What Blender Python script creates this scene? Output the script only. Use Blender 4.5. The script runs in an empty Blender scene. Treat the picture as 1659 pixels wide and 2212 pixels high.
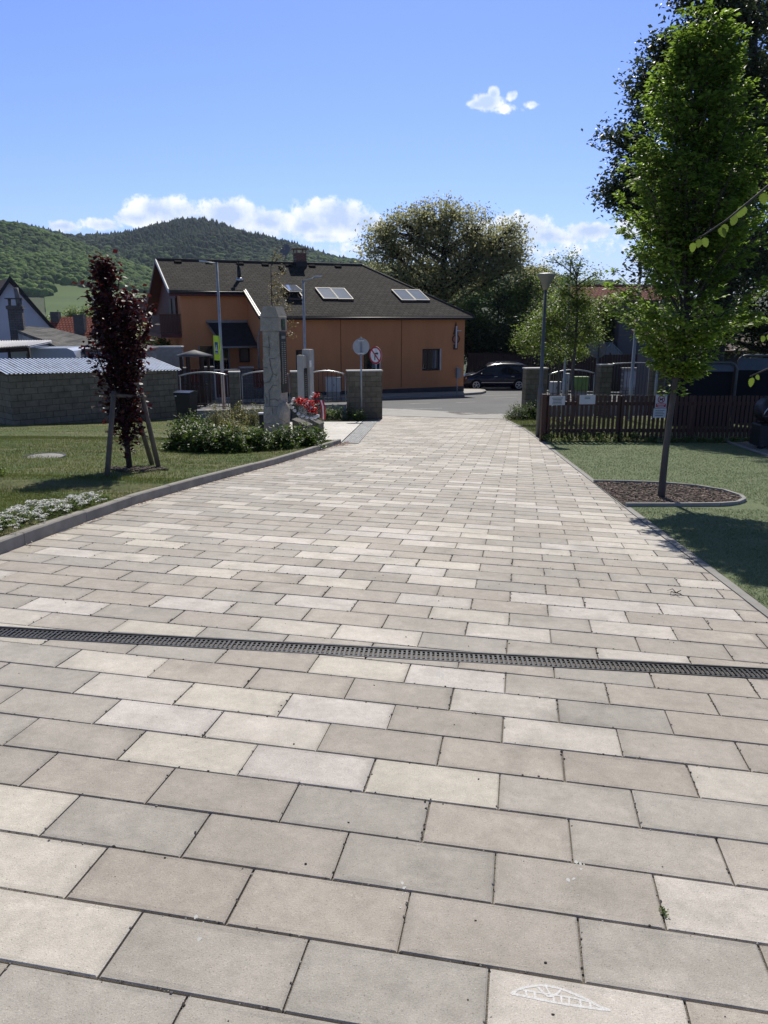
import bpy, math, random
import numpy as np
from mathutils import Vector, Matrix
from math import sin, cos, pi, radians as R, atan2, hypot
random.seed(7)
SC = bpy.context.scene
COL = SC.collection

# ---------------------------------------------------------------- camera, sky, sun, exposure
PITCH = R(14.28); CP, SP = cos(PITCH), sin(PITCH)
FPX, CX, CY = 1662.0, 829.5, 1106.0          # focal length and centre, measured in 1659 x 2212 units
cam_d = bpy.data.cameras.new("camera")
cam_d.sensor_fit = 'VERTICAL'; cam_d.sensor_height = 24.0
cam_d.lens = 24.0 * FPX / 2212.0
cam_d.clip_start = 0.05; cam_d.clip_end = 9000
cam = bpy.data.objects.new("camera", cam_d); COL.objects.link(cam)
cam.location = (0, 0, 0); cam.rotation_euler = (pi / 2 - PITCH, 0, 0)
SC.camera = cam
SUN_EL, SUN_AZ = R(47.0), R(4.0)            # azimuth from +Y, positive to the right
SUN_DIR = Vector((sin(SUN_AZ) * cos(SUN_EL), cos(SUN_AZ) * cos(SUN_EL), sin(SUN_EL)))
sd = bpy.data.lights.new("sun", 'SUN'); sd.energy = 4.9; sd.angle = R(0.5); sd.color = (1.0, 0.95, 0.86)
so = bpy.data.objects.new("sun", sd); COL.objects.link(so)
so.rotation_euler = SUN_DIR.to_track_quat('Z', 'Y').to_euler(); so.location = (0, 30, 60)
SC.view_settings.view_transform = 'Standard'; SC.view_settings.look = 'None'
SC.view_settings.gamma = 1.0; SC.view_settings.exposure = EXPOSURE = 0.05
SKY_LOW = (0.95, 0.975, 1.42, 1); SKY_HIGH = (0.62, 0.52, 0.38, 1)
SC.cycles.max_bounces = 8; SC.cycles.transparent_max_bounces = 8
SC.cycles.use_denoising = True

def nd(nt, typ, **kw):
    n = nt.nodes.new(typ)
    for k, v in kw.items():
        if k.startswith('i_'):
            n.inputs[int(k[2:]) if k[2:].isdigit() else k[2:].replace('_', ' ')].default_value = v
        else: setattr(n, k, v)
    return n
def mth(nt, op, a, b=None, c=None, clamp=False):
    n = nt.nodes.new('ShaderNodeMath'); n.operation = op; n.use_clamp = clamp
    for i, v in enumerate((a, b, c)):
        if v is None: continue
        if isinstance(v, (int, float)): n.inputs[i].default_value = v
        else: nt.links.new(v, n.inputs[i])
    return n.outputs[0]

def px_el(y):
    t = (CY - y) / FPX
    return math.atan((-SP + t * CP) / (CP + t * SP))
def px_dir(x, y):
    t = (CY - y) / FPX
    return Vector(((x - CX) / FPX, CP + t * SP, -SP + t * CP))
def build_world():
    w = bpy.data.worlds.new("World"); SC.world = w; w.use_nodes = True
    nt = w.node_tree; nt.nodes.clear(); L = nt.links.new
    out = nd(nt, 'ShaderNodeOutputWorld'); bg = nd(nt, 'ShaderNodeBackground'); bg.inputs[1].default_value = 0.105
    sky = nd(nt, 'ShaderNodeTexSky'); sky.sky_type = 'NISHITA'; sky.sun_disc = False
    sky.sun_elevation = SUN_EL; sky.sun_rotation = SUN_AZ
    sky.air_density = 1.0; sky.dust_density = 0.25; sky.ozone_density = 4.5; sky.altitude = 300
    tc = nd(nt, 'ShaderNodeTexCoord'); sep = nd(nt, 'ShaderNodeSeparateXYZ'); L(tc.outputs['Generated'], sep.inputs[0])
    az = mth(nt, 'ARCTAN2', sep.outputs[0], sep.outputs[1]); el = mth(nt, 'ARCSINE', sep.outputs[2])
    # warped direction for ragged cloud outlines
    nz = nd(nt, 'ShaderNodeTexNoise', i_Scale=34.0, i_Detail=7.0, i_Roughness=0.58); L(tc.outputs['Generated'], nz.inputs['Vector'])
    nz2 = nd(nt, 'ShaderNodeTexNoise', i_Scale=95.0, i_Detail=5.0, i_Roughness=0.6); L(tc.outputs['Generated'], nz2.inputs['Vector'])
    # cumulus heaps: (px x, px y, half width px, half height px, weight); each gives a flat-bottomed soft mound
    heaps = [(360, 468, 95, 36, 1), (300, 480, 60, 22, 1), (500, 472, 95, 40, 1), (585, 482, 70, 28, 1), (430, 482, 80, 24, 1), (720, 474, 100, 48, 1),
             (665, 490, 60, 24, .9), (790, 480, 45, 26, .9), (700, 512, 110, 16, .6), (560, 505, 150, 16, .6), (135, 503, 45, 14, .8), (225, 497, 50, 15, .75),
             (1125, 500, 75, 40, 1), (1060, 496, 60, 22, .8), (1180, 512, 60, 22, .85), (1275, 505, 65, 22, .9), (1215, 520, 120, 14, .6), (1370, 500, 60, 20, .8),
             (1052, 224, 38, 20, 1.05), (1036, 228, 30, 13, .95), (1066, 206, 16, 16, .9), (1108, 212, 16, 12, .62), (1147, 233, 20, 9, .55), (1080, 240, 50, 10, .42),
             (980, 540, 600, 30, .3)]
    dens = None
    for x, y, hw, hh, wt in heaps:
        a0 = atan2((x - CX) / FPX, CP + (CY - y) / FPX * SP); e0 = px_el(y)
        ra = hw / FPX * 1.0; re = hh / FPX
        da = mth(nt, 'DIVIDE', mth(nt, 'SUBTRACT', az, a0), ra); de = mth(nt, 'DIVIDE', mth(nt, 'SUBTRACT', el, e0), re)
        d = mth(nt, 'SQRT', mth(nt, 'ADD', mth(nt, 'MULTIPLY', da, da), mth(nt, 'MULTIPLY', de, de)))
        v = mth(nt, 'MULTIPLY', mth(nt, 'SUBTRACT', 1.0, d), wt)
        dens = v if dens is None else mth(nt, 'MAXIMUM', dens, v)
    n1 = mth(nt, 'MULTIPLY', mth(nt, 'SUBTRACT', nz.outputs[0], 0.5), 1.0)
    n2 = mth(nt, 'MULTIPLY', mth(nt, 'SUBTRACT', nz2.outputs[0], 0.5), 0.75)
    dn = mth(nt, 'ADD', dens, mth(nt, 'ADD', n1, n2))
    mr = nd(nt, 'ShaderNodeMapRange'); mr.interpolation_type = 'SMOOTHSTEP'; L(dn, mr.inputs[0])
    mr.inputs[1].default_value = 0.06; mr.inputs[2].default_value = 0.40; mr.inputs[3].default_value = 0.0; mr.inputs[4].default_value = 0.97
    # lit tops and greyer bellies, from the noise itself
    sh = nd(nt, 'ShaderNodeMapRange'); L(mth(nt, 'ADD', mth(nt, 'MULTIPLY', n1, 1.0), mth(nt, 'MULTIPLY', dens, -0.5)), sh.inputs[0])
    sh.inputs[1].default_value = -0.42; sh.inputs[2].default_value = 0.06
    cr = nd(nt, 'ShaderNodeMix', data_type='RGBA'); L(sh.outputs[0], cr.inputs[0])
    cr.inputs[6].default_value = (5.6, 7.0, 9.8, 1); cr.inputs[7].default_value = (11.5, 11.6, 11.8, 1)
    # low sky as blue as in the photograph, unseen high sky dimmed and warmed to neutralise the shade
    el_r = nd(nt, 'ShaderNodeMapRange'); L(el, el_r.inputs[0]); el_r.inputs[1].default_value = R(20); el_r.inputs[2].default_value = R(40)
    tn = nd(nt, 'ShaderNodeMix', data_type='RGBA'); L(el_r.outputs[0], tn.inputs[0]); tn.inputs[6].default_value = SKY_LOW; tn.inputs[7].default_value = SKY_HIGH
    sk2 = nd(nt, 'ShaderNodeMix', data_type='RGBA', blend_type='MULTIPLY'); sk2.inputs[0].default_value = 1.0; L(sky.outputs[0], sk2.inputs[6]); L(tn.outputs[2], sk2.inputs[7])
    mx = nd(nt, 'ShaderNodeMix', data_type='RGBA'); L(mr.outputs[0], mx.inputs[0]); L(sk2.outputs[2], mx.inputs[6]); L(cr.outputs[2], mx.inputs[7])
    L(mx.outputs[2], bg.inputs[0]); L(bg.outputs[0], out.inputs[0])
build_world()

# ---------------------------------------------------------------- scene helpers
def tag(o, label=None, cat=None, group=None, kind=None):
    for k, v in (('label', label), ('category', cat), ('group', group), ('kind', kind)):
        if v: o[k] = v
    return o
def thing(name, label, cat, loc=(0, 0, 0), rz=0.0, group=None):
    o = bpy.data.objects.new(name, None); COL.objects.link(o)
    o.location = loc; o.rotation_euler = (0, 0, rz); o.empty_display_size = 0.2
    return tag(o, label, cat, group)
def link_mesh(name, me, mats, parent=None):
    o = bpy.data.objects.new(name, me); COL.objects.link(o)
    for m in (mats if isinstance(mats, (list, tuple)) else [mats]):
        if len(me.materials) < len(mats if isinstance(mats, (list, tuple)) else [mats]): me.materials.append(m)
    if parent is not None: o.parent = parent
    return o
def kids(o): return [c for c in bpy.data.objects if c.parent == o]
def copy_tree(o, parent=None):
    c = o.copy(); COL.objects.link(c)
    if parent is not None: c.parent = parent
    for ch in kids(o): copy_tree(ch, c)
    return c

def root_inv(o):
    while o.parent is not None: o = o.parent
    return (Matrix.Translation(o.location) @ o.rotation_euler.to_matrix().to_4x4()).inverted()
class MB:
    """collects faces for ONE mesh object; vertices are in world space unless local"""
    def __init__(s, local=False): s.local = local; s.v = []; s.f = []; s.m = []; s.c = []; s.mi = 0; s.smooth = []; s.sm = False; s.tint = None
    def add(s, vs, fs, tints=None):
        b = len(s.v); s.v += [tuple(p) for p in vs]
        for f in fs: s.f.append(tuple(b + i for i in f)); s.m.append(s.mi); s.smooth.append(s.sm)
        if s.tint is not None or s.c:
            while len(s.c) < b: s.c.append((1, 1, 1))
            s.c += list(tints) if tints else [s.tint or (1, 1, 1)] * len(vs)
        return s
    def poly(s, pts): return s.add(pts, [tuple(range(len(pts)))])
    def box(s, c, size, rz=0.0, M=None):
        x, y, z = [d / 2 for d in size]
        vs = [Vector((a * x, b * y, e * z)) for a in (-1, 1) for b in (-1, 1) for e in (-1, 1)]
        if M is None: M = Matrix.Rotation(rz, 3, 'Z')
        vs = [M @ v + Vector(c) for v in vs]
        return s.add(vs, [(0, 1, 3, 2), (4, 6, 7, 5), (0, 4, 5, 1), (2, 3, 7, 6), (0, 2, 6, 4), (1, 5, 7, 3)])
    def cbox(s, c, size, bev=0.01, rz=0.0, M=None):
        """box with chamfered edges"""
        x, y, z = [d / 2 for d in size]; b = min(bev, x * .9, y * .9, z * .9)
        if M is None: M = Matrix.Rotation(rz, 3, 'Z')
        rings = []
        for zz, k in ((-z, b), (-z + b, 0), (z - b, 0), (z, b)):
            xx, yy = x - k, y - k; q = b
            rings.append([(-xx + q, -yy, zz), (xx - q, -yy, zz), (xx, -yy + q, zz), (xx, yy - q, zz), (xx - q, yy, zz), (-xx + q, yy, zz), (-xx, yy - q, zz), (-xx, -yy + q, zz)])
        vs = [M @ Vector(p) + Vector(c) for r in rings for p in r]; fs = [tuple(range(7, -1, -1)), tuple(range(24, 32))]
        for k in range(3):
            for i in range(8): fs.append((k * 8 + i, k * 8 + (i + 1) % 8, k * 8 + 8 + (i + 1) % 8, k * 8 + 8 + i))
        return s.add(vs, fs)
    def tube(s, pts, rad, n=8, cap=True):
        pts = [Vector(p) for p in pts]; k = len(pts)
        rad = [rad] * k if isinstance(rad, (int, float)) else list(rad)
        vs = []; up = None
        for i, p in enumerate(pts):
            d = (pts[min(i + 1, k - 1)] - pts[max(i - 1, 0)])
            d = d.normalized() if d.length > 1e-9 else Vector((0, 0, 1))
            if up is None:
                up = Vector((0, 1, 0)) if abs(d.y) < .9 else Vector((1, 0, 0))
            a = (up - d * up.dot(d)).normalized(); b = d.cross(a); up = a
            for j in range(n):
                t = 2 * pi * j / n
                vs.append(p + (a * cos(t) + b * sin(t)) * rad[i])
        fs = []
        for i in range(k - 1):
            for j in range(n):
                fs.append((i * n + j, i * n + (j + 1) % n, (i + 1) * n + (j + 1) % n, (i + 1) * n + j))
        if cap: fs += [tuple(range(n - 1, -1, -1)), tuple(range((k - 1) * n, k * n))]
        old = s.sm; s.sm = True; s.add(vs, fs); s.sm = old
        return s
    def prism(s, outline, ext):
        """polygon (3-d points) extruded by vector ext"""
        n = len(outline); a = [Vector(p) for p in outline]; e = Vector(ext); b = [p + e for p in a]
        fs = [tuple(range(n - 1, -1, -1)), tuple(range(n, 2 * n))] + [(i, (i + 1) % n, n + (i + 1) % n, n + i) for i in range(n)]
        return s.add(a + b, fs)
    def disc(s, c, nrm, r, th, n=28, r2=None):
        c = Vector(c); q = Vector(nrm).normalized(); a = q.orthogonal().normalized(); b = q.cross(a)
        return s.prism([c + (a * cos(2 * pi * i / n) + b * sin(2 * pi * i / n)) * r for i in range(n)], q * th)
    def ring(s, c, nrm, r0, r1, th, n=32):
        c = Vector(c); q = Vector(nrm).normalized(); a = q.orthogonal().normalized(); b = q.cross(a); vs = []
        for rr in (r0, r1):
            for h in (0, th):
                vs += [c + q * h + (a * cos(2 * pi * i / n) + b * sin(2 * pi * i / n)) * rr for i in range(n)]
        fs = []
        for i in range(n):
            j = (i + 1) % n
            fs += [(n + i, n + j, 3 * n + j, 3 * n + i), (i, 2 * n + i, 2 * n + j, j), (2 * n + i, 3 * n + i, 3 * n + j, 2 * n + j), (i, j, n + j, n + i)]
        return s.add(vs, fs)
    def lathe(s, c, prof, n=16, M=None):
        c = Vector(c); vs = []; M = M or Matrix.Identity(3)
        for r, z in prof: vs += [c + M @ Vector((r * cos(2 * pi * i / n), r * sin(2 * pi * i / n), z)) for i in range(n)]
        fs = [(k * n + i, k * n + (i + 1) % n, k * n + n + (i + 1) % n, k * n + n + i) for k in range(len(prof) - 1) for i in range(n)]
        fs += [tuple(range(n - 1, -1, -1)), tuple(range((len(prof) - 1) * n, len(prof) * n))]
        old = s.sm; s.sm = True; s.add(vs, fs); s.sm = old
        return s
    def ball(s, c, r, squash=(1, 1, 1), jit=0.0, sub=2):
        vs, fs = ICO[sub]
        s.add([Vector(c) + Vector((v[0] * squash[0], v[1] * squash[1], v[2] * squash[2])) * (r * (1 + random.uniform(-jit, jit))) for v in vs], fs)
        return s
    def build(s, name, mats, parent=None, **kw):
        if parent is not None and not s.local:
            mi = root_inv(parent); s.v = [tuple(mi @ Vector(p)) for p in s.v]
        me = bpy.data.meshes.new(name); me.from_pydata(s.v, [], s.f)
        ml = mats if isinstance(mats, (list, tuple)) else [mats]
        for m in ml: me.materials.append(m)
        me.polygons.foreach_set('material_index', s.m); me.polygons.foreach_set('use_smooth', s.smooth)
        if s.c:
            while len(s.c) < len(s.v): s.c.append((1, 1, 1))
            at_ = me.attributes.new('tint', 'FLOAT_COLOR', 'POINT')
            at_.data.foreach_set('color', np.c_[np.array(s.c), np.ones(len(s.c))].astype('f4').ravel())
        me.update()
        o = bpy.data.objects.new(name, me); COL.objects.link(o)
        if parent is not None: o.parent = parent
        if kw: tag(o, **kw)
        return o
def _ico(sub):
    import bmesh
    b = bmesh.new(); bmesh.ops.create_icosphere(b, subdivisions=sub, radius=1.0)
    r = ([tuple(v.co) for v in b.verts], [tuple(v.index for v in f.verts) for f in b.faces]); b.free(); return r
ICO = {i: _ico(i) for i in (1, 2, 3)}

def np_mesh(name, verts, faces, mats, parent=None, tint=None, smooth=False, local=False):
    """numpy verts (N,3), faces (M,k) -> object; tint is a per-vertex float"""
    verts = np.asarray(verts, float)
    if parent is not None and not local:
        mi = np.array(root_inv(parent)); verts = verts @ mi[:3, :3].T + mi[:3, 3]
    me = bpy.data.meshes.new(name); verts = np.asarray(verts, 'f4'); faces = np.asarray(faces, 'i4')
    me.vertices.add(len(verts)); me.vertices.foreach_set('co', verts.ravel())
    k = faces.shape[1]; me.loops.add(faces.size); me.loops.foreach_set('vertex_index', faces.ravel())
    me.polygons.add(len(faces)); me.polygons.foreach_set('loop_start', np.arange(0, faces.size, k, dtype='i4'))
    if smooth: me.polygons.foreach_set('use_smooth', np.ones(len(faces), bool))
    for m in (mats if isinstance(mats, (list, tuple)) else [mats]): me.materials.append(m)
    me.update(calc_edges=True)
    if tint is not None:
        a = me.attributes.new('tint', 'FLOAT', 'POINT'); a.data.foreach_set('value', np.asarray(tint, 'f4'))
    o = bpy.data.objects.new(name, me); COL.objects.link(o)
    if parent is not None: o.parent = parent
    return o

# ---------------------------------------------------------------- materials
def srgb(r, g, b):
    f = lambda c: c / 255 / 12.92 if c <= 10 else ((c / 255 + .055) / 1.055) ** 2.4
    return (f(r), f(g), f(b), 1)
def c4(c): return tuple(c) + (1,) if len(c) == 3 else tuple(c)
def mat(name, c1, c2=None, scale=4.0, rough=0.8, bump=0.0, bscale=40.0, metal=0.0, spec=0.4, grain=0.0, gscale=200.0, attr=None, detail=6.0, coat=0.0, stretch=None, contrast=(0.35, 0.65)):
    m = bpy.data.materials.new(name); m.use_nodes = True; nt = m.node_tree; L = nt.links.new
    p = nt.nodes['Principled BSDF']; p.inputs['Roughness'].default_value = rough; p.inputs['Metallic'].default_value = metal
    p.inputs['Specular IOR Level'].default_value = spec; p.inputs['Coat Weight'].default_value = coat
    geo = nd(nt, 'ShaderNodeNewGeometry'); vec = geo.outputs['Position']
    if stretch:
        mp = nd(nt, 'ShaderNodeVectorMath', operation='MULTIPLY'); L(vec, mp.inputs[0]); mp.inputs[1].default_value = stretch; vec = mp.outputs[0]
    n1 = nd(nt, 'ShaderNodeTexNoise', i_Scale=scale, i_Detail=detail, i_Roughness=0.6); L(vec, n1.inputs['Vector'])
    mr = nd(nt, 'ShaderNodeMapRange'); L(n1.outputs[0], mr.inputs[0]); mr.inputs[1].default_value, mr.inputs[2].default_value = contrast
    mx = nd(nt, 'ShaderNodeMix', data_type='RGBA'); L(mr.outputs[0], mx.inputs[0])
    c2 = c2 or tuple(x * .8 for x in c1[:3])
    mx.inputs[6].default_value = c4(c1); mx.inputs[7].default_value = c4(c2); col = mx.outputs[2]
    if attr:
        at_ = nd(nt, 'ShaderNodeAttribute', attribute_name=attr)
        m2 = nd(nt, 'ShaderNodeMix', data_type='RGBA', blend_type='MULTIPLY'); m2.inputs[0].default_value = 1
        L(col, m2.inputs[6]); L(at_.outputs['Color'], m2.inputs[7]); col = m2.outputs[2]
    if grain:
        n3 = nd(nt, 'ShaderNodeTexNoise', i_Scale=gscale, i_Detail=2.0); L(geo.outputs['Position'], n3.inputs['Vector'])
        g = nd(nt, 'ShaderNodeMapRange'); L(n3.outputs[0], g.inputs[0]); g.inputs[1].default_value = .3; g.inputs[2].default_value = .7
        g.inputs[3].default_value = 1 - grain; g.inputs[4].default_value = 1 + grain
        m3 = nd(nt, 'ShaderNodeVectorMath', operation='SCALE'); L(col, m3.inputs[0]); L(g.outputs[0], m3.inputs['Scale']); col = m3.outputs[0]
    L(col, p.inputs['Base Color'])
    if bump:
        n2 = nd(nt, 'ShaderNodeTexNoise', i_Scale=bscale, i_Detail=4.0); L(vec, n2.inputs['Vector'])
        b = nd(nt, 'ShaderNodeBump', i_Strength=min(1.0, bump), i_Distance=0.02); L(n2.outputs[0], b.inputs['Height']); L(b.outputs[0], p.inputs['Normal'])
    return m
def brickmat(name, c1, c2, mortar, d, bw, bh, ms=0.012, rough=0.9, bump=0.5, off=0.5, zdir=(0, 0, 1), noise=0.25, nscale=3.0, spec=0.2, bias=0.0):
    """courses laid along direction d (world), stacked along zdir"""
    m = bpy.data.materials.new(name); m.use_nodes = True; nt = m.node_tree; L = nt.links.new
    p = nt.nodes['Principled BSDF']; p.inputs['Roughness'].default_value = rough; p.inputs['Specular IOR Level'].default_value = spec
    geo = nd(nt, 'ShaderNodeNewGeometry')
    def dot(v):
        n = nd(nt, 'ShaderNodeVectorMath', operation='DOT_PRODUCT'); L(geo.outputs['Position'], n.inputs[0]); n.inputs[1].default_value = v; return n.outputs['Value']
    cb = nd(nt, 'ShaderNodeCombineXYZ'); L(dot(Vector(d).normalized()), cb.inputs[0]); L(dot(Vector(zdir).normalized()), cb.inputs[1])
    b = nd(nt, 'ShaderNodeTexBrick', offset=off); L(cb.outputs[0], b.inputs['Vector'])
    b.inputs['Color1'].default_value = c4(c1); b.inputs['Color2'].default_value = c4(c2); b.inputs['Mortar'].default_value = c4(mortar)
    b.inputs['Scale'].default_value = 1.0; b.inputs['Mortar Size'].default_value = ms; b.inputs['Mortar Smooth'].default_value = 0.3; b.inputs['Bias'].default_value = bias
    b.inputs['Brick Width'].default_value = bw; b.inputs['Row Height'].default_value = bh
    n1 = nd(nt, 'ShaderNodeTexNoise', i_Scale=nscale, i_Detail=7.0, i_Roughness=.65); L(geo.outputs['Position'], n1.inputs['Vector'])
    mr = nd(nt, 'ShaderNodeMapRange'); L(n1.outputs[0], mr.inputs[0]); mr.inputs[1].default_value = .25; mr.inputs[2].default_value = .75
    mr.inputs[3].default_value = 1 - noise; mr.inputs[4].default_value = 1 + noise
    sc = nd(nt, 'ShaderNodeVectorMath', operation='SCALE'); L(b.outputs['Color'], sc.inputs[0]); L(mr.outputs[0], sc.inputs['Scale']); L(sc.outputs[0], p.inputs['Base Color'])
    n2 = nd(nt, 'ShaderNodeTexNoise', i_Scale=60.0, i_Detail=4.0); L(geo.outputs['Position'], n2.inputs['Vector'])
    h = mth(nt, 'ADD', mth(nt, 'MULTIPLY', b.outputs['Fac'], -1.0), mth(nt, 'MULTIPLY', n2.outputs[0], 0.35))
    bp = nd(nt, 'ShaderNodeBump', i_Strength=bump, i_Distance=0.02); L(h, bp.inputs['Height']); L(bp.outputs[0], p.inputs['Normal'])
    return m
def leafmat(name, dark, light, trans=0.4, tcol=None, rough=0.45, spec=0.35):
    m = bpy.data.materials.new(name); m.use_nodes = True; nt = m.node_tree; L = nt.links.new
    p = nt.nodes['Principled BSDF']; p.inputs['Roughness'].default_value = rough; p.inputs['Specular IOR Level'].default_value = spec
    a = nd(nt, 'ShaderNodeAttribute', attribute_name='tint')
    mx = nd(nt, 'ShaderNodeMix', data_type='RGBA'); L(a.outputs['Fac'], mx.inputs[0]); mx.inputs[6].default_value = c4(dark); mx.inputs[7].default_value = c4(light)
    L(mx.outputs[2], p.inputs['Base Color'])
    tcol = tcol or tuple(min(1, x * 1.6) for x in light[:3])
    tr = nd(nt, 'ShaderNodeBsdfTranslucent')
    mt = nd(nt, 'ShaderNodeMix', data_type='RGBA'); L(a.outputs['Fac'], mt.inputs[0]); mt.inputs[6].default_value = c4(tuple(x * .6 for x in tcol[:3])); mt.inputs[7].default_value = c4(tcol)
    L(mt.outputs[2], tr.inputs[0])
    ms = nd(nt, 'ShaderNodeMixShader'); ms.inputs[0].default_value = trans
    L(p.outputs[0], ms.inputs[1]); L(tr.outputs[0], ms.inputs[2]); L(ms.outputs[0], nt.nodes['Material Output'].inputs[0])
    return m
def glassmat(name, c, rough=0.06):
    m = mat(name, c, tuple(x * .8 for x in c[:3]), rough=rough, spec=0.9); return m

# ---------------------------------------------------------------- ground shape, measured from the paving joints
_GY = np.array([-30, -10, 0, 5, 9.5, 13.9, 19.25, 26, 30.4, 36, 45, 53, 70, 150, 400, 640, 800, 1000, 1400, 4000.])
_GZ = np.array([-.6, -1.2, -1.6155, -1.84, -2.2, -2.58, -3.02, -3.6, -3.95, -4.2, -4.5, -4.75, -5, -6, -5.0, -1.0, 6., 14., 20., 20.])
_ty = np.arange(-30, 200, .25); _tz = np.interp(_ty, _GY, _GZ); _k = np.ones(13) / 13
_tz = np.convolve(np.pad(_tz, 6, 'edge'), _k, 'valid')
def Gn(X, Y):
    X = np.asarray(X, float); Y = np.asarray(Y, float)
    z = np.where(Y < 190, np.interp(Y, _ty, _tz), np.interp(Y, _GY, _GZ))
    fade = np.clip((24 - Y) / 16, 0, 1)
    return z - 0.0328 * np.clip(X, -8, 8) * fade
def G(X, Y): return float(Gn(X, Y))
def at(px, py, Y):
    d = px_dir(px, py); return d * (Y / d.y)
def gnd(px, py, off=0.0):
    d = px_dir(px, py); lo, hi = 1.0, 600.0
    f = lambda s: d.z * s - G(d.x * s, d.y * s) - off
    s = 1.0
    while s < 600 and f(s) > 0: s *= 1.03
    lo, hi = s / 1.03, s
    for _ in range(30):
        m = (lo + hi) / 2
        if f(m) > 0: lo = m
        else: hi = m
    return d * hi
def onplane(px, py, p0, n):
    d = px_dir(px, py); n = Vector(n); return d * (Vector(p0).dot(n) / d.dot(n))
def on_ground(x, y, off=0.0): return Vector((x, y, G(x, y) + off))
# ---------------------------------------------------------------- materials
def slabmat():
    m = mat('slab', (1, 1, 1), (.80, .80, .79), scale=6, rough=.74, bump=.16, bscale=190, grain=.13, gscale=300, attr='tint', contrast=(.3, .72), spec=.3); nt = m.node_tree; L = nt.links.new
    p = nt.nodes['Principled BSDF']; src = p.inputs['Base Color'].links[0].from_socket; geo = nd(nt, 'ShaderNodeNewGeometry')
    def layer(src, scale, lo, hi, a, b_, detail=4.0, st=None):
        v = geo.outputs['Position']
        if st: q = nd(nt, 'ShaderNodeVectorMath', operation='MULTIPLY'); L(v, q.inputs[0]); q.inputs[1].default_value = st; v = q.outputs[0]
        n = nd(nt, 'ShaderNodeTexNoise', i_Scale=scale, i_Detail=detail, i_Roughness=.65); L(v, n.inputs['Vector']); r = nd(nt, 'ShaderNodeMapRange'); L(n.outputs[0], r.inputs[0])
        r.inputs[1].default_value, r.inputs[2].default_value, r.inputs[3].default_value, r.inputs[4].default_value = lo, hi, a, b_
        s = nd(nt, 'ShaderNodeVectorMath', operation='SCALE'); L(src, s.inputs[0]); L(r.outputs[0], s.inputs['Scale']); return s.outputs[0]
    src = layer(src, .55, .35, .65, .91, 1.08)                     # broad wear across the drive
    src = layer(src, 2.3, .54, .72, 1.0, .74, 7.0)                 # darker blotches
    src = layer(src, 3.4, .58, .74, 1.0, 1.20, 8.0); src = layer(src, 28, .35, .65, .93, 1.07, 5.0); src = layer(src, 55, .66, .74, 1.0, .72, 3.0)                # pale bloom
    src = layer(src, 230, .64, .72, 1.0, .55, 1.0)                 # pits
    src = layer(src, 210, .67, .74, 1.0, 1.35, 1.0)                # light grains
    L(src, p.inputs['Base Color']); return m
M_slab = slabmat()
M_grit = mat('grit', (.12, .108, .095), (.24, .215, .185), scale=90, rough=.95, bump=.6, bscale=200)
M_conc = mat('concrete', (.30, .29, .27), (.24, .23, .21), scale=6, rough=.85, bump=.2, bscale=120, grain=.10)
M_kerb = mat('kerb_concrete', (.29, .27, .24), (.215, .20, .178), scale=5, rough=.85, bump=.2, bscale=120, grain=.12)
M_plaza = mat('plaza_stone', (.58, .55, .50), (.52, .49, .44), scale=3, rough=.8, bump=.1, bscale=120, grain=.06)
M_apron = mat('apron_paver', (.36, .35, .33), (.30, .29, .275), scale=2, rough=.85, grain=.12, gscale=60)
M_asph = mat('asphalt', (.115, .118, .125), (.092, .094, .10), scale=.6, rough=.85, bump=.25, bscale=150, grain=.18, gscale=90)
M_white = mat('road_paint', (.42, .42, .42), (.24, .24, .25), scale=8, rough=.8)
M_pink = mat('red_paver', (.42, .30, .28), (.36, .26, .245), scale=3, rough=.85)
M_soil = mat('soil', (.055, .048, .034), (.05, .07, .025), scale=1.2, rough=.95, bump=.6, bscale=20)
M_land = mat('land', (.035, .055, .018), (.06, .075, .03), scale=.05, rough=.95)
M_lawn = mat('lawn', (.070, .102, .022), (.150, .138, .058), scale=.9, rough=.95, bump=.7, bscale=70, grain=.35, gscale=55, contrast=(.42, .66), detail=9)
M_turf = mat('turf', (.128, .165, .074), (.155, .184, .092), scale=1.5, rough=.95, bump=.8, bscale=90, grain=.30, gscale=70, detail=9)
M_mulch = mat('mulch', (.055, .043, .036), (.17, .135, .10), scale=20, rough=.95, bump=1, bscale=55, grain=.4, gscale=60)
M_gravel = mat('gravel', (.27, .25, .25), (.13, .12, .12), scale=22, rough=.95, bump=1, bscale=40, grain=.3, gscale=40)
M_black = mat('black_plastic', (.012, .012, .013), (.018, .018, .018), rough=.5)
M_gap = mat('dark_gap', (.006, .006, .006), rough=.9)
M_steel = mat('steel', (.50, .51, .52), (.42, .43, .44), scale=8, rough=.35, metal=.9)
M_galv = mat('galvanised', (.42, .44, .45), (.34, .36, .37), scale=10, rough=.5, metal=.45)
M_dkmetal = mat('dark_metal', (.06, .063, .07), (.05, .05, .055), rough=.45, metal=.5)
M_castiron = mat('cast_iron', (.016, .017, .019), (.028, .028, .03), scale=20, rough=.5, metal=.1, spec=.4)
M_bladeA = leafmat('grass_blade', (.052, .088, .016), (.165, .170, .062), trans=.3, tcol=(.22, .26, .06))
M_bladeT = leafmat('turf_blade', (.108, .150, .060), (.22, .27, .13), trans=.15)

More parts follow.
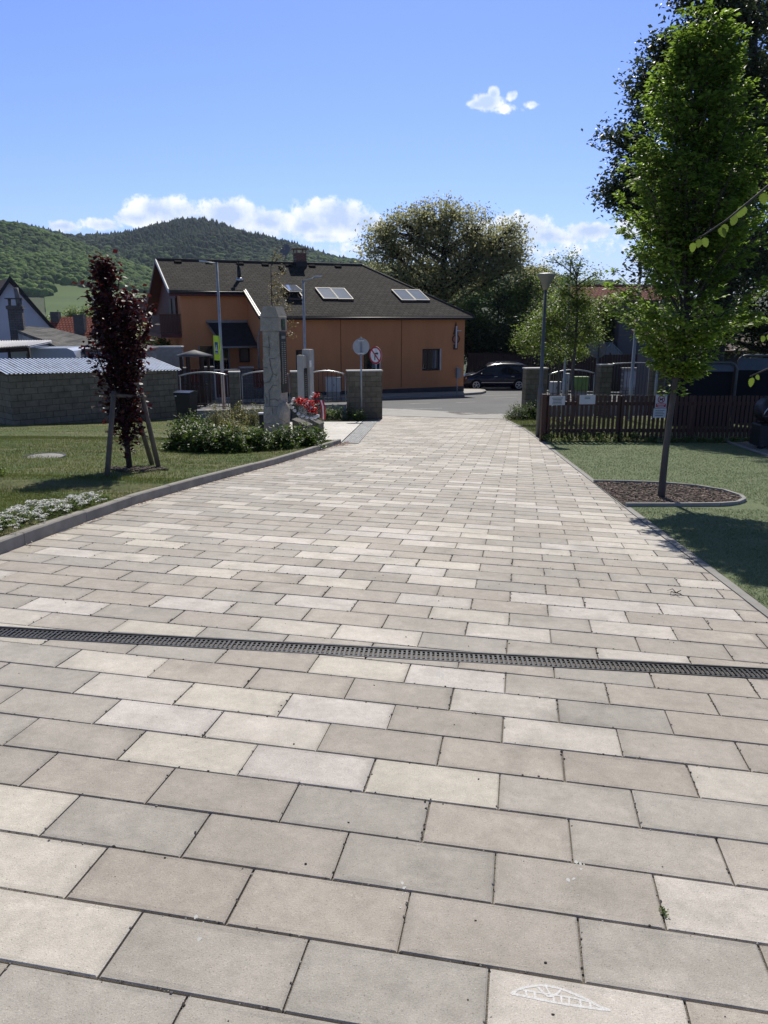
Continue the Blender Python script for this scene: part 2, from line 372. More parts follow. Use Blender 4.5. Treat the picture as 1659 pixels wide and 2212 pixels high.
# ---------------------------------------------------------------- path: slabs laid in a half-bond, 0.5 x 0.25 m
BETA = R(10.1); EU = Vector((cos(BETA), -sin(BETA), 0)); EV = Vector((-sin(BETA), -cos(BETA), 0))
PO = Vector((-.263, 2.059, 0))
def grid_uv(p):
    q = Vector((p[0], p[1], 0)) - PO; return q.dot(EU) / .5 + 1.8, q.dot(EV) / .25 + 1.0
def uv_xy(u, v): return PO + EU * ((u - 1.8) * .5) + EV * ((v - 1.0) * .25)
def xy(p): return Vector((p[0], p[1], 0))
LE = [xy(gnd(*p)) for p in [(0, 1198), (150, 1141), (300, 1087), (450, 1043), (600, 1002), (737, 958)]]
LE = [LE[0] + (LE[0] - LE[1]) * 3.2 + Vector((-.6, -1, 0))] + LE
STRIP_A = [xy(gnd(738, 957)), xy(gnd(786, 909))]      # outer edge of the grooved strip
STRIP_B = [xy(gnd(774, 958)), xy(gnd(816, 908))]      # inner edge
RE = [xy(gnd(*p)) for p in [(1659, 1335), (1500, 1212), (1350, 1097), (1250, 1018), (1165, 951), (1130, 926), (1092, 906)]]
RE = [RE[0] + (RE[0] - RE[1]) * 3.0] + RE
TH = [xy(gnd(786, 897)), xy(gnd(1092, 906))]
def poly_x(pl, Y):
    for a, b in zip(pl, pl[1:]):
        if Y <= b.y: break
    return a.x + (b.x - a.x) * (Y - a.y) / (b.y - a.y)
def seg_at(pl, Y):
    for a, b in zip(pl, pl[1:]):
        if Y <= b.y: break
    return a, b
YJ = LE[-1].y
def left_seg(Y): return seg_at(LE, Y) if Y < YJ + .02 else (STRIP_B[0], STRIP_B[1])
def left_x(Y):
    a, b = left_seg(Y); return a.x + (b.x - a.x) * (Y - a.y) / (b.y - a.y)
def right_x(Y): return poly_x(RE, Y)
def clip(pts, a, n):
    out = []
    for i, p in enumerate(pts):
        q = pts[(i + 1) % len(pts)]; dp = (p - a).dot(n); dq = (q - a).dot(n)
        if dp >= 0: out.append(p)
        if dp * dq < 0: out.append(p + (q - p) * (dp / (dp - dq)))
    return out
def perp(a, b): d = (b - a).normalized(); return Vector((d.y, -d.x, 0))   # points right of a->b
D0, D1 = xy(gnd(0, 1364)), xy(gnd(1659, 1455)); DD = (D1 - D0).normalized(); DN = Vector((-DD.y, DD.x, 0))
DW = .068
LIGHT = []
def _lp(x0, y0, sc, lst):
    for a, b in lst: LIGHT.append(((x0 + a / sc) * .73733, (y0 + b / sc) * .73733))
_lp(1000, 1380, 2.074, [(255, 35), (540, 48), (265, 58), (780, 75), (720, 100), (880, 102), (115, 92), (870, 125), (310, 108), (530, 120), (1320, 155), (500, 152), (860, 160), (140, 148), (225, 175), (965, 182), (1445, 177), (465, 190), (85, 190), (1085, 208), (1460, 210), (1210, 238), (1470, 252), (285, 243), (685, 245), (1345, 267), (1080, 298), (1490, 298), (500, 307), (785, 327), (180, 340), (630, 345), (70, 362), (465, 358), (760, 383), (290, 380), (420, 420), (735, 445), (1390, 430), (1530, 470), (1060, 468), (100, 468), (170, 515), (510, 540)])
_lp(1000, 1600, 2.074, [(670, 130), (465, 172), (635, 232), (90, 245), (1460, 310), (590, 355), (60, 375), (1580, 380), (790, 440), (1590, 510), (260, 545), (1025, 545), (1610, 660), (210, 750), (720, 780)])
_lp(0, 1750, 1.4747, [(320, 55), (90, 45), (875, 45), (1395, 45), (1300, 130), (120, 95), (740, 130), (130, 195), (500, 300), (1510, 320), (590, 410), (1020, 455), (1440, 505), (690, 535), (1160, 590), (815, 680), (1330, 730)])
_lp(1125, 1750, 1.4747, [(380, 85), (1030, 60), (1370, 80), (540, 160), (1080, 155), (90, 170), (1110, 268), (310, 360), (530, 480), (775, 610), (240, 770), (1480, 790)])
_lp(0, 2300, 1.4747, [(130, 120), (200, 340), (250, 640)])
_lp(1125, 2300, 1.4747, [(250, 40), (1520, 50), (1450, 490), (870, 900)])
LSET = set()
for p in LIGHT:
    u, v = grid_uv(gnd(*p)); k = math.floor(v); LSET.add((k, math.floor(u - (.5 if k % 2 else 0))))
def explicit_zone(px, py): return py > 1285 or (px > 745 and py > 1025 and px < 1320)
def to_px(p):
    zc = p.y * CP - p.z * SP; t = (p.y * SP + p.z * CP) / zc
    return CX + FPX * p.x / zc, CY - FPX * t
def build_path():
    rnd = random.Random(3); mb = MB()
    v0, v1 = math.floor(grid_uv((4, 32))[1]) - 8, math.ceil(grid_uv((0, -.6))[1]) + 2
    for k in range(v0, v1):
        for j in range(-40, 50):
            u0 = j + (.5 if k % 2 else 0); c = uv_xy(u0 + .5, k + .5)
            if c.y < -.5 or c.y > 32 or c.x < -6 or c.x > 7: continue
            g = .0024 + rnd.uniform(0, .0014); gu, gv = g / .5, g / .25
            ju, jv = rnd.uniform(-.003, .003), rnd.uniform(-.004, .004)
            q = [uv_xy(u0 + gu + ju, k + gv + jv), uv_xy(u0 + gu + ju, k + 1 - gv + jv), uv_xy(u0 + 1 - gu + ju, k + 1 - gv + jv), uv_xy(u0 + 1 - gu + ju, k + gv + jv)]
            a, b = left_seg(c.y); q = clip(q, a + perp(a, b) * .004, perp(a, b))
            if len(q) >= 3:
                a, b = seg_at(RE, c.y); q = clip(q, a - perp(a, b) * .004, -perp(a, b))
            if len(q) >= 3: q = clip(q, TH[0], perp(TH[0], TH[1]))
            if len(q) < 3: continue
            pieces = []
            if abs((c - D0).dot(DN)) < .5:
                for s in (1, -1):
                    w = clip(q, D0 + DN * s * (DW + .012), DN * s)
                    if len(w) >= 3: pieces.append(w)
            else: pieces = [q]
            P = to_px(on_ground(c.x, c.y))
            if explicit_zone(*P): light = (k, j) in LSET
            else: light = rnd.random() < (.34 if c.y < 20 else .42)
            if light: s = rnd.uniform(.94, 1.05); tint = (.560 * s, .515 * s, .465 * s * rnd.uniform(.95, 1.02))
            else:
                s = rnd.uniform(.94, 1.06); w = rnd.uniform(-.007, .007); tint = ((.408 + w) * s, .370 * s, (.324 - w) * s)
            dz = rnd.uniform(-.0012, .0012); tx, ty = rnd.uniform(-.0025, .0025), rnd.uniform(-.0025, .0025)
            for w in pieces:
                cc = sum(w, Vector()) / len(w)
                area = abs(sum(w[i].x * w[(i + 1) % len(w)].y - w[(i + 1) % len(w)].x * w[i].y for i in range(len(w)))) / 2
                if area < .002: continue
                top, out, low = [], [], []
                for p in w:
                    z = G(p.x, p.y) + dz + (p.x - c.x) * tx + (p.y - c.y) * ty
                    d = (cc - p); d = d.normalized() * min(.006, d.length * .3)
                    top.append(Vector((p.x + d.x, p.y + d.y, z))); out.append(Vector((p.x, p.y, z - .0035))); low.append(Vector((p.x, p.y, z - .022)))
                n = len(w); mb.tint = tint; wear = rnd.uniform(.84, .99); sh = lambda k: tuple(q_ * k for q_ in tint); inn = []
                for p in top:      # a slightly worn, dirtier rim round each slab
                    d = Vector((cc.x, cc.y, p.z)) - p; d = d.normalized() * min(rnd.uniform(.02, .055), d.length * .4); inn.append(p + d)
                ti = [sh(rnd.uniform(.97, 1.03)) for _ in w] ; tt = [sh(wear * rnd.uniform(.92, 1.04)) for _ in w]
                mb.add(top + inn, [tuple(range(n, 2 * n))] + [(i, (i + 1) % n, n + (i + 1) % n, n + i) for i in range(n)], tt + ti)
                mb.add(top + out + low, [(i + n, (i + 1) % n + n, (i + 1) % n, i) for i in range(n)] + [(i + 2 * n, (i + 1) % n + 2 * n, (i + 1) % n + n, i + n) for i in range(n)])
    # face winding differs between pieces: let Blender make it consistent
    o = mb.build('path', M_slab, kind='structure')
    import bmesh
    bm = bmesh.new(); bm.from_mesh(o.data); bmesh.ops.recalc_face_normals(bm, faces=bm.faces)
    bm.to_mesh(o.data); bm.free()
    return o
PATH = build_path()
from mathutils.bvhtree import BVHTree
_bv = BVHTree.FromPolygons([v.co for v in PATH.data.vertices], [tuple(p.vertices) for p in PATH.data.polygons])
def top_z(x, y):
    h = _bv.ray_cast(Vector((x, y, 5)), Vector((0, 0, -1))); return h[0].z if h[0] is not None else G(x, y)

def sheet(name, xfun0, xfun1, y0, y1, nx, ny, off, m, kind='structure', wob=0.0, seed=0):
    rng = np.random.default_rng(seed)
    ys = np.linspace(y0, y1, ny); vs = []
    for y in ys:
        xs = np.linspace(xfun0(y), xfun1(y), nx); z = Gn(xs, np.full(nx, y)) + off
        vs.append(np.c_[xs, np.full(nx, y), z])
    v = np.concatenate(vs); v[:, 2] += rng.normal(0, 1, len(v)) * wob
    i, j = np.meshgrid(np.arange(nx - 1), np.arange(ny - 1)); a = (j * nx + i).ravel()
    o = np_mesh(name, v, np.c_[a, a + 1, a + nx + 1, a + nx], m, smooth=True); tag(o, kind=kind); return o
def world_poly(name, pts, off, m, kind='structure', sub=0.8, thick=None):
    """flat-ish polygon draped on the ground shape"""
    import bmesh
    bm = bmesh.new(); vs = [bm.verts.new((p[0], p[1], 0)) for p in pts]; f = bm.faces.new(vs)
    bmesh.ops.triangulate(bm, faces=[f])
    for _ in range(7):
        es = [e for e in bm.edges if e.calc_length() > sub]
        if not es: break
        bmesh.ops.subdivide_edges(bm, edges=es, cuts=1, use_grid_fill=False); bmesh.ops.triangulate(bm, faces=bm.faces[:])
    for v in bm.verts: v.co.z = G(v.co.x, v.co.y) + off
    bmesh.ops.recalc_face_normals(bm, faces=bm.faces)
    if sum(f.normal.z for f in bm.faces) < 0: bmesh.ops.reverse_faces(bm, faces=bm.faces)
    if thick:
        r = bmesh.ops.extrude_face_region(bm, geom=bm.faces[:]); vv = [e for e in r['geom'] if isinstance(e, bmesh.types.BMVert)]
        for v in vv: v.co.z += thick
        bmesh.ops.recalc_face_normals(bm, faces=bm.faces)
    me = bpy.data.meshes.new(name); bm.to_mesh(me); bm.free(); me.materials.append(m)
    o = bpy.data.objects.new(name, me); COL.objects.link(o)
    if kind: o['kind'] = kind
    return o
# underlying ground reaching the horizon
def build_ground():
    ys = np.concatenate([np.linspace(-25, 60, 120), np.geomspace(61, 5200, 60)]); xs = np.concatenate([-np.geomspace(4000, 26, 30), np.linspace(-25, 25, 70), np.geomspace(26, 4000, 30)])
    X, Y = np.meshgrid(xs, ys); Z = Gn(X, Y) - .035
    Z = np.where((Y > 20.3) & (Y < 130), Z, Z)
    v = np.c_[X.ravel(), Y.ravel(), Z.ravel()]; nx = len(xs)
    i, j = np.meshgrid(np.arange(nx - 1), np.arange(len(ys) - 1)); a = (j * nx + i).ravel()
    tag(np_mesh('ground', v, np.c_[a, a + 1, a + nx + 1, a + nx], M_land, smooth=True), kind='structure')
build_ground()
sheet('path_bed', lambda y: (left_x(y) if y < YJ else poly_x(STRIP_A, y)) - .02, lambda y: right_x(y) + .02, -1, TH[0].y + .2, 12, 60, -.012, M_grit)

# drain channel across the path
def build_drain():
    t = thing('drain_channel', 'long black slotted drain channel running across the paved path', 'drain', on_ground(*(D0 * .5 + D1 * .5).xy))
    e0 = D0 - DD * 1.3; L = 7.4; 
    def P(s, w, z): p = e0 + DD * s + DN * w; return Vector((p.x, p.y, G(p.x, p.y) + z))
    lx, rx = 0, L
    def inside(s):
        p = e0 + DD * s; return left_x(p.y) - .02 < p.x < right_x(p.y) + .02
    ss = [s for s in np.arange(0, L, .02) if inside(s)]; lx, rx = ss[0], ss[-1]
    fr = MB()
    for w0, w1 in ((-DW - .006, -DW + .002), (DW - .002, DW + .006)):
        for s in np.arange(lx, rx, .25):
            s1 = min(s + .25, rx); q = [P(s, w0, .0015), P(s1, w0, .0015), P(s1, w1, .0015), P(s, w1, .0015)]
            fr.prism(q, (0, 0, -.03))
    fr.build('frame', M_dkmetal, t)
    ch = MB()
    for s in np.arange(lx, rx, .25):
        s1 = min(s + .25, rx); ch.poly([P(s, -DW, -.05), P(s1, -DW, -.05), P(s1, DW, -.05), P(s, DW, -.05)])
        ch.poly([P(s, -DW, -.05), P(s1, -DW, -.05), P(s1, -DW, -.004), P(s, -DW, -.004)]); ch.poly([P(s, DW, -.05), P(s1, DW, -.05), P(s1, DW, -.004), P(s, DW, -.004)])
    ch.build('channel', M_gap, t)
    s = lx
    while s < rx - .1:
        s1 = min(s + .5, rx); g = MB(); pitch = .0263; n = int((s1 - s) / pitch)
        for w0, w1 in ((-DW + .002, -DW + .012), (DW - .012, DW - .002)):
            g.prism([P(s + .002, w0, -.004), P(s1 - .002, w0, -.004), P(s1 - .002, w1, -.004), P(s + .002, w1, -.004)], (0, 0, -.014))
        for i in range(n + 1):
            a = s + .003 + i * pitch; b = min(a + .0125, s1 - .001)
            if b <= a: continue
            z = -.0045 if i % 9 else -.002
            g.prism([P(a, -DW + .005, z), P(b, -DW + .005, z), P(b, DW - .005, z), P(a, DW - .005, z)], (0, 0, -.012))
            if i < n:       # the small arrow-shaped webs between the bars
                for w in (-.030, .030):
                    m_ = (a + b) / 2; g.prism([P(b - .001, w - .007, -.0065), P(b + pitch - .0125, w, -.0065), P(b - .001, w + .007, -.0065)], (0, 0, -.008))
        g.build('grate', M_castiron, t); s = s1
build_drain()

# kerbs
def build_kerb():
    mb = MB(); pl = LE; rnd = random.Random(5)
    s_pts = []
    for a, b in zip(pl, pl[1:]):
        n = max(2, int((b - a).length / .16))
        s_pts += [a + (b - a) * (i / n) for i in range(n)]
    s_pts.append(pl[-1]); w = .09; h = .105
    nrm = []
    for i, p in enumerate(s_pts):
        d = (s_pts[min(i + 1, len(s_pts) - 1)] - s_pts[max(i - 1, 0)]).normalized(); nrm.append(Vector((-d.y, d.x, 0)))
    i = 0
    while i < len(s_pts) - 1:
        j = min(i + 6, len(s_pts) - 1); prof = [(0.002, -.06), (0.002, h - .012), (.012, h), (w - .010, h), (w, h - .01), (w, -.06)]; vs = []; dz = rnd.uniform(-.003, .003)
        for k in range(i, j + 1):
            p = s_pts[k]
            if k == j and j < len(s_pts) - 1: p = p - (s_pts[k] - s_pts[k - 1]).normalized() * .006
            for o_, z in prof: q = p + nrm[k] * o_; vs.append(Vector((q.x, q.y, G(p.x, p.y) + z + dz)))
        m = len(prof); fs = [(a * m + c, a * m + (c + 1) % m, (a + 1) * m + (c + 1) % m, (a + 1) * m + c) for a in range(j - i) for c in range(m)]
        fs += [tuple(range(m)), tuple(range((j - i) * m, (j - i + 1) * m))]
        mb.add(vs, fs); i = j
    o = mb.build('kerb', M_kerb, kind='structure')
    e = MB()
    for a, b in zip(RE, RE[1:]):
        n = max(1, int((b - a).length / 1.0)); q = -perp(b, a)
        for i in range(n):
            p0, p1 = a + (b - a) * (i / n), a + (b - a) * ((i + .992) / n); r = -perp(a, b) * -1
            pts = [p0, p1, p1 + r * .075, p0 + r * .075]
            e.prism([Vector((p.x, p.y, G(p.x, p.y) + .006)) for p in pts], (0, 0, -.06))
    e.build('path_edging', M_conc, kind='structure')
    s = MB(); a, b = TH; n = Vector((-(b - a).y, (b - a).x, 0)).normalized()
    pts = [a - (b - a) * .02, b, b + n * .1, a - (b - a) * .02 + n * .1]
    s.prism([Vector((p.x, p.y, G(p.x, p.y) + .004)) for p in pts], (0, 0, -.05)); s.build('gate_threshold', M_dkmetal, kind='structure')
build_kerb()
# grooved strip and pale plaza beside it
def build_plaza():
    mb = MB(); n = 9; A0, A1 = STRIP_A; B0, B1 = STRIP_B
    for i in range(n):
        f0, f1 = (i + .06) / n, (i + .86) / n
        for k in range(16):
            g0, g1 = (k + .02) / 16, (k + .98) / 16
            c = lambda f, g: (A0.lerp(A1, g)).lerp(B0.lerp(B1, g), f)
            mb.tint = tuple([random.uniform(.36, .44)] * 3)
            mb.prism([Vector((p.x, p.y, G(p.x, p.y) + .004)) for p in (c(f0, g0), c(f1, g0), c(f1, g1), c(f0, g1))], (0, 0, -.02))
    o = mb.build('grooved_strip', M_slab, kind='structure')
    PL = [A0 + Vector((-.03, 0, 0)), A1 + Vector((-.03, 0, 0)), xy(gnd(640, 903)), xy(gnd(560, 912)), xy(gnd(540, 940)), xy(gnd(600, 962))]
    world_poly('plaza_bed', PL, .000, M_grit)
    pb = MB(); rnd = random.Random(2); ax = (A1 - A0).normalized(); ay = Vector((-ax.y, ax.x, 0))
    for i in range(-8, 14):
        for j in range(-1, 14):
            q = [A0 + ax * (i * .8 + .004) + ay * (j * .8 + .034), A0 + ax * (i * .8 + .796) + ay * (j * .8 + .034), A0 + ax * (i * .8 + .796) + ay * (j * .8 + .83), A0 + ax * (i * .8 + .004) + ay * (j * .8 + .83)]
            for a, b in zip(PL, PL[1:] + PL[:1]):
                q = clip(q, a, -perp(a, b))
                if len(q) < 3: break
            if len(q) >= 3: s = rnd.uniform(.96, 1.04); pb.tint = (.60 * s, .575 * s, .53 * s); pb.prism([Vector((p.x, p.y, G(p.x, p.y) + .006)) for p in q], (0, 0, -.03))
    pb.build('plaza', M_slab, kind='structure')
build_plaza()

# lawn (left), turf (right)
def lawn_r(y):
    if y < YJ - .05: return poly_x(LE, y) - .085
    return min(poly_x(LE, YJ) - .1 - (y - YJ) * 1.3, -1.6) if y < 24.5 else -1.0
sheet('lawn', lambda y: -19.0, lawn_r, 2.0, YJ, 60, 90, .075, M_lawn, wob=.006, seed=1)
sheet('lawn', lambda y: -19.0, lambda y: min(-1.4 - (y - YJ) * 1.25, -1.2) if y < 20.6 else -3.6, YJ, 28.2, 50, 50, .075, M_lawn, wob=.006, seed=2)
sheet('planting_bed', lambda y: -3.55, lambda y: -1.05, 28.5, 30.2, 10, 12, .03, M_soil)
sheet('turf', lambda y: right_x(y) + .078, lambda y: 16.0, 2.0, 19.15, 60, 90, .004, M_turf, wob=.003, seed=3)
sheet('verge', lambda y: right_x(y) + .078, lambda y: 16.0, 19.15, 31.6, 30, 40, .01, M_lawn, wob=.008, seed=4)
BED = [xy(gnd(*p)) for p in [(1284, 1044), (1350, 1045), (1430, 1048), (1500, 1054), (1560, 1064), (1596, 1076), (1603, 1083), (1588, 1090), (1550, 1093), (1450, 1094), (1349, 1094)]]
world_poly('mulch_bed', BED, .016, M_mulch, sub=.4)
def build_bed_edge():
    mb = MB(); pts = BED
    for a, b in zip(pts, pts[1:]):
        q = perp(a, b) * -1
        pp = [a, b, b + q * .05, a + q * .05]
        mb.prism([Vector((p.x, p.y, G(p.x, p.y) + .05)) for p in pp], (0, 0, -.1))
    mb.build('bed_edging', M_conc, kind='structure')
build_bed_edge()
world_poly('gravel', [xy(gnd(*p)) for p in [(1570, 953), (1700, 949), (1900, 955), (1900, 1010), (1659, 989), (1620, 974)]], .012, M_gravel, sub=.6)
def build_gravel_edge():
    a, b = xy(gnd(1566, 955)), xy(gnd(1720, 1008)); mb = MB(); n = Vector((-(b - a).y, (b - a).x, 0)).normalized() * .06
    mb.prism([Vector((p.x, p.y, G(p.x, p.y) + .04)) for p in (a, b, b + n, a + n)], (0, 0, -.08)); mb.build('gravel_edging', M_conc, kind='structure')
build_gravel_edge()

# road, apron and far pavement
sheet('road', lambda y: -30, lambda y: 34, 31.2, 56.5, 40, 30, -.012, M_asph)
world_poly('apron', [TH[0] + Vector((-.3, .1, 0)), TH[1] + Vector((.6, .1, 0)), xy(gnd(1100, 894)), xy(gnd(996, 896.5)), xy(gnd(950, 888)), xy(gnd(880, 884)), xy(gnd(820, 882)), xy(gnd(780, 885))], .002, M_apron)
world_poly('near_pavement', [(-19, 30.1), (-1.6, 31.2), (-1.0, 33.6), (-19, 35.2)], .004, M_apron, sub=2)
world_poly('red_pavement', [(-8.2, 33.9), (-1.4, 33.4), (-1.2, 34.9), (-8.2, 35.6)], .010, M_pink, sub=2)
def build_farwalk():
    pts = [xy(gnd(*p)) for p in [(600, 868), (825, 861), (940, 856.5), (1000, 853.5), (1036, 851), (1046, 848), (1043, 845), (1022, 841.5), (1000, 840), (990, 833)]] + [Vector((4.5, 51, 0)), Vector((-16, 42.5, 0)), Vector((-16, 38.4, 0))]
    world_poly('far_pavement', pts, -.03, M_apron, sub=1.5, thick=.13)
    mb = MB()
    k = [Vector((-16, 38.35, 0))] + pts[:9]
    for a, b in zip(k, k[1:]):
        n = perp(a, b) * .12
        mb.prism([Vector((p.x, p.y, G(p.x, p.y) + .115)) for p in (a, b, b + n, a + n)], (0, 0, -.16))
    mb.build('far_kerb', M_conc, kind='structure')
    ln = MB()
    for (x0, y0, x1, y1) in [(885, 872, 930, 870.5), (985, 869.5, 1027, 868), (760, 877, 805, 875.5), (1066, 860, 1116, 858), (870, 883.5, 955, 881.5), (1040, 854.5, 1120, 852.5)]:
        a, b = xy(gnd(x0, y0)), xy(gnd(x1, y1)); n = Vector((0, .14, 0))
        ln.poly([Vector((p.x, p.y, G(p.x, p.y) - .007)) for p in (a, b, b + n, a + n)])
    ln.build('road_markings', M_white, kind='structure')
build_farwalk()

# grass blades: stuff
def blades(name, P, h, w, m, seed, lean=.45):
    rng = np.random.default_rng(seed); n = len(P); a = rng.uniform(0, 2 * pi, n); d = np.c_[np.cos(a), np.sin(a), np.zeros(n)]
    l = rng.normal(0, lean, (n, 2)); hh = h * rng.uniform(.5, 1.25, n)
    ww = w * rng.uniform(.7, 1.3, n)
    tip = P + np.c_[l * hh[:, None], hh]
    v = np.stack([P - d * ww[:, None] / 2, P + d * ww[:, None] / 2, tip], 1).reshape(-1, 3)
    f = np.arange(3 * n).reshape(n, 3)
    # dry and fresh patches with soft shapes of their own
    px, py = P[:, 0], P[:, 1]
    patch = .5 + .25 * np.sin(px * 1.3 + 2 * np.sin(py * .7)) + .25 * np.sin(py * 1.9 + px * .6 + 1.3)
    t = np.clip(patch * .7 + rng.uniform(-.25, .45, n), 0, 1)
    return tag(np_mesh(name, v, f, m, tint=np.repeat(t, 3)), kind='stuff', label=None)
def lawn_pts(n, y0, y1, x0, fx, off, seed):
    rng = np.random.default_rng(seed); y = rng.uniform(y0, y1, n); xr = np.array([fx(q) for q in y]); x = x0 + (xr - x0) * rng.uniform(0, 1, n)
    return np.c_[x, y, Gn(x, y) + off]
Pg = np.concatenate([lawn_pts(60000, 5, 10, -7.5, lawn_r, .075, 1), lawn_pts(70000, 10, 17, -11, lawn_r, .075, 2), lawn_pts(30000, 17, YJ, -13, lawn_r, .075, 3),
                     lawn_pts(22000, YJ, 27.4, -13, lambda y: (-1.4 - (y - YJ) * 1.25) if y < 20.6 else -3.6, .075, 4)])
b = blades('lawn_grass', Pg, .034, .007, M_bladeA, 1); tag(b, 'short mown grass with dry yellowish patches on the left lawn', 'grass')
rng_ = np.random.default_rng(8)
yv = rng_.uniform(19.2, 31, 26000); xv = np.array([right_x(min(q, 30.3)) + .1 for q in yv]) + np.abs(rng_.normal(0, 4, len(yv)))
b = blades('verge_grass', np.c_[xv, yv, Gn(xv, yv) + .01], .07, .010, M_bladeA, 2); tag(b, 'rough green grass growing beside and behind the picket fence', 'grass')
yt = rng_.uniform(4.2, 19.1, 110000) ; xt = np.array([right_x(q) + .08 for q in yt]) + rng_.uniform(0, 1, len(yt)) * np.minimum(7, 1.2 + yt * .36)
ok = np.ones(len(yt), bool)
bx = np.array([p.x for p in BED]); by = np.array([p.y for p in BED])
ok &= ~((yt > by.min()) & (yt < by.max()) & (xt < bx.max() + .02))
b = blades('turf_pile', np.c_[xt, yt, Gn(xt, yt) + .004][ok], .022, .007, M_bladeT, 3, lean=.6); tag(b, 'short pile of the green play turf right of the path', 'turf')

def bed_chips():
    rnd = random.Random(44); m = MB(); xs = [p.x for p in BED]; ys = [p.y for p in BED]; n = 0
    def inside(x, y):
        c = False
        for a, b in zip(BED, BED[1:] + BED[:1]):
            if (a.y > y) != (b.y > y) and x < (b.x - a.x) * (y - a.y) / (b.y - a.y) + a.x: c = not c
        return c
    while n < 3200:
        x, y = rnd.uniform(min(xs), max(xs)), rnd.uniform(min(ys), max(ys))
        if not inside(x, y): continue
        n += 1; s = rnd.random(); m.tint = (.10 + .26 * s * s, .075 + .20 * s * s, .06 + .16 * s * s); M3 = Matrix.Rotation(rnd.uniform(0, 3.1), 3, 'Z') @ Matrix.Rotation(rnd.uniform(-.7, .7), 3, 'X'); m.box((x, y, G(x, y) + .02 + rnd.uniform(0, .012)), (rnd.uniform(.015, .06), rnd.uniform(.006, .018), .006), M=M3)
    o = m.build('bark_chips', mat('bark_chip', (1, 1, 1), (.7, .7, .7), scale=60, rough=.95, attr='tint')); tag(o, 'brown bark chips covering the bed of the young tree', 'bark chips', kind='stuff')
    # loose sand and grit lying in the joints of the near slabs
    rnd = random.Random(45); m = MB()
    for k in range(-22, 12):
        for _ in range(150):
            u = rnd.uniform(-4, 9); v = k + rnd.gauss(0, .018) 
            if rnd.random() < .35:
                j = rnd.randint(-4, 9); u = j + (.5 if k % 2 else 0) + rnd.gauss(0, .008); v = k + rnd.random()
            p = uv_xy(u, v)
            if p.y < .8 or p.y > 6.5 or not (left_x(p.y) < p.x < right_x(p.y)): continue
            if abs((p - D0).dot(DN)) < DW + .02: continue
            s = rnd.uniform(.0016, .0040) * (1 + .10 * p.y); t = rnd.random(); m.tint = (.05 + .4 * t * t, .045 + .37 * t * t, .04 + .33 * t * t); m.ball((p.x, p.y, G(p.x, p.y) - .002 + s * .5), s, (1, 1, .7), .3, 1)
    o = m.build('joint_grit', mat('grit_grain', (1, 1, 1), (.8, .8, .8), scale=200, rough=.95, attr='tint')); tag(o, 'loose sand grains and tiny stones in the paving joints', 'grit', kind='stuff')
bed_chips()
# ---------------------------------------------------------------- orange house
M_orange = mat('orange_render', (.56, .236, .098), (.48, .198, .083), scale=.9, stretch=(1, 1, .45), rough=.92, bump=.15, bscale=60, grain=.05, gscale=30)
M_matblack = mat('matt_black', (.010, .010, .010), rough=.95, spec=.05)
M_plinth = mat('plinth', (.035, .036, .042), (.05, .05, .055), scale=3, rough=.8)
M_redwood = mat('red_wood', (.105, .022, .016), (.07, .016, .012), scale=3, rough=.6, stretch=(1, 1, .1))
M_brownwood = mat('brown_wood', (.085, .032, .018), (.055, .020, .012), scale=9, rough=.65, stretch=(6, 6, .5), bump=.2, bscale=30)
M_trimwhite = mat('white_trim', (.62, .62, .60), (.55, .55, .54), rough=.5)
M_dkframe = mat('dark_frame', (.035, .017, .013), (.028, .014, .011), rough=.45)
M_glass = glassmat('window_glass', (.010, .012, .016), rough=.04)
M_skyglare = mat('skylight_glass_glare', (.26, .30, .37), (.22, .26, .33), rough=.03, spec=1.0, coat=1.0)  # pale grey-blue base colour stands in for sky glare on the panes
M_curtain = mat('curtain', (.20, .20, .21), (.11, .11, .12), scale=14, rough=.9, stretch=(1, 1, .05))
M_blind = mat('roller_blind', (.16, .13, .10), rough=.9)
M_gutter = mat('gutter_metal', (.23, .21, .20), (.18, .17, .16), rough=.5, metal=.3)
M_dkgutter = mat('dark_gutter', (.022, .02, .02), rough=.5)
M_redbrick = brickmat('red_brick', (.20, .062, .045), (.15, .05, .038), (.18, .16, .145), (1, .43, 0), .25, .08)
HA = Vector((-cos(R(23.4)), -sin(R(23.4)), 0)); HB = Vector((-sin(R(23.4)), cos(R(23.4)), 0)); H0 = Vector((4.9, 48.0, 0))
def HP(a, b, z): return H0 + HA * a + HB * b + Vector((0, 0, z))
def hwall(px, py, b=0.0):
    """pixel -> (a, z) on the front wall plane at set-back b"""
    p = onplane(px, py, HP(0, b, 0), HB); q = p - H0; return q.dot(HA), p.z
SL = 0.43                                        # roof rise per metre
RUN = 7.45; ZR = SL * RUN
M_roof = brickmat('roof_shingle', (.036, .033, .029), (.053, .048, .042), (.020, .019, .017), HA, .33, .24, ms=.03, rough=.95, bump=1.0, zdir=HB, noise=.45, nscale=1.6, spec=.15)
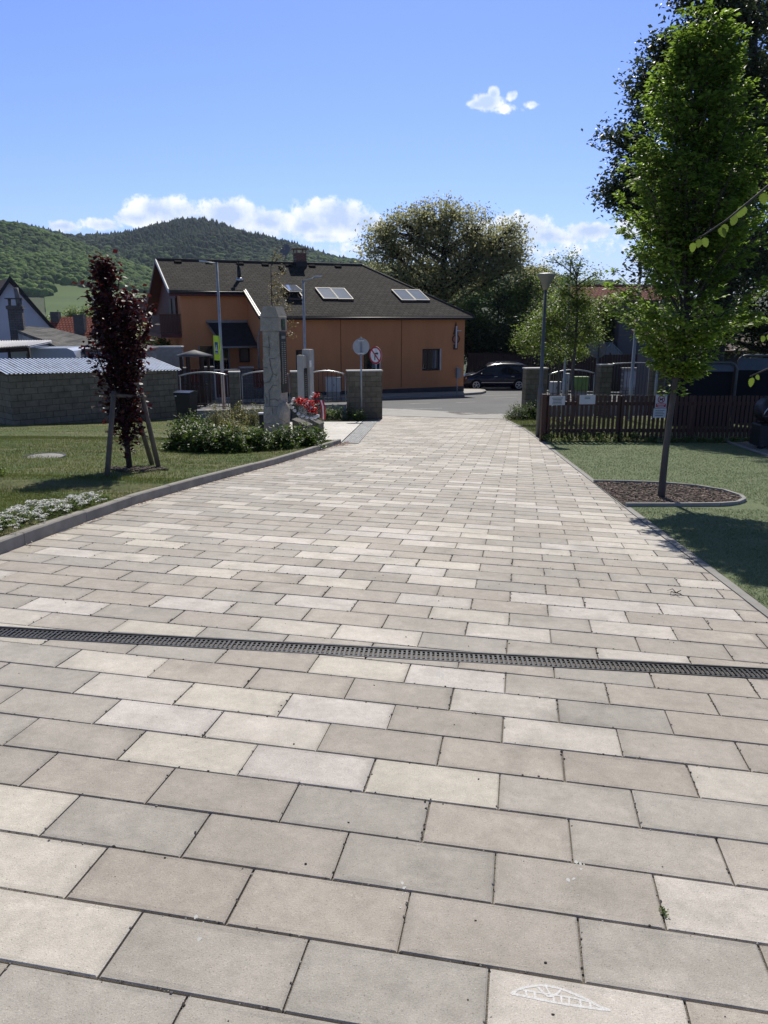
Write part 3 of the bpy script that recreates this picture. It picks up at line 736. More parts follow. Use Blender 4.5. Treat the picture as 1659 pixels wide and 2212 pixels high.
def framed_window(root, a0, a1, z0, z1, b, nmul=1, sill=True, frame_m=None, panes='glass', reveal=.0, name='window'):
    """window on a house wall plane: frame mesh with pane and sill children; sits proud of the wall with a reveal"""
    fm = frame_m or M_dkframe; f = MB(); t = .07; d = .10
    bx = lambda mb, x0, x1, y0, y1, zz0, zz1: mb.prism([HP(x0, y0, zz0), HP(x1, y0, zz0), HP(x1, y0, zz1), HP(x0, y0, zz1)], HB * (y1 - y0))
    bx(f, a0, a0 + t, b - .02, b + d, z0, z1); bx(f, a1 - t, a1, b - .02, b + d, z0, z1)
    bx(f, a0 + t, a1 - t, b - .02, b + d, z0, z0 + t); bx(f, a0 + t, a1 - t, b - .02, b + d, z1 - t, z1)
    for k in range(nmul):
        m_ = a0 + (a1 - a0) * (k + 1) / (nmul + 1); bx(f, m_ - .035, m_ + .035, b - .012, b + d, z0 + t, z1 - t)
    fo = f.build(name, fm, root)
    g = MB(); bx(g, a0 + t * .9, a1 - t * .9, b + .015, b + .03, z0 + t * .9, z1 - t * .9); g.build('pane', M_glass if panes == 'glass' else M_blind, fo)
    if sill:
        s = MB(); bx(s, a0 - .06, a1 + .06, b - .09, b - .021, z0 - .06, z0 - .02); s.build('sill', M_trimwhite, fo)
    return fo
def build_house():
    t = thing('orange_house', 'long orange rendered house with dark shingle roof, skylights and a red gable balcony', 'house', HP(0, 0, -4.6))
    W = MB
    A1, A2, B1, BK = 12.53, 16.3, 3.3, 14.9
    zb = -4.75
    w = W()
    # right block with window holes cut by building the wall from strips
    wins = []
    for (x0, y0, x1, y1) in [(912, 753, 953, 801), (786, 754, 822, 801), (640, 755, 678, 800)]:
        a0, z1 = hwall(x1, y0); a1, z0 = hwall(x0, y1); wins.append((a0, a1, z0, z1))
    wins.sort()
    cuts = [0.0]
    def wallstrip(a0, a1, z0, z1, b, th=.3): w.prism([HP(a0, b, z0), HP(a1, b, z0), HP(a1, b, z1), HP(a0, b, z1)], HB * th)
    prev = 0.0
    for a0, a1, z0, z1 in wins:
        wallstrip(prev, a0, zb + .55, -.12, 0); wallstrip(a0, a1, zb + .55, z0, 0); wallstrip(a0, a1, z1, -.12, 0); prev = a1
    wallstrip(prev, A1, zb + .55, -.12, 0)
    def side(a, b0, b1, flip, z0=zb + .55):
        zt = lambda b: min(SL * (b + .35), SL * (2 * 7.1 - b + .35)) - .16
        pts = [HP(a, b0, z0), HP(a, b1, z0), HP(a, b1, zt(b1))]
        if b0 < 7.1 < b1: pts.append(HP(a, 7.1, zt(7.1)))
        pts.append(HP(a, b0, zt(b0))); w.prism(pts, HA * (-.3 if flip else .3))
    side(A1, .3, B1, True)
    w.prism([HP(0, .3, zb + .55), HP(0, 14.2, zb + .55), HP(0, 14.2, -.12), HP(0, .3, -.12)], HA * .3)
    # recessed left block, upper floor
    zt = SL * (B1 + .35) - .16
    fw = [hwall(440, 757, B1), hwall(458, 783, B1)]
    wallstrip(A1, A2, zb + .3, zt, B1)
    side(A2, B1 + .3, 14.2, True, zb + .3)
    w.prism([HP(0, 14.2, zb), HP(A2, 14.2, zb), HP(A2, 14.2, -.1), HP(0, 14.2, -.1)], HB * .3)
    w.build('wall', M_orange, t)
    # faint panel joints on the front
    mj = mat('render_joint', (.30, .11, .04), rough=.9)
    for px in (737, 868):
        j = W(); a, _ = hwall(px, 740); j.prism([HP(a, -.012, -4.1), HP(a + .05, -.012, -4.1), HP(a + .05, -.012, -.2), HP(a, -.012, -.2)], HB * .011); j.build('wall_joint', mj, t)
    p = W(); p.prism([HP(-.03, -.03, zb - .4), HP(A1 + .02, -.03, zb - .4), HP(A1 + .02, -.03, zb + .56), HP(-.03, -.03, zb + .56)], HB * .03)
    p.prism([HP(-.03, 0, zb - .4), HP(-.03, 14, zb - .4), HP(-.03, 14, zb + .56), HP(-.03, 0, zb + .56)], HA * .03); p.build('plinth', M_plinth, t)
    # roof: front slope with the step, right hip, back slope
    r = W(); th = Vector((0, 0, -.14)); e = -.42
    zf = lambda b: SL * (b + .42)
    a_r, a_l = 3.85, 16.95; RB = 7.1; zr = zf(RB); bk = 2 * RB + .42; el = 2.85
    r.prism([HP(-.35, e, zf(e)), HP(A1 + .12, e, zf(e)), HP(A1 + .12, el, zf(el)), HP(a_l, el, zf(el)), HP(a_l, RB, zr), HP(a_r, RB, zr)], th)
    r.prism([HP(-.35, e, zf(e)), HP(a_r, RB, zr), HP(-.35, bk, zf(e))], th)
    r.prism([HP(-.35, bk, zf(e)), HP(a_r, RB, zr), HP(a_l, RB, zr), HP(a_l, bk, zf(e))], th)
    ro = r.build('roof', M_roof, t)
    # ridge cap
    c = W(); c.tube([HP(a_r, RB, zr + .02), HP(a_l, RB, zr + .02)], .09, 8); c.tube([HP(a_r, RB, zr + .02), HP(-.35, e, zf(e) + .01)], .07, 8); c.build('ridge', mat('ridge_tile', (.045, .042, .04), rough=.9), ro)
    g = W(); g.tube([HP(-.35, e - .06, zf(e) - .12), HP(A1 + .12, e - .06, zf(e) - .12)], .075, 8); g.build('gutter', M_dkgutter, t)
    g = W(); g.tube([HP(A1 + .3, el - .06, zf(el) - .12), HP(a_l, el - .06, zf(el) - .12)], .075, 8); g.build('gutter', M_dkgutter, t)
    f = W()
    f.prism([HP(A1 + .13, el, zf(el) - .3), HP(a_l, el, zf(el) - .3), HP(a_l, el, zf(el) - .16), HP(A1 + .13, el, zf(el) - .16)], HB * .06)
    f.prism([HP(A1, B1 - .45, zf(el) - .32), HP(a_l, B1 - .45, zf(el) - .32), HP(a_l, B1, zf(el) - .28), HP(A1, B1, zf(el) - .28)], Vector((0, 0, .03)))
    f.build('fascia', M_redwood, t)
    # white barge boards: gable verge and the verge of the step
    def verge(a, b0, b1, m, nm, lift=.0):
        v = W(); v.prism([HP(a, b0, zf(b0) - .17), HP(a, b1, zf(b1) - .17), HP(a, b1, zf(b1) + .05), HP(a, b0, zf(b0) + .05)], HA * .06); v.build(nm, m, t)
    verge(a_l, el, RB, M_trimwhite, 'barge_board'); verge(A1 + .121, e, el + .1, M_trimwhite, 'barge_board')
    v = W(); v.prism([HP(a_l, RB, zr - .2), HP(a_l, bk, zf(e) - .2), HP(a_l, bk, zf(e) + .04), HP(a_l, RB, zr + .04)], HA * .06); v.build('barge_board', M_redwood, t)
    v = W(); v.prism([HP(A1 + .19, e, zf(e) - .16), HP(A1 + .19, el, zf(el) - .16), HP(A1 + .19, el, zf(el) + .02), HP(A1 + .19, e, zf(e) + .02)], HA * .10); v.build('verge_gutter', M_dkgutter, t)
    # boarded underside and gable of the overhang
    s = W()
    s.prism([HP(A2 + .02, el + .05, zf(el) - .2), HP(a_l - .02, el + .05, zf(el) - .2), HP(a_l - .02, RB, zr - .2), HP(A2 + .02, RB, zr - .2)], Vector((0, 0, .03)))
    s.prism([HP(A2 + .02, RB, zr - .2), HP(a_l - .02, RB, zr - .2), HP(a_l - .02, bk, zf(e) - .2), HP(A2 + .02, bk, zf(e) - .2)], Vector((0, 0, .03)))
    s.prism([HP(A2 + .02, 4.4, -.9), HP(A2 + .02, 13.9, -.9), HP(A2 + .02, 13.9, -.1), HP(A2 + .02, RB, zr - .25), HP(A2 + .02, 4.4, zf(4.4) - .25)], HA * .06)
    s.build('gable_boarding', M_redwood, t)
    # balcony across the gable
    b = W(); b0, b1 = 3.5, 9.5; zf0 = -.95; ext = 1.15
    b.prism([HP(A2 + .01, b0, zf0 - .22), HP(A2 + ext, b0, zf0 - .22), HP(A2 + ext, b1, zf0 - .22), HP(A2 + .01, b1, zf0 - .22)], Vector((0, 0, .2)))
    bo = b.build('balcony', M_redwood, t)
    q = W(); n = 13
    for i in range(n): a = A2 + .06 + (ext - .06) * i / n; q.prism([HP(a, b0 - .02, zf0), HP(a + .075, b0 - .02, zf0), HP(a + .075, b0 - .02, zf0 + 1.0), HP(a, b0 - .02, zf0 + 1.0)], HB * .03)
    n = 60
    for i in range(n): bb = b0 + (b1 - b0) * i / n; q.prism([HP(A2 + ext, bb, zf0), HP(A2 + ext, bb + .085, zf0), HP(A2 + ext, bb + .085, zf0 + 1.0), HP(A2 + ext, bb, zf0 + 1.0)], HA * .03)
    q.prism([HP(A2 + .02, b0 - .05, zf0 + 1.0), HP(A2 + ext + .05, b0 - .05, zf0 + 1.0), HP(A2 + ext + .05, b0 + .04, zf0 + 1.0), HP(A2 + .02, b0 + .04, zf0 + 1.0)], Vector((0, 0, .06)))
    q.build('railing', M_brownwood, bo)
    for bb in (4.4, 6.0):
        d = W(); d.prism([HP(A2 + .08, bb, zf0 + .02), HP(A2 + .08, bb + .85, zf0 + .02), HP(A2 + .08, bb + .85, zf0 + 1.95), HP(A2 + .08, bb, zf0 + 1.95)], HA * .05)
        d.build('balcony_door', M_dkframe, t)
    # front windows with curtains behind
    for k, (a0, a1, z0, z1) in enumerate(wins):
        wo = framed_window(t, a0 + .02, a1 - .02, z0 + .02, z1 - .02, .12, nmul=1 if k else 2)
        for c_ in wo.children: c_.matrix_parent_inverse = Matrix.Identity(4)
        rv = W(); rv.prism([HP(a0, -.004, z0), HP(a0 + .05, -.004, z0), HP(a0 + .05, -.004, z1), HP(a0, -.004, z1)], HB * .1); ro_ = rv.build('reveal', M_trimwhite, wo)
        cu = W(); cu.prism([HP(a0 + .25, .115, z0 + .12), HP(a0 + .5, .115, z0 + .12), HP(a0 + .5, .115, z1 - .1), HP(a0 + .25, .115, z1 - .1)], HB * .01); cu.build('curtain', M_curtain, wo)
    # entrance door and window under the canopy, on the recessed wall
    for (x0, y0, x1, y1, kind) in [(433, 747, 492, 800, 'door'), (517, 748, 556, 782, 'blind'), (0, 0, 0, 0, None)]:
        if not kind: continue
        a0, z1 = hwall(x1, y0, B1 - .02); a1, z0 = hwall(x0, y1, B1 - .02)
        if kind == 'door':
            d = W(); d.prism([HP(a0, B1 - .06, zb + .3), HP(a1, B1 - .06, zb + .3), HP(a1, B1 - .06, z1), HP(a0, B1 - .06, z1)], HB * .055); do = d.build('entrance_door', M_glass, t)
            fr = W()
            for aa in (a0 - .06, (a0 + a1) / 2, a1 - .02): fr.prism([HP(aa, B1 - .09, zb + .3), HP(aa + .07, B1 - .09, zb + .3), HP(aa + .07, B1 - .09, z1), HP(aa, B1 - .09, z1)], HB * .029)
            fr.build('door_frame', M_gutter, do)
        else: framed_window(t, a0, a1, z0, z1, B1 - .13, nmul=1, sill=False, panes='blind')
    # canopy over the entrance
    pa = [hwall(447, 697, B1)[0], hwall(562, 699, B1)[0]]; zc = hwall(505, 697, B1)[1]
    c = W(); ca0, ca1 = A1 + .05, pa[0]
    d_ = 2.2; dz = 1.25
    c.prism([HP(ca1, B1 - .02, zc), HP(ca0, B1 - .02, zc), HP(ca0 - .0, B1 - d_, zc - dz), HP(ca1 - .35, B1 - d_, zc - dz)], Vector((0, 0, -.1)))
    co = c.build('canopy', mat('canopy_tile', (.018, .018, .024), (.03, .03, .036), scale=3, rough=.8), t)
    c = W(); c.prism([HP(ca0, B1 - .08, zc + .0), HP(ca1 + .05, B1 - .08, zc), HP(ca1 + .05, B1 - .08, zc + .14), HP(ca0, B1 - .08, zc + .14)], HB * .06); c.tube([HP(ca1 + .02, B1 - .05, zc + .02), HP(ca1 - .33, B1 - d_, zc - dz + .03)], .05, 6); c.tube([HP(ca0, B1 - d_ - .05, zc - dz - .05), HP(ca1 - .35, B1 - d_ - .05, zc - dz - .05)], .06, 8); c.build('canopy_flashing', M_gutter, co)
    # downpipe at the step
    dp = W(); a = A1 - .35
    dp.tube([HP(A1 + .12, e - .02, zf(e) - .2), HP(A1 + .12, e + .1, zf(e) - .45), HP(A1 + .28, -.02, zf(e) - 1.1), HP(A1 + .28, -.02, zb + .1)], .06, 8); dp.build('downpipe', M_gutter, t)
    # skylights
    def roofpt(px, py):
        n = (HB * -SL + Vector((0, 0, 1))).normalized(); p = onplane(px, py, HP(0, -.42, 0), n); q = p - H0; return q.dot(HA), q.dot(HB)
    sk = [((680, 625), (709, 654)), ((711, 626), (752, 655)), ((845, 629), (885, 656)), ((875, 629), (914, 656)), ((608, 624), (640, 652))]
    for i, ((x0, y0), (x1, y1)) in enumerate(sk):
        a1, bt = roofpt(x0, y0); a0, bb = roofpt(x1 if i != 0 else 718, y1 if i else 654)
        a0 = a1 - (.98 if i < 4 else .9); bb = max(bb, bt - 1.55); 
        fr = W(); up = Vector((0, 0, .10)); tilt = .42 if i == 4 else 0
        RP = lambda a, b: HP(a, b, zf(b) + .02)
        th_ = .07
        def bar(p0, p1, p2, p3): fr.prism([RP(*p0), RP(*p1), RP(*p2), RP(*p3)], up)
        bar((a0, bb), (a1, bb), (a1, bb + th_), (a0, bb + th_)); bar((a0, bt - th_), (a1, bt - th_), (a1, bt), (a0, bt))
        bar((a0, bb + th_), (a0 + th_, bb + th_), (a0 + th_, bt - th_), (a0, bt - th_)); bar((a1 - th_, bb + th_), (a1, bb + th_), (a1, bt - th_), (a1 - th_, bt - th_))
        fo = fr.build('skylight', mat('skylight_frame', (.075, .050, .042), rough=.6) if i == 0 else bpy.data.materials['skylight_frame'], t)
        fl = W(); 
        if i == 4:      # propped open: the sash stands off the roof at its lower edge
            k = lambda a, b, h: HP(a, b, zf(b) + .13 + h)
            fl.prism([k(a0, bb, .30), k(a1, bb, .30), k(a1, bt, .05), k(a0, bt, .05)], Vector((0, 0, .05))); so_ = fl.build('sash', bpy.data.materials['skylight_frame'], fo)
            gp = W(); gp.prism([k(a0 + .07, bb + .07, .345), k(a1 - .07, bb + .07, .345), k(a1 - .07, bt - .07, .12), k(a0 + .07, bt - .07, .12)], Vector((0, 0, .012))); gp.build('pane', M_skyglare, fo)
        else:
            fl.prism([RP(a0 + th_, bb + th_) + up * .75, RP(a1 - th_, bb + th_) + up * .75, RP(a1 - th_, bt - th_) + up * .75, RP(a0 + th_, bt - th_) + up * .75], up * .1); fl.build('pane', M_skyglare, fo)
    # vents under the ridge, soil pipe, chimney, dish
    for px, py in ((393, 562), (460, 563), (527, 566), (581, 568), (632, 570), (682, 571), (738, 572)):
        a, b = roofpt(px, py + 7); v = W(); v.prism([HP(a, b, zf(b) + .0), HP(a + .4, b, zf(b)), HP(a + .4, b + .25, zf(b + .25)), HP(a, b + .25, zf(b + .25))], Vector((0, 0, .09))); v.build('roof_vent', M_matblack, t)
    a, b = roofpt(517, 604); s_ = W(); s_.tube([HP(a, b, zf(b) - .1), HP(a, b, zf(b) + .75)], .11, 10); s_.tube([HP(a, b, zf(b) + .7), HP(a, b, zf(b) + 1.05)], .04, 8); s_.tube([HP(a, b, zf(b) + 1.03), HP(a, b, zf(b) + 1.07)], .13, 10); so_ = s_.build('vent_pipe', M_black, t)
    s_ = W(); s_.lathe(HP(a, b, zf(b) + .0), [(.3, -.08), (.13, .12)], 10); s_.build('flashing', M_steel, so_)
    pc = at(651, 577, HP(9.0, RB, 0).y); a = (pc - H0).dot(HA)
    ch = W(); M3 = Matrix.Rotation(R(23.4), 3, 'Z'); cc = HP(a, RB - .1, 0)
    ch.box((cc.x, cc.y, zr + .15), (.66, .66, .9), M=M3); co = ch.build('chimney', M_redbrick, ro)
    c2 = W(); c2.box((cc.x, cc.y, zr - .06), (.72, .72, .36), M=M3); c2.build('chimney_flashing', M_black, co)
    c2 = W(); c2.box((cc.x, cc.y, zr + .87), (.92, .92, .05), M=M3)
    for sx in (-.3, .3):
        for sy in (-.3, .3): q = M3 @ Vector((sx, sy, 0)); c2.box((cc.x + q.x, cc.y + q.y, zr + .74), (.07, .07, .22), M=M3)
    c2.box((cc.x, cc.y, zr + .61), (.74, .74, .05), M=M3); c2.build('chimney_cap', mat('cap_metal', (.30, .20, .14), rough=.6, metal=.3), co)
    d = W(); a2 = a + .95; n_ = Vector((-.55, -.7, .35)).normalized(); cd = HP(a2, RB - .1, zr + .75)
    d.disc(cd, n_, .42, .02, 20); d.tube([HP(a2, RB, zr), cd + n_ * .0], .025, 6); d.build('satellite_dish', mat('dish', (.18, .18, .18), rough=.6), ro)
    # wall emblem, cabinet, wall lamp beside the right-hand corner
    a0, z1 = hwall(991, 695); a1, z0 = hwall(978, 755); am = (a0 + a1) / 2
    em = W(); em.prism([HP(am - .16, -.05, z1 - .75), HP(am + .2, -.05, z1 - .75), HP(am + .02, -.05, z1)], HB * .03); em.ring(HP(am + .0, -.06, z0 + .62), HB, .20, .26, .03, 24); em.prism([HP(am - .12, -.05, z0), HP(am + .16, -.05, z0), HP(am + .16, -.05, z0 + .3), HP(am - .12, -.05, z0 + .3)], HB * .03)
    eo = em.build('wall_emblem', mat('emblem_iron', (.09, .04, .025), rough=.7), t)
    em = W(); em.prism([HP(am - .03, -.12, z0 + .08), HP(am + .05, -.12, z0 + .08), HP(am + .05, -.12, z1 - .25), HP(am - .03, -.12, z1 - .25)], HB * .05)
    em.prism([HP(am - .32, -.10, z1 - .55), HP(am, -.10, z1 - .55), HP(am, -.10, z1 - .50), HP(am - .32, -.10, z1 - .50)], HB * .03); em.build('emblem_bar', M_trimwhite, eo)
    a0, z1 = hwall(994, 795); a1, z0 = hwall(984, 817); cb = W(); cb.prism([HP(a0, -.16, z0), HP(a1, -.16, z0), HP(a1, -.16, z1), HP(a0, -.16, z1)], HB * .15); cb.build('meter_box', mat('meter_grey', (.30, .27, .25), rough=.7), t)
    return t
house = build_house()
# ---------------------------------------------------------------- plants
M_bark = mat('bark', (.060, .048, .040), (.10, .085, .07), scale=14, rough=.9, stretch=(1, 1, .15), bump=.8, bscale=30)
M_barkgrey = mat('smooth_grey_bark', (.085, .075, .068), (.055, .048, .042), scale=10, rough=.85, stretch=(1, 1, .3), bump=.3, bscale=30)
M_barkdark = mat('dark_bark', (.028, .024, .021), (.045, .038, .03), scale=10, rough=.9)
M_stake = mat('stake_wood', (.16, .125, .095), (.10, .08, .062), scale=10, rough=.85, stretch=(1, 1, .12), bump=.3, bscale=30)
L_horn = leafmat('hornbeam_leaf', (.030, .058, .010), (.105, .165, .034), trans=.45, tcol=(.38, .58, .075))
L_maple = leafmat('dark_maple_leaf', (.028, .044, .024), (.062, .088, .044), trans=.22, tcol=(.12, .17, .06))
L_walnut = leafmat('bronze_green_leaf', (.125, .130, .070), (.30, .30, .165), trans=.55, tcol=(.58, .58, .28))
L_green = leafmat('mid_green_leaf', (.050, .080, .030), (.14, .19, .068), trans=.42, tcol=(.32, .43, .12))
L_lime = leafmat('lime_leaf', (.045, .075, .014), (.10, .15, .028), trans=.45, tcol=(.30, .42, .06))
L_purple = leafmat('purple_leaf', (.014, .006, .007), (.050, .014, .017), trans=.22, tcol=(.20, .025, .03), rough=.5, spec=.35)
L_laurel = leafmat('laurel_leaf', (.020, .042, .010), (.060, .105, .022), trans=.25, tcol=(.22, .34, .05), rough=.5, spec=.4)
L_spirea = leafmat('spirea_leaf', (.065, .075, .020), (.21, .20, .07), trans=.4, tcol=(.42, .40, .12))
L_sap = leafmat('sapling_leaf', (.12, .10, .04), (.22, .18, .08), trans=.4, tcol=(.34, .28, .11))
L_birch = leafmat('birch_leaf', (.05, .085, .014), (.085, .125, .025), trans=.45, tcol=(.24, .34, .05), rough=.4)
W_petal = leafmat('white_petal', (.55, .55, .52), (.80, .80, .78), trans=.2, tcol=(.7, .7, .65))

def leaf_arrays(P, size, rng, up=.6, aspect=.55, D=None, fold=.12, droop=0.0):
    n = len(P); s = size * rng.uniform(.65, 1.25, n)
    N = rng.normal(0, 1, (n, 3)); N[:, 2] = np.abs(N[:, 2]) + up * 2; N /= np.linalg.norm(N, axis=1, keepdims=True)
    if D is None: D = rng.normal(0, 1, (n, 3)); D[:, 2] -= droop
    D = D - N * (D * N).sum(1, keepdims=True); D /= np.linalg.norm(D, axis=1, keepdims=True) + 1e-9
    Wd = np.cross(N, D); S = s[:, None]
    a = P; b = P + D * S * .5 + Wd * S * aspect * .5 + N * S * fold; c = P + D * S; d = P + D * S * .5 - Wd * S * aspect * .5 + N * S * fold
    v = np.stack([a, b, c, d], 1).reshape(-1, 3); k = np.arange(n) * 4
    f = np.stack([np.c_[k, k + 1, k + 2], np.c_[k, k + 2, k + 3]], 1).reshape(-1, 3)
    return v, f
def leaves(name, P, size, m, parent, seed=0, tint=None, **kw):
    rng = np.random.default_rng(seed); P = np.asarray(P, float); v, f = leaf_arrays(P, size, rng, **kw)
    if tint is None: tint = rng.uniform(0, 1, len(P)) ** 1.3
    return np_mesh(name, v, f, m, parent, tint=np.repeat(tint, 4))
def curve_pts(a, b, rnd, bend=.12, n=5):
    a, b = Vector(a), Vector(b); L = (b - a).length; o = Vector((rnd.uniform(-1, 1), rnd.uniform(-1, 1), rnd.uniform(-.2, .6))) * L * bend
    return [a.lerp(b, i / (n - 1)) + o * (4 * (i / (n - 1)) * (1 - i / (n - 1))) for i in range(n)]
def lobe_tree(name, label, cat, base, h_trunk, r_trunk, lobes, leaf, m, bark, per_cluster=26, clusters=30, spread=.35, group=None, seed=1, lean=(0, 0), up=.5, twig=.02, hollow=.55, droop=0.0, aspect=.55, top=None):
    """lobes: (x, y, z above base, rx, ry, rz) offsets from the trunk foot"""
    rnd = random.Random(seed); rng = np.random.default_rng(seed); base = Vector(base)
    t = thing(name, label, cat, base, 0, group)
    tb = MB(); toph = top or max(l[2] for l in lobes)
    tp = [base + Vector((lean[0] * s + rnd.uniform(-.02, .02) * toph * (0 < s < 1), lean[1] * s + rnd.uniform(-.02, .02) * toph * (0 < s < 1), toph * s - .1 * (s == 0))) for s in (0, .12, .3, .5, .7, .88, 1)]
    tb.tube(tp, [r_trunk * k for k in (1.25, 1.0, .86, .66, .45, .25, .1)], 10)
    def trunk_at(z):
        s = min(max(z / toph, 0), 1) * 6; return tp[min(int(s), 5)].lerp(tp[min(int(s), 5) + 1], s - min(int(s), 5)) if toph else base
    zs = [p.z - base.z for p in tp]
    def trunk_z(z):
        for i in range(6):
            if z <= zs[i + 1]: return tp[i].lerp(tp[i + 1], max(0, (z - zs[i]) / (zs[i + 1] - zs[i])))
        return tp[-1]
    Pl = []; Tl = []
    for li, (x, y, z, rx, ry, rz) in enumerate(lobes):
        c = base + Vector((x, y, z)); st = trunk_z(max(h_trunk * .85, min(z - .7 * hypot(x, y), toph * .9)))
        pts = curve_pts(st, c, rnd, .1, 6); r0 = r_trunk * .42
        tb.tube(pts, [r0 * (1 - .75 * i / 5) for i in range(6)], 6)
        ncl = max(4, int(clusters * (rx * ry * rz) ** .5 / (lobes[0][3] * lobes[0][4] * lobes[0][5]) ** .5)); lt = rnd.uniform(-.18, .18)
        for _ in range(ncl):
            d = Vector((rnd.gauss(0, 1), rnd.gauss(0, 1), rnd.gauss(0, 1))).normalized(); q = rnd.uniform(hollow, 1.0) ** .8
            p = c + Vector((d.x * rx, d.y * ry, d.z * rz)) * q
            if p.z < base.z + .1: continue
            tb.tube(curve_pts(c.lerp(st, rnd.uniform(0, .4)), p, rnd, .12, 4), [r0 * .3, r0 * .2, twig * .7, twig * .4], 4, cap=False)
            k = max(4, int(per_cluster * rnd.uniform(.5, 1.4)))
            Pl.append(np.array(p) + rng.normal(0, 1, (k, 3)) * np.array((spread, spread, spread * .75))); Tl.append(np.clip(rng.uniform(0, .75, k) + lt + rnd.uniform(-.15, .3), 0, 1))
    tb.build('trunk', bark, t)
    leaves('crown', np.concatenate(Pl), leaf, m, t, seed, tint=np.concatenate(Tl), up=up, droop=droop, aspect=aspect)
    return t
# --- the young columnar tree on the right: steep ascending branches with leaves in layered sprays
def build_hornbeam():
    rnd = random.Random(11); rng = np.random.default_rng(11); base = gnd(1428, 1078); base = Vector((base.x, base.y, G(base.x, base.y)))
    t = thing('young_tree', 'young upright tree with bright green leaves standing in the mulch bed', 'tree', base)
    tb = MB(); H = 5.75
    axis = lambda h: base + Vector((.10 * sin(h * .9) * (h / H), .05 * sin(h * 1.7), h)) + Vector((.02 * h, 0, 0))
    tb.tube([axis(h) for h in np.linspace(-.1, H * .97, 16)], [.050 - .043 * (i / 15) ** .8 for i in range(16)], 10)
    prof = [(1.62, .10), (1.9, .42), (2.2, .84), (2.55, 1.12), (3.1, 1.12), (3.6, .98), (4.2, .78), (4.8, .56), (5.3, .38), (5.75, .12)]
    rad = lambda h: float(np.interp(h, [p[0] for p in prof], [p[1] for p in prof]))
    P = []; D = []; nb = 190
    for i in range(nb):
        h0 = 1.55 + (H - 1.9) * (i / nb) ** 1.35 + rnd.uniform(-.05, .05); a = i * 2.399 + rnd.uniform(-.3, .3)
        st = axis(h0); steep = rnd.uniform(.35, .75) if h0 > 2.1 else rnd.uniform(.75, 1.3)
        # grow outward and upward until the outline
        L = .3; out = Vector((cos(a), sin(a), 0))
        while L < 2.0:
            e = st + out * (L * sin(steep)) + Vector((0, 0, L * cos(steep)))
            if hypot(e.x - axis(e.z - base.z).x, e.y - axis(e.z - base.z).y) > rad(e.z - base.z) * rnd.uniform(.78, 1.12) or e.z - base.z > H: break
            L += .05
        pts = [st + out * (L * s * sin(steep) * (.75 + .25 * s)) + Vector((0, 0, L * s * cos(steep))) for s in (0, .25, .5, .75, 1)]
        tb.tube(pts, [.013, .010, .007, .005, .003], 5, cap=False)
        ns = int(6 + L * 12)
        for k in range(ns):
            s = rnd.uniform(.18, 1.0); p = pts[0].lerp(pts[4], s); p = p + out * (L * sin(steep) * (s * (.75 + .25 * s) - s))
            b = a + rnd.uniform(-1.5, 1.5); tl = rnd.uniform(.10, .30) * (1.2 - .55 * s); dr = Vector((cos(b), sin(b), rnd.uniform(.0, .5))).normalized(); q = p + dr * tl
            tb.tube([p, q], [.003, .0015], 3, cap=False)
            m = int(6 + tl * 34)
            for _ in range(m):
                f = rnd.uniform(.1, 1.05); w = Vector((-dr.y, dr.x, 0)) * rnd.choice((-1, 1)) * rnd.uniform(.005, .03)
                P.append(p.lerp(q, f) + w + Vector((0, 0, rnd.gauss(0, .015)))); D.append(dr * .8 + w * 22 + Vector((0, 0, -.35)))
    # a few leaves hug the lower stem
    for _ in range(150):
        h = rnd.uniform(1.35, 1.75); p = axis(h); b = rnd.uniform(0, 6.3); P.append(p + Vector((cos(b), sin(b), 0)) * rnd.uniform(.03, .18)); D.append(Vector((cos(b), sin(b), -.6)))
    tb.build('trunk', M_barkgrey, t)
    P = np.array(P); D = np.array(D); tint = np.clip(rng.uniform(0, .8, len(P)) + .25 * np.sin(P[:, 2] * 3 + P[:, 0] * 4), 0, 1)
    leaves('crown', P, .068, L_horn, t, 11, tint=tint, up=.75, D=D, aspect=.58)
    return base
HB_BASE = build_hornbeam()
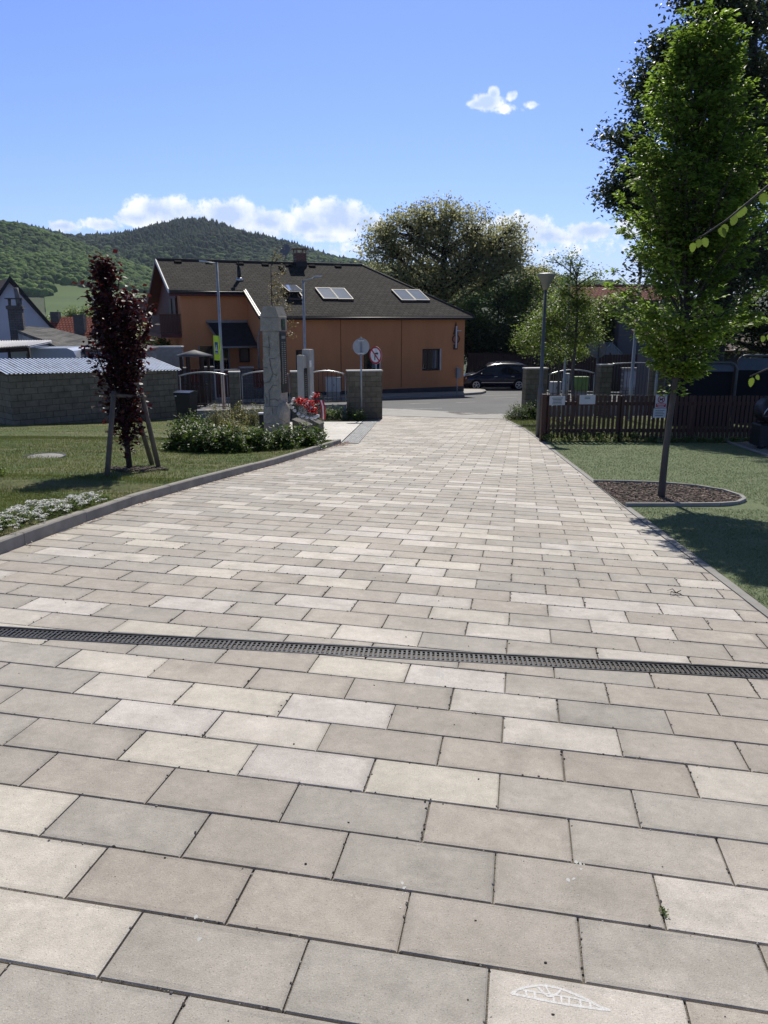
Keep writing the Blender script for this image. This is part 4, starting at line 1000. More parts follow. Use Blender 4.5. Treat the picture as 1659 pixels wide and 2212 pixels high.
# --- purple-leaved columnar tree with its stakes on the lawn
def build_purple():
    rnd = random.Random(21); rng = np.random.default_rng(21); b = gnd(280, 1014, .08); base = Vector((b.x, b.y, G(b.x, b.y) + .075))
    t = thing('purple_tree', 'slim columnar tree with dark purple leaves on the left lawn', 'tree', base)
    tb = MB(); zc = base.y * CP - base.z * SP
    H = at(228, 562, base.y).z - base.z
    axis = lambda h: base + Vector((-.13 * (h / H) ** 1.6, 0, h))
    tb.tube([axis(h) for h in np.linspace(0, H * .95, 10)], [.045 - .038 * (i / 9) for i in range(10)], 8)
    P = []
    prof = [(.10, .07), (.35, .20), (.7, .27), (1.2, .33), (1.9, .38), (2.35, .38), (2.6, .22), (2.85, .11), (3.2, .08), (H, .03)]
    rad = lambda h: float(np.interp(h, [p[0] for p in prof], [p[1] for p in prof]))
    for i in range(86):
        h0 = .18 + (H - .45) * (i / 86); a = i * 2.4 + rnd.uniform(-.4, .4); st = axis(h0); steep = rnd.uniform(.25, .6) if h0 < 2.2 else rnd.uniform(.12, .35); L = .2 if h0 < 2.2 else .07
        while L < .95:
            e = st + Vector((cos(a) * sin(steep), sin(a) * sin(steep), cos(steep))) * L; x = axis(min(e.z - base.z, H))
            if hypot(e.x - x.x, e.y - x.y) > rad(e.z - base.z) * rnd.uniform(.7, 1.2) or e.z - base.z > H: break
            L += .04
        en = st + Vector((cos(a) * sin(steep), sin(a) * sin(steep), cos(steep))) * L
        tb.tube(curve_pts(st, en, rnd, .08, 4), [.008, .006, .004, .002], 4, cap=False)
        sg = .055 if h0 < 2.2 else .035
        for _ in range(int(18 + 52 * L)):
            s = rnd.uniform(.2, 1.03); P.append(st.lerp(en, s) + Vector((rnd.gauss(0, sg), rnd.gauss(0, sg), rnd.gauss(0, .05))))
    # the two taller side leaders on the right
    for (dx, hh, r_) in ((.33, H * .84, .08), (.24, H * .72, .14), (.40, H * .66, .13), (.50, H * .75, .04), (-.28, H * .76, .04)):
        st = axis(H * .3); en = base + Vector((dx, rnd.uniform(-.1, .1), hh)); tb.tube(curve_pts(st, en, rnd, .1, 5), [.014, .012, .009, .006, .003], 5, cap=False)
        for _ in range(170): s = rnd.uniform(.3, 1.02); q = st.lerp(en, s); P.append(q + Vector((rnd.gauss(0, r_ * .5), rnd.gauss(0, r_ * .5), rnd.gauss(0, .09))))
    tb.build('trunk', M_barkdark, t)
    leaves('crown', np.array(P), .075, L_purple, t, 21, up=.5, aspect=.8, droop=.3)
    # support: stakes and cross bars
    s = thing('tree_stakes', 'round wooden stakes with cross bars propping the purple tree', 'tree stakes', base)
    def sp(px, py, dy=0.0): q = gnd(px, py, .07); return Vector((q.x, q.y + dy, G(q.x, q.y) + .05))
    l0, r0 = sp(228, 1030), sp(346, 1013); l1 = at(246, 846, base.y - .28); r1 = at(306, 850, base.y + .05)
    k0 = base + Vector((.12, .75, -.05)); k1 = Vector((base.x - .02, base.y + .33, l1.z))
    for a, b in ((l0, l1), (r0, r1), (k0, k1)): MB().tube([a - Vector((0, 0, .1)), b], [.036, .033], 10).build('stake', M_stake, s)
    for a, b in ((l1, r1), (l1, k1), (r1, k1)):
        a = a - Vector((0, 0, .05)); b = b - Vector((0, 0, .05)); q = (b - a).normalized() * .06; MB().tube([a - q, b + q], .026, 8).build('crossbar', M_stake, s)
    m = MB(); l2, r2 = l0.lerp(l1, .62), r0.lerp(r1, .62)
    for w in (l2, r2): m.tube([w + Vector((0, 0, -.02)), axis(1.02)], .010, 5)
    m.build('tie', mat('tie_strap', (.05, .045, .04), rough=.9), s)
    mu = thing('mulch', 'bark mulch ring around the foot of the purple tree', 'mulch', base); mu['kind'] = 'stuff'
    c = MB()
    for _ in range(420):
        a = rnd.uniform(0, 6.28); r = .34 * rnd.random() ** .5; M3 = Matrix.Rotation(rnd.uniform(0, 3), 3, 'Z') @ Matrix.Rotation(rnd.uniform(-.5, .5), 3, 'X')
        x, y = base.x + .1 + cos(a) * r * 1.3, base.y + sin(a) * r; c.box((x, y, G(x, y) + .085 + rnd.uniform(0, .02)), (rnd.uniform(.02, .06), rnd.uniform(.01, .025), .01), M=M3)
    c.build('chips', M_mulch, mu)
build_purple()

# --- background trees
def wp(px, py, Y): return at(px, py, Y)
def lobes_px(base, Y, lst, depth=1.0):
    out = []
    for (px, py, rp, *k) in lst:
        dy = k[0] if k else 0.0; p = at(px, py, Y + dy); zc = (Y + dy) * CP - p.z * SP; r = rp / FPX * zc; q = p - Vector(base)
        out.append((q.x, q.y, q.z, r, r * depth, r * .9))
    return out
bz = lambda x, y: Vector((x, y, G(x, y)))
wb = bz(4.9, 64.0)
lobe_tree('walnut_tree', 'big spreading tree with bronze green young leaves behind the orange house', 'tree', wb, 2.5, .48,
          lobes_px(wb, 64, [(965, 540, 78), (880, 505, 58), (940, 480, 48), (1030, 500, 56), (1085, 530, 52), (830, 535, 46), (860, 590, 62), (1000, 600, 80), (1085, 590, 56), (920, 620, 66), (1040, 560, 60), (815, 510, 28), (1115, 545, 26), (1105, 495, 22), (985, 462, 26), (905, 468, 24), (870, 478, 20)], .9),
          .24, L_walnut, M_barkdark, per_cluster=44, clusters=92, spread=.46, seed=31, up=.05, twig=.02)
hb = [(1015, 690, 45, 59, 'bushy mid green tree beside the right corner of the orange house', L_green), (1075, 665, 62, 61, 'dense dark green tree above the board fence', L_green), (1140, 640, 56, 62, 'rounded green tree between the walnut tree and the lamp post', L_green), (1180, 700, 55, 58, 'dark bushy tree behind the gate pier', L_green), (1105, 735, 48, 58.5, 'low dark green tree above the parked car', L_maple), (1030, 735, 40, 58.5, 'low dark shrubby tree next to the house wall', L_maple), (1240, 690, 50, 56, 'dark green tree left of the red tiled house', L_green), (1310, 690, 46, 55, 'green tree in front of the red tiled house', L_green), (1160, 610, 34, 66, 'small far tree peeking past the lamp post', L_walnut)]
for i, (px, py, rp, Y, lab, lm) in enumerate(hb):
    p = at(px, py, Y); bs = bz(p.x, Y)
    lobe_tree('background_tree', lab, 'tree', bs, 1.2, .16, lobes_px(bs, Y, [(px, py, rp), (px - rp * .5, py + rp * .45, rp * .75), (px + rp * .5, py + rp * .4, rp * .75), (px, py + rp * .8, rp * .8), (px + rp * .1, py - rp * .45, rp * .6)]),
              .24, lm, M_barkdark, per_cluster=30, clusters=48, spread=.36, seed=40 + i, group='trees behind the street', up=.4, twig=.03)
# tall dark maples on the right
mb1 = bz(11.6, 27.0)
lobe_tree('maple_tree', 'tall dark green maple rising behind the young upright tree', 'tree', mb1, 3.2, .34,
          lobes_px(mb1, 27, [(1560, 330, 130), (1500, 150, 95), (1570, 60, 90), (1415, 235, 52), (1360, 315, 44), (1355, 395, 44), (1430, 420, 90), (1470, 560, 95), (1580, 560, 110), (1440, 110, 40), (1395, 175, 34), (1520, -60, 90), (1620, 200, 90), (1600, 430, 80), (1540, 690, 70), (1325, 300, 18), (1322, 420, 20), (1370, 445, 34)], .85),
          .17, L_maple, M_barkdark, per_cluster=48, clusters=120, spread=.27, seed=51, up=.35, twig=.03, hollow=.35)
mb2 = bz(15.2, 31.0)
lobe_tree('maple_tree', 'second dark maple at the right edge with dense low foliage', 'tree', mb2, 3.0, .36,
          lobes_px(mb2, 31, [(1680, 330, 130), (1690, 130, 110), (1650, 20, 70), (1640, 560, 95), (1720, 560, 120), (1600, 690, 80), (1680, 720, 80), (1520, 720, 60), (1800, 350, 140), (1640, 250, 60)], .85),
          .18, L_maple, M_barkdark, per_cluster=48, clusters=100, spread=.30, seed=52, up=.35, twig=.03, hollow=.35)
# young pale-green trees behind the picket fence
yb = bz(at(1236, 860, 26).x, 26.0)
lobe_tree('street_tree', 'young light green tree with wispy top beside the lamp post', 'tree', yb, 2.0, .07,
          lobes_px(yb, 26, [(1225, 720, 62), (1190, 690, 44), (1275, 705, 46), (1165, 725, 36), (1235, 655, 44), (1235, 600, 26), (1215, 625, 30), (1265, 650, 30), (1195, 560, 12), (1180, 597, 12), (1232, 560, 16), (1275, 610, 14), (1245, 575, 14), (1290, 590, 8)], .9),
          .085, L_lime, M_barkgrey, per_cluster=40, clusters=56, spread=.15, seed=61, up=.5, twig=.012, hollow=.2)
yb = bz(at(1206, 860, 28).x, 28.0)
lobe_tree('street_tree', 'thin trunked young tree with a loose low crown near the gate pier', 'tree', yb, 1.9, .055,
          lobes_px(yb, 28, [(1180, 735, 44), (1150, 715, 34), (1205, 760, 36), (1140, 740, 26), (1240, 760, 30)], .9),
          .085, L_lime, M_barkgrey, per_cluster=36, clusters=46, spread=.16, seed=62, up=.5, twig=.012, hollow=.2)
# sapling by the monument
sb = bz(at(603, 905, 25.5).x, 25.5)
lobe_tree('sapling', 'slender sapling with sparse yellowish leaves behind the stone monument', 'tree', sb, 1.2, .035,
          lobes_px(sb, 25.5, [(602, 650, 17), (598, 615, 15), (604, 590, 11), (600, 560, 8), (598, 540, 4), (620, 665, 9), (588, 635, 9), (630, 700, 6), (628, 722, 5), (612, 628, 9), (578, 775, 3)], .9),
          .06, L_sap, M_barkdark, per_cluster=11, clusters=20, spread=.10, seed=71, up=.3, twig=.006, hollow=.1, top=at(600, 532, 25.5).z - sb.z)
# small trees far down the village
for i, (px, py, rp, Y, lab) in enumerate([(158, 676, 13, 120, 'small round tree at the edge of the far field'), (190, 676, 13, 118, 'twin topped tree beyond the red roof'), (325, 722, 24, 70, 'pale green bush left of the orange house'), (352, 742, 10, 46, 'bright yellow green bush under the balcony'), (205, 690, 16, 95, 'dark tree right of the red roofed house')]):
    p = at(px, py, Y); bs = bz(p.x, Y)
    lobe_tree('village_tree', lab, 'tree', bs, .5, .1, lobes_px(bs, Y, [(px, py, rp), (px - rp * .6, py + rp * .5, rp * .7), (px + rp * .6, py + rp * .5, rp * .7), (px, py + rp, rp * .9)]), .28 if Y > 60 else .14, [L_green, L_green, L_walnut, L_lime, L_green][i], M_barkdark, per_cluster=20, clusters=24, spread=.4 if Y > 60 else .15, seed=80 + i, group='trees in the village', up=.4)

# --- shrubs
def shrub(label, base, r, h, m, leaf, n, seed, group=None, aspect=.45, cat='shrub', name='shrub', up=.5, tintmul=1.0):
    rnd = random.Random(seed); rng = np.random.default_rng(seed); base = Vector(base); t = thing(name, label, cat, base, 0, group)
    st = MB(); P = []; D = []
    k = max(14, int(n / 26))
    for i in range(k):
        a = rnd.uniform(0, 6.283); el = rnd.uniform(.15, 1.0); tip = base + Vector((cos(a) * r * rnd.uniform(.35, 1.05) * (1.15 - el * .65), sin(a) * r * rnd.uniform(.35, 1.05) * (1.15 - el * .65), h * el * rnd.uniform(.75, 1.12)))
        st.tube(curve_pts(base + Vector((cos(a), sin(a), 0)) * r * .2, tip, rnd, .12, 4), [.006, .005, .004, .002], 4, cap=False)
        for _ in range(26):
            s = rnd.uniform(.35, 1.02) ** .7; q = base.lerp(tip, s) + Vector((rnd.gauss(0, leaf * .55), rnd.gauss(0, leaf * .55), rnd.gauss(0, leaf * .45))); q.z = max(q.z, base.z + .02)
            P.append(q); D.append((tip - base).normalized() + Vector((rnd.gauss(0, .8), rnd.gauss(0, .8), rnd.gauss(0, .5))))
    st.build('stems', M_barkdark, t); leaves('foliage', np.array(P), leaf, m, t, seed, up=up, D=np.array(D), aspect=aspect); return t
def gpt(px, py, off=0.0): q = gnd(px, py, off); return Vector((q.x, q.y, G(q.x, q.y)))
front = [(397, 972, .46, .50, 'leftmost glossy green bush of the row in front of the monument'), (447, 976, .50, .46, 'glossy green bush right of the leftmost one'), (500, 976, .46, .40, 'low glossy bush in the middle of the front row'), (552, 972, .44, .38, 'low glossy bush directly in front of the monument'), (605, 968, .46, .40, 'glossy green bush at the right foot of the monument'), (655, 962, .44, .38, 'rightmost dense glossy bush beside the plaza'), (688, 955, .24, .34, 'loose twiggy bush at the right end of the front row')]
for i, (px, py, r, h, lab) in enumerate(front): shrub(lab, gpt(px, py + 9), r, h * 1.3, L_laurel, .09, 1450 if r > .3 else 360, 100 + i, 'glossy bushes in front of the monument')
back = [(432, 940, .55, .50, 'mixed green bush at the left end of the back row'), (478, 928, .6, .60, 'yellowish spreading bush behind the glossy row'), (522, 922, .6, .62, 'yellowish bush in the middle of the back row'), (556, 925, .5, .56, 'yellowish bush touching the left side of the monument'), (410, 950, .42, .48, 'small green bush left of the yellowish ones'), (500, 945, .5, .40, 'low yellow green bush between the two rows')]
for i, (px, py, r, h, lab) in enumerate(back): shrub(lab, gpt(px, py), r, h * 1.35, L_spirea if i not in (0, 4) else L_laurel, .06, 1350, 120 + i, 'bushes behind the glossy row')
side = [(712, 902, .55, .55, 'leafy bush left of the round sign post'), (745, 903, .55, .70, 'tallest leafy bush beside the plaza'), (775, 903, .42, .45, 'low leafy bush at the foot of the sign post')]
gY = lambda px, Y: Vector((at(px, 900, Y).x, Y, G(at(px, 900, Y).x, Y)))
for i, (px, py, r, h, lab) in enumerate(side): shrub(lab, gY(px, 29.35 - .15 * i), r, h, L_green if i != 1 else L_laurel, .075, 900, 140 + i, 'bushes between plaza and left gate pier')
gate = [(1120, 897, .72, .66, 'spreading bush at the path edge by the right gate pier'), (1152, 897, .66, .70, 'rounded bush in front of the right gate pier')]
for i, (px, py, r, h, lab) in enumerate(gate): shrub(lab, gY(px, 29.7 + .3 * i), r, h, L_laurel, .07, 1800, 150 + i, 'bushes by the right gate pier')
shrub('small yellow green shrub cut by the left picture edge on the lawn', gpt(-4, 1040), .22, .24, L_lime, .04, 500, 160)
# dark ivy plants along the foot of the picket fence
for i in range(13):
    px = 1190 + i * 37; q = gY(px, 19.08 + (px - 1190) / 600 * .62); hh = .26 if i < 6 else .14
    shrub('low dark ground cover plant at the foot of the picket fence', q, .26, hh, L_green, .05, 420, 170 + i, 'ground cover plants along the picket fence foot', name='ground_cover_plant', cat='plant')
# white candytuft along the kerb
def candytuft(label, base, r, h, seed, fl):
    t = shrub(label, base, r, h, L_green, .030, 900, seed, 'white flowering plants along the kerb', aspect=.25, name='flowering_plant', cat='flowers', up=.1)
    rnd = random.Random(seed); P = []; D = []
    for _ in range(fl):
        a = rnd.uniform(0, 6.28); q = r * rnd.random() ** .5; c = Vector(base) + Vector((cos(a) * q, sin(a) * q, h * (1.1 - .45 * (q / r) ** 2) + rnd.uniform(-.03, .02)))
        for _ in range(22):
            b = rnd.uniform(0, 6.28); s = rnd.uniform(0, .022); P.append(c + Vector((cos(b) * s, sin(b) * s, .012 - s * s * 14))); D.append(Vector((cos(b), sin(b), .4)))
    leaves('blossom', np.array(P), .013, W_petal, t, seed, up=1.2, D=np.array(D), aspect=.9)
for i, (px, py, r, h, fl, lab) in enumerate([(-30, 1180, .34, .20, 60, 'white flower clump cut by the left picture edge'), (25, 1158, .32, .20, 62, 'large white flower clump nearest the kerb corner'), (85, 1138, .32, .20, 70, 'full white flower clump left of the middle of the row'), (138, 1124, .28, .19, 50, 'white flower clump right of the fullest one'), (178, 1112, .22, .16, 30, 'sparse white flower clump in the row'), (212, 1102, .24, .13, 22, 'small faded flower clump at the far end of the row')]):
    candytuft(lab, gpt(px, py) + Vector((-.04, .12, .05)), r * .9, h * .62, 190 + i, fl)
# overhanging twigs at the right edge, close to the camera
def build_twigs():
    t = thing('overhanging_branch', 'thin overhanging twigs with fresh pale green leaves at the right edge', 'branch', at(1760, 320, 2.3))
    def twig(pts, seed, lv):
        rnd = random.Random(seed); w = [at(x, y, Y) for x, y, Y in pts]
        o = MB().tube(w, list(np.linspace(.0045, .0015, len(w))), 6).build('twig', M_barkgrey, t)
        for (f, sz, hang, rot) in lv:
            sz *= .46
            s = f * (len(w) - 1); i = min(int(s), len(w) - 2); p = w[i].lerp(w[i + 1], s - i)
            m = MB(local=False); n = 9; d = Vector((rot, rnd.uniform(-.3, .3), -1 + hang)).normalized(); nn = Vector((rnd.uniform(-.4, .4), -1, rnd.uniform(-.2, .5))); nn = (nn - d * nn.dot(d)).normalized(); wd = d.cross(nn)
            L = []; Rr = []
            p1 = p + d * sz * .25
            m.tube([p, p1], .0008, 4)
            for k in range(n + 1):
                u = k / n; hw = sz * .42 * (u ** .45) * (1 - u) ** .75 * 1.9 * (1 + (.09 if k % 2 else -.05)); c = p1 + d * sz * u + nn * (sz * .12 * sin(u * 3))
                L.append(c + wd * hw - nn * hw * .35); Rr.append(c - wd * hw - nn * hw * .3)
                if k: m.add([L[k - 1], p1 + d * sz * (k - 1) / n, p1 + d * sz * u, L[k]], [(0, 1, 2, 3)]); m.add([p1 + d * sz * (k - 1) / n, Rr[k - 1], Rr[k], p1 + d * sz * u], [(0, 1, 2, 3)])
            lo = m.build('leaf', L_birch, t)
            a = lo.data.attributes.new('tint', 'FLOAT', 'POINT'); a.data.foreach_set('value', np.full(len(lo.data.vertices), rnd.uniform(.3, .9), 'f4'))
    twig([(1760, 320, 2.5), (1690, 375, 2.42), (1625, 430, 2.35), (1570, 475, 2.3), (1520, 508, 2.28), (1496, 520, 2.27)], 1, [(.20, .085, .1, -.2), (.27, .08, .2, .3), (.33, .075, 0, .1), (.44, .08, .1, -.5), (.52, .075, .25, -.3), (.66, .07, .1, .3), (.62, .06, 0, .1), (.80, .06, .1, .3), (.86, .055, .1, -.2), (.98, .058, 0, .05)])
    twig([(1760, 775, 2.2), (1690, 788, 2.2), (1655, 798, 2.2), (1620, 813, 2.2)], 2, [(.95, .062, 0, .1), (.88, .04, .4, .5), (.5, .06, .1, .2), (.3, .06, 0, -.2)])
    twig([(1760, 690, 2.3), (1690, 705, 2.3), (1650, 722, 2.28)], 3, [(.98, .045, .4, -.2), (.85, .05, .2, .2), (.55, .055, .3, .3)])
    twig([(2150, -300, 4.6), (1750, -190, 5.1), (1420, -120, 5.2), (1330, -95, 5.25)], 4, [(.98, .15, .1, .1), (.9, .16, .2, -.3), (.82, .15, .1, .3), (.7, .16, .3, .1), (.62, .15, .1, -.2), (.5, .15, .2, .2)])
    # twigs that carry on to the bough outside the picture
    MB().tube([at(1990, 120, 2.9), at(1850, 250, 2.65), at(1760, 320, 2.5), at(1770, 500, 2.42), at(1780, 690, 2.3), at(1775, 775, 2.2)], [.02, .012, .007, .006, .005, .004], 6).build('bough', M_bark, t)
build_twigs()
# ---------------------------------------------------------------- monument, walls, fences, signs, lamps
M_block = brickmat('split_block', (.125, .110, .080), (.162, .144, .108), (.085, .075, .056), (1, .15, 0), .42, .205, ms=.010, rough=.95, bump=.6, noise=.3, nscale=6)
M_blockS = brickmat('shed_block', (.175, .146, .102), (.215, .18, .128), (.070, .058, .040), (1, .55, 0), .42, .205, ms=.008, rough=.95, bump=.6, noise=.3, nscale=5)
M_stone = mat('rough_granite', (.41, .365, .295), (.30, .27, .22), scale=5, rough=.92, bump=.9, bscale=26, grain=.22, gscale=70)
M_stonel = mat('base_stone', (.33, .28, .22), (.27, .235, .19), scale=6, rough=.9, bump=.6, bscale=30, grain=.15)
M_joint = mat('stone_joint', (.16, .152, .138), rough=.95)
M_dkstone = mat('dark_granite', (.12, .115, .105), (.085, .082, .076), scale=6, rough=.85, bump=.5, bscale=40, grain=.2)
M_plaque = mat('black_plaque', (.010, .011, .011), (.016, .016, .016), rough=.35, spec=.6)
M_letter = mat('plaque_letter', (.26, .25, .22), rough=.5)
M_green = mat('laurel_leaf_plate', (.05, .13, .03), rough=.5)
M_pale = mat('pale_stone', (.40, .39, .36), (.34, .33, .305), scale=5, rough=.8, bump=.2, bscale=60, grain=.08)
M_cap = mat('pier_cap', (.50, .49, .47), (.44, .43, .41), rough=.8)
M_fencewood = mat('stained_pickets', (.078, .034, .021), (.050, .023, .015), scale=7, rough=.6, stretch=(4, 4, .4), bump=.3, bscale=30, spec=.35)
M_plast = mat('sheet_plastic', (.55, .55, .55), (.48, .48, .48), rough=.4)
M_text = mat('dark_text', (.05, .05, .05), rough=.7)
M_red = mat('sign_red', (.45, .02, .03), rough=.4)
M_signw = mat('sign_white', (.75, .75, .75), rough=.4)
M_blk = mat('sign_black', (.01, .01, .01), rough=.4)
M_neon = mat('sign_yellow_green', (.50, .72, .015), (.46, .68, .012), rough=.4)
M_blue = mat('sign_blue', (.015, .06, .22), rough=.4)
M_grey = mat('sign_back_grey', (.33, .36, .38), (.29, .32, .34), rough=.5, metal=.2)
M_pole = mat('lamp_pole', (.36, .38, .40), (.28, .30, .31), scale=6, rough=.5, metal=.35)
M_poledk = mat('dark_pole', (.10, .11, .11), (.085, .09, .09), rough=.5, metal=.3)

def build_monument():
    c0 = at(599, 938, 20.6); y0 = 20.6; zb = G(c0.x, y0); b = Vector((c0.x, y0, zb))
    t = thing('war_memorial', 'tall rough granite memorial pillar with gabled top and black inscription plaque', 'monument', b)
    rot = R(-21); M3 = Matrix.Rotation(rot, 3, 'Z'); rnd = random.Random(4)
    P = lambda x, y, z: b + M3 @ Vector((x, y, z))
    H = at(600, 662, y0).z - zb
    # body: rings of rough stone courses, left (-x) and front (-y) faces visible
    def block(mb, z0, z1, w0, w1, d0, d1, n=10, rough=.010, seed=0, ox=0.0):
        r = random.Random(seed); ring = []
        for k in range(n + 1):
            f = k / n; w = w0 + (w1 - w0) * f; d = d0 + (d1 - d0) * f; z = z0 + (z1 - z0) * f; row = []
            m = 7
            per = [(-w / 2 + w * i / m, -d / 2) for i in range(m)] + [(w / 2, -d / 2 + d * i / m) for i in range(m)] + [(w / 2 - w * i / m, d / 2) for i in range(m)] + [(-w / 2, d / 2 - d * i / m) for i in range(m)]
            for (x, y) in per: row.append(P(ox + x + r.uniform(-rough, rough), y + r.uniform(-rough, rough), z + (r.uniform(-rough, rough) * .5 if 0 < k < n else 0)))
            ring.append(row)
        L = len(ring[0]); vs = [p for row in ring for p in row]
        fs = [(k * L + i, k * L + (i + 1) % L, (k + 1) * L + (i + 1) % L, (k + 1) * L + i) for k in range(n) for i in range(L)] + [tuple(range(L - 1, -1, -1)), tuple(range(n * L, n * L + L))]
        mb.add(vs, fs)
    W, D = .49, .38
    m = MB(); block(m, -.1, .34, W + .08, W + .06, D + .05, D + .05, 4, .006, 1); m.build('base', M_stonel, t)
    m = MB(); block(m, .345, .80, W + .10, W + .06, D + .03, D + .02, 5, .010, 2); m.build('plinth', M_stone, t)
    zs = H - .62
    m = MB(); block(m, .80, zs, W + .02, W - .02, D, D - .02, 22, .010, 3); sh = m.build('shaft', M_stone, t)
    m = MB(); block(m, zs + .006, zs + .34, W + .06, W + .05, D + .05, D + .04, 5, .006, 4); m.build('head', M_stone, t)
    # gabled cap: pitched roof, ridge along the depth
    m = MB(); w, d, z0, z1 = W + .08, D + .06, zs + .345, H
    n = 6
    for k in range(1):
        vs = []
        for (x, z) in ((-w / 2, z0), (w / 2, z0), (w / 2 - .02, z0 + .04), (w / 2 - .10, z1), (-w / 2 + .12, z1), (-w / 2 + .02, z0 + .04)):
            vs.append((x, z))
        m.prism([P(x, -d / 2, z) for x, z in vs], M3 @ Vector((0, d, 0)))
    m.build('cap', M_stone, t)
    # irregular joints between the stones, as thin recess lines on the two visible faces
    j = MB()
    def line(pts, face):
        for (u0, v0), (u1, v1) in zip(pts, pts[1:]):
            u0, u1 = u0 * .8, u1 * .8
            dx, dz = u1 - u0, v1 - v0; l = hypot(dx, dz); nx, nz = -dz / l * .007, dx / l * .007
            q = [(u0 + nx, v0 + nz), (u1 + nx, v1 + nz), (u1 - nx, v1 - nz), (u0 - nx, v0 - nz)]
            if face == 'f': j.prism([P(u, -D / 2 - .013, v) for u, v in q], M3 @ Vector((0, .006, 0)))
            else: j.prism([P(-W / 2 - .018, u, v) for u, v in q], M3 @ Vector((.006, 0, 0)))
    for L_ in ([(-.30, 2.35), (-.02, 2.33), (.02, 2.30)], [(-.06, 2.62), (-.04, 2.34), (-.07, 2.1)], [(-.02, 2.05), (.14, 2.04)], [(-.05, 2.05), (-.02, 1.85), (.05, 1.66), (.16, 1.62), (.2, 1.62)], [(-.30, 1.82), (-.14, 1.80)], [(.05, 1.66), (-.08, 1.45), (-.30, 1.40)], [(-.12, 1.2), (.03, 1.35), (.18, 1.36)], [(-.12, 1.2), (-.1, .98), (.12, 1.0), (.2, .95)], [(-.1, .98), (-.12, .82)], [(-.29, .8), (.29, .8)], [(-.02, .78), (.0, .58), (.05, .5)], [(-.3, .345), (.3, .345)], [(-.28, 1.1), (-.2, 1.0), (-.22, .85)]): line(L_, 'f')
    j.build('joints', M_joint, sh)
    # plaque on the right side face, tall and narrow, with raised lines of text and a sprig on top
    xf = W / 2 + .012
    Q = lambda y, z, o=0.0: P(xf + o, y, z)
    zt, z0p = zs + .24, 1.16
    q = MB(); q.prism([Q(-.15, z0p), Q(.15, z0p), Q(.15, zs - .02), Q(-.15, zs - .02)], M3 @ Vector((.02, 0, 0))); po = q.build('plaque', M_plaque, t)
    tx = MB(); r = random.Random(9); z = zs - .10
    tx.prism([Q(-.10, z - .09, .02), Q(.10, z - .09, .02), Q(.10, z - .02, .02), Q(-.10, z - .02, .02)], M3 @ Vector((.004, 0, 0)))
    z -= .2
    while z > z0p + .22:
        for y0_, y1_ in ((-.115, -.115 + r.uniform(.07, .095)), (.015, .015 + r.uniform(.07, .095))):
            tx.prism([Q(y0_, z, .02), Q(y1_, z, .02), Q(y1_, z + .026, .02), Q(y0_, z + .026, .02)], M3 @ Vector((.004, 0, 0)))
        z -= .052
    tx.build('inscription', M_letter, po)
    q = MB(); q.prism([Q(-.09, zs + .02, .02), Q(.09, zs + .02, .02), Q(.09, zt + .06, .02), Q(-.09, zt + .06, .02)], M3 @ Vector((.02, 0, 0))); po = q.build('plaque', M_plaque, t)
    q = MB(); q.prism([Q(-.06, zs + .12, .042), Q(.06, zs + .12, .042), Q(.06, zs + .18, .042), Q(-.06, zs + .18, .042)], M3 @ Vector((.004, 0, 0))); q.prism([Q(-.06, zs + .22, .042), Q(.06, zs + .22, .042), Q(.06, zs + .27, .042), Q(-.06, zs + .27, .042)], M3 @ Vector((.004, 0, 0))); q.build('inscription', M_green, po)
    # rough stone ledge at the foot on the right
    m = MB(); m.local = False
    c = P(W / 2 + .02, -.10, .66)
    vs, fs = ICO[2]; r = random.Random(12); m.add([c + M3 @ Vector((v[0] * .17 * (1 + r.uniform(-.1, .1)), v[1] * .20 * (1 + r.uniform(-.1, .1)), v[2] * .30 * (1 + r.uniform(-.08, .08)))) for v in vs], fs); m.build('rough_ledge', M_stone, t)
    m = MB(); m.prism([P(W / 2 - .05, -D / 2 - .02, 1.0), P(W / 2 + .03, -D / 2 - .01, .95), P(W / 2 + .05, -D / 2, .5), P(W / 2 - .05, -D / 2 - .02, .5)], M3 @ Vector((0, .3, 0))); m.build('side_stone', M_stone, t)
    # dark metal lantern box behind on the left
    p = at(569, 921, 21.2); p.z = G(p.x, p.y); bx = thing('lantern_box', 'dark metal grave lantern box with pale top left of the monument', 'lantern', p)
    MB(local=True).cbox((0, 0, .27), (.2, .2, .54), .012).build('body', M_black, bx); k = MB(local=True).cbox((0, 0, .57), (.26, .24, .05), .012); k.build('lid', M_steel, bx)
    # second memorial: two set-off pale stelae with a dark tablet
    s0 = at(661, 895, 23.4); b2 = Vector((s0.x, 23.4, G(s0.x, 23.4)))
    t2 = thing('stone_stele', 'smooth pale stele of two offset slabs with a dark tablet behind the wreaths', 'monument', b2, R(-24))
    h1 = at(660, 783, 23.3).z - b2.z; h2 = at(663, 754, 23.6).z - b2.z
    h1 = at(655, 767, 23.3).z - b2.z
    MB(local=True).cbox((-.03, -.12, h1 / 2), (.23, .20, h1), .012).build('front_slab', M_pale, t2)
    MB(local=True).cbox((.05, .10, h2 / 2), (.27, .22, h2), .012).build('rear_slab', M_pale, t2)
    tb = MB(local=True).cbox((.095, -.13, h1 * .62), (.02, .17, .95), .004).build('tablet', M_plaque, t2); tx = MB(local=True)
    for i in range(11): tx.box((.1065, -.13, h1 * .62 + .30 - i * .062), (.003, .12 * (.7 + .3 * (i % 3) / 2), .022))
    tx.build('inscription', M_letter, tb); MB(local=True).cbox((.20, -.01, h2 - .42), (.012, .10, .2), .003).build('name_plate', M_signw, t2)
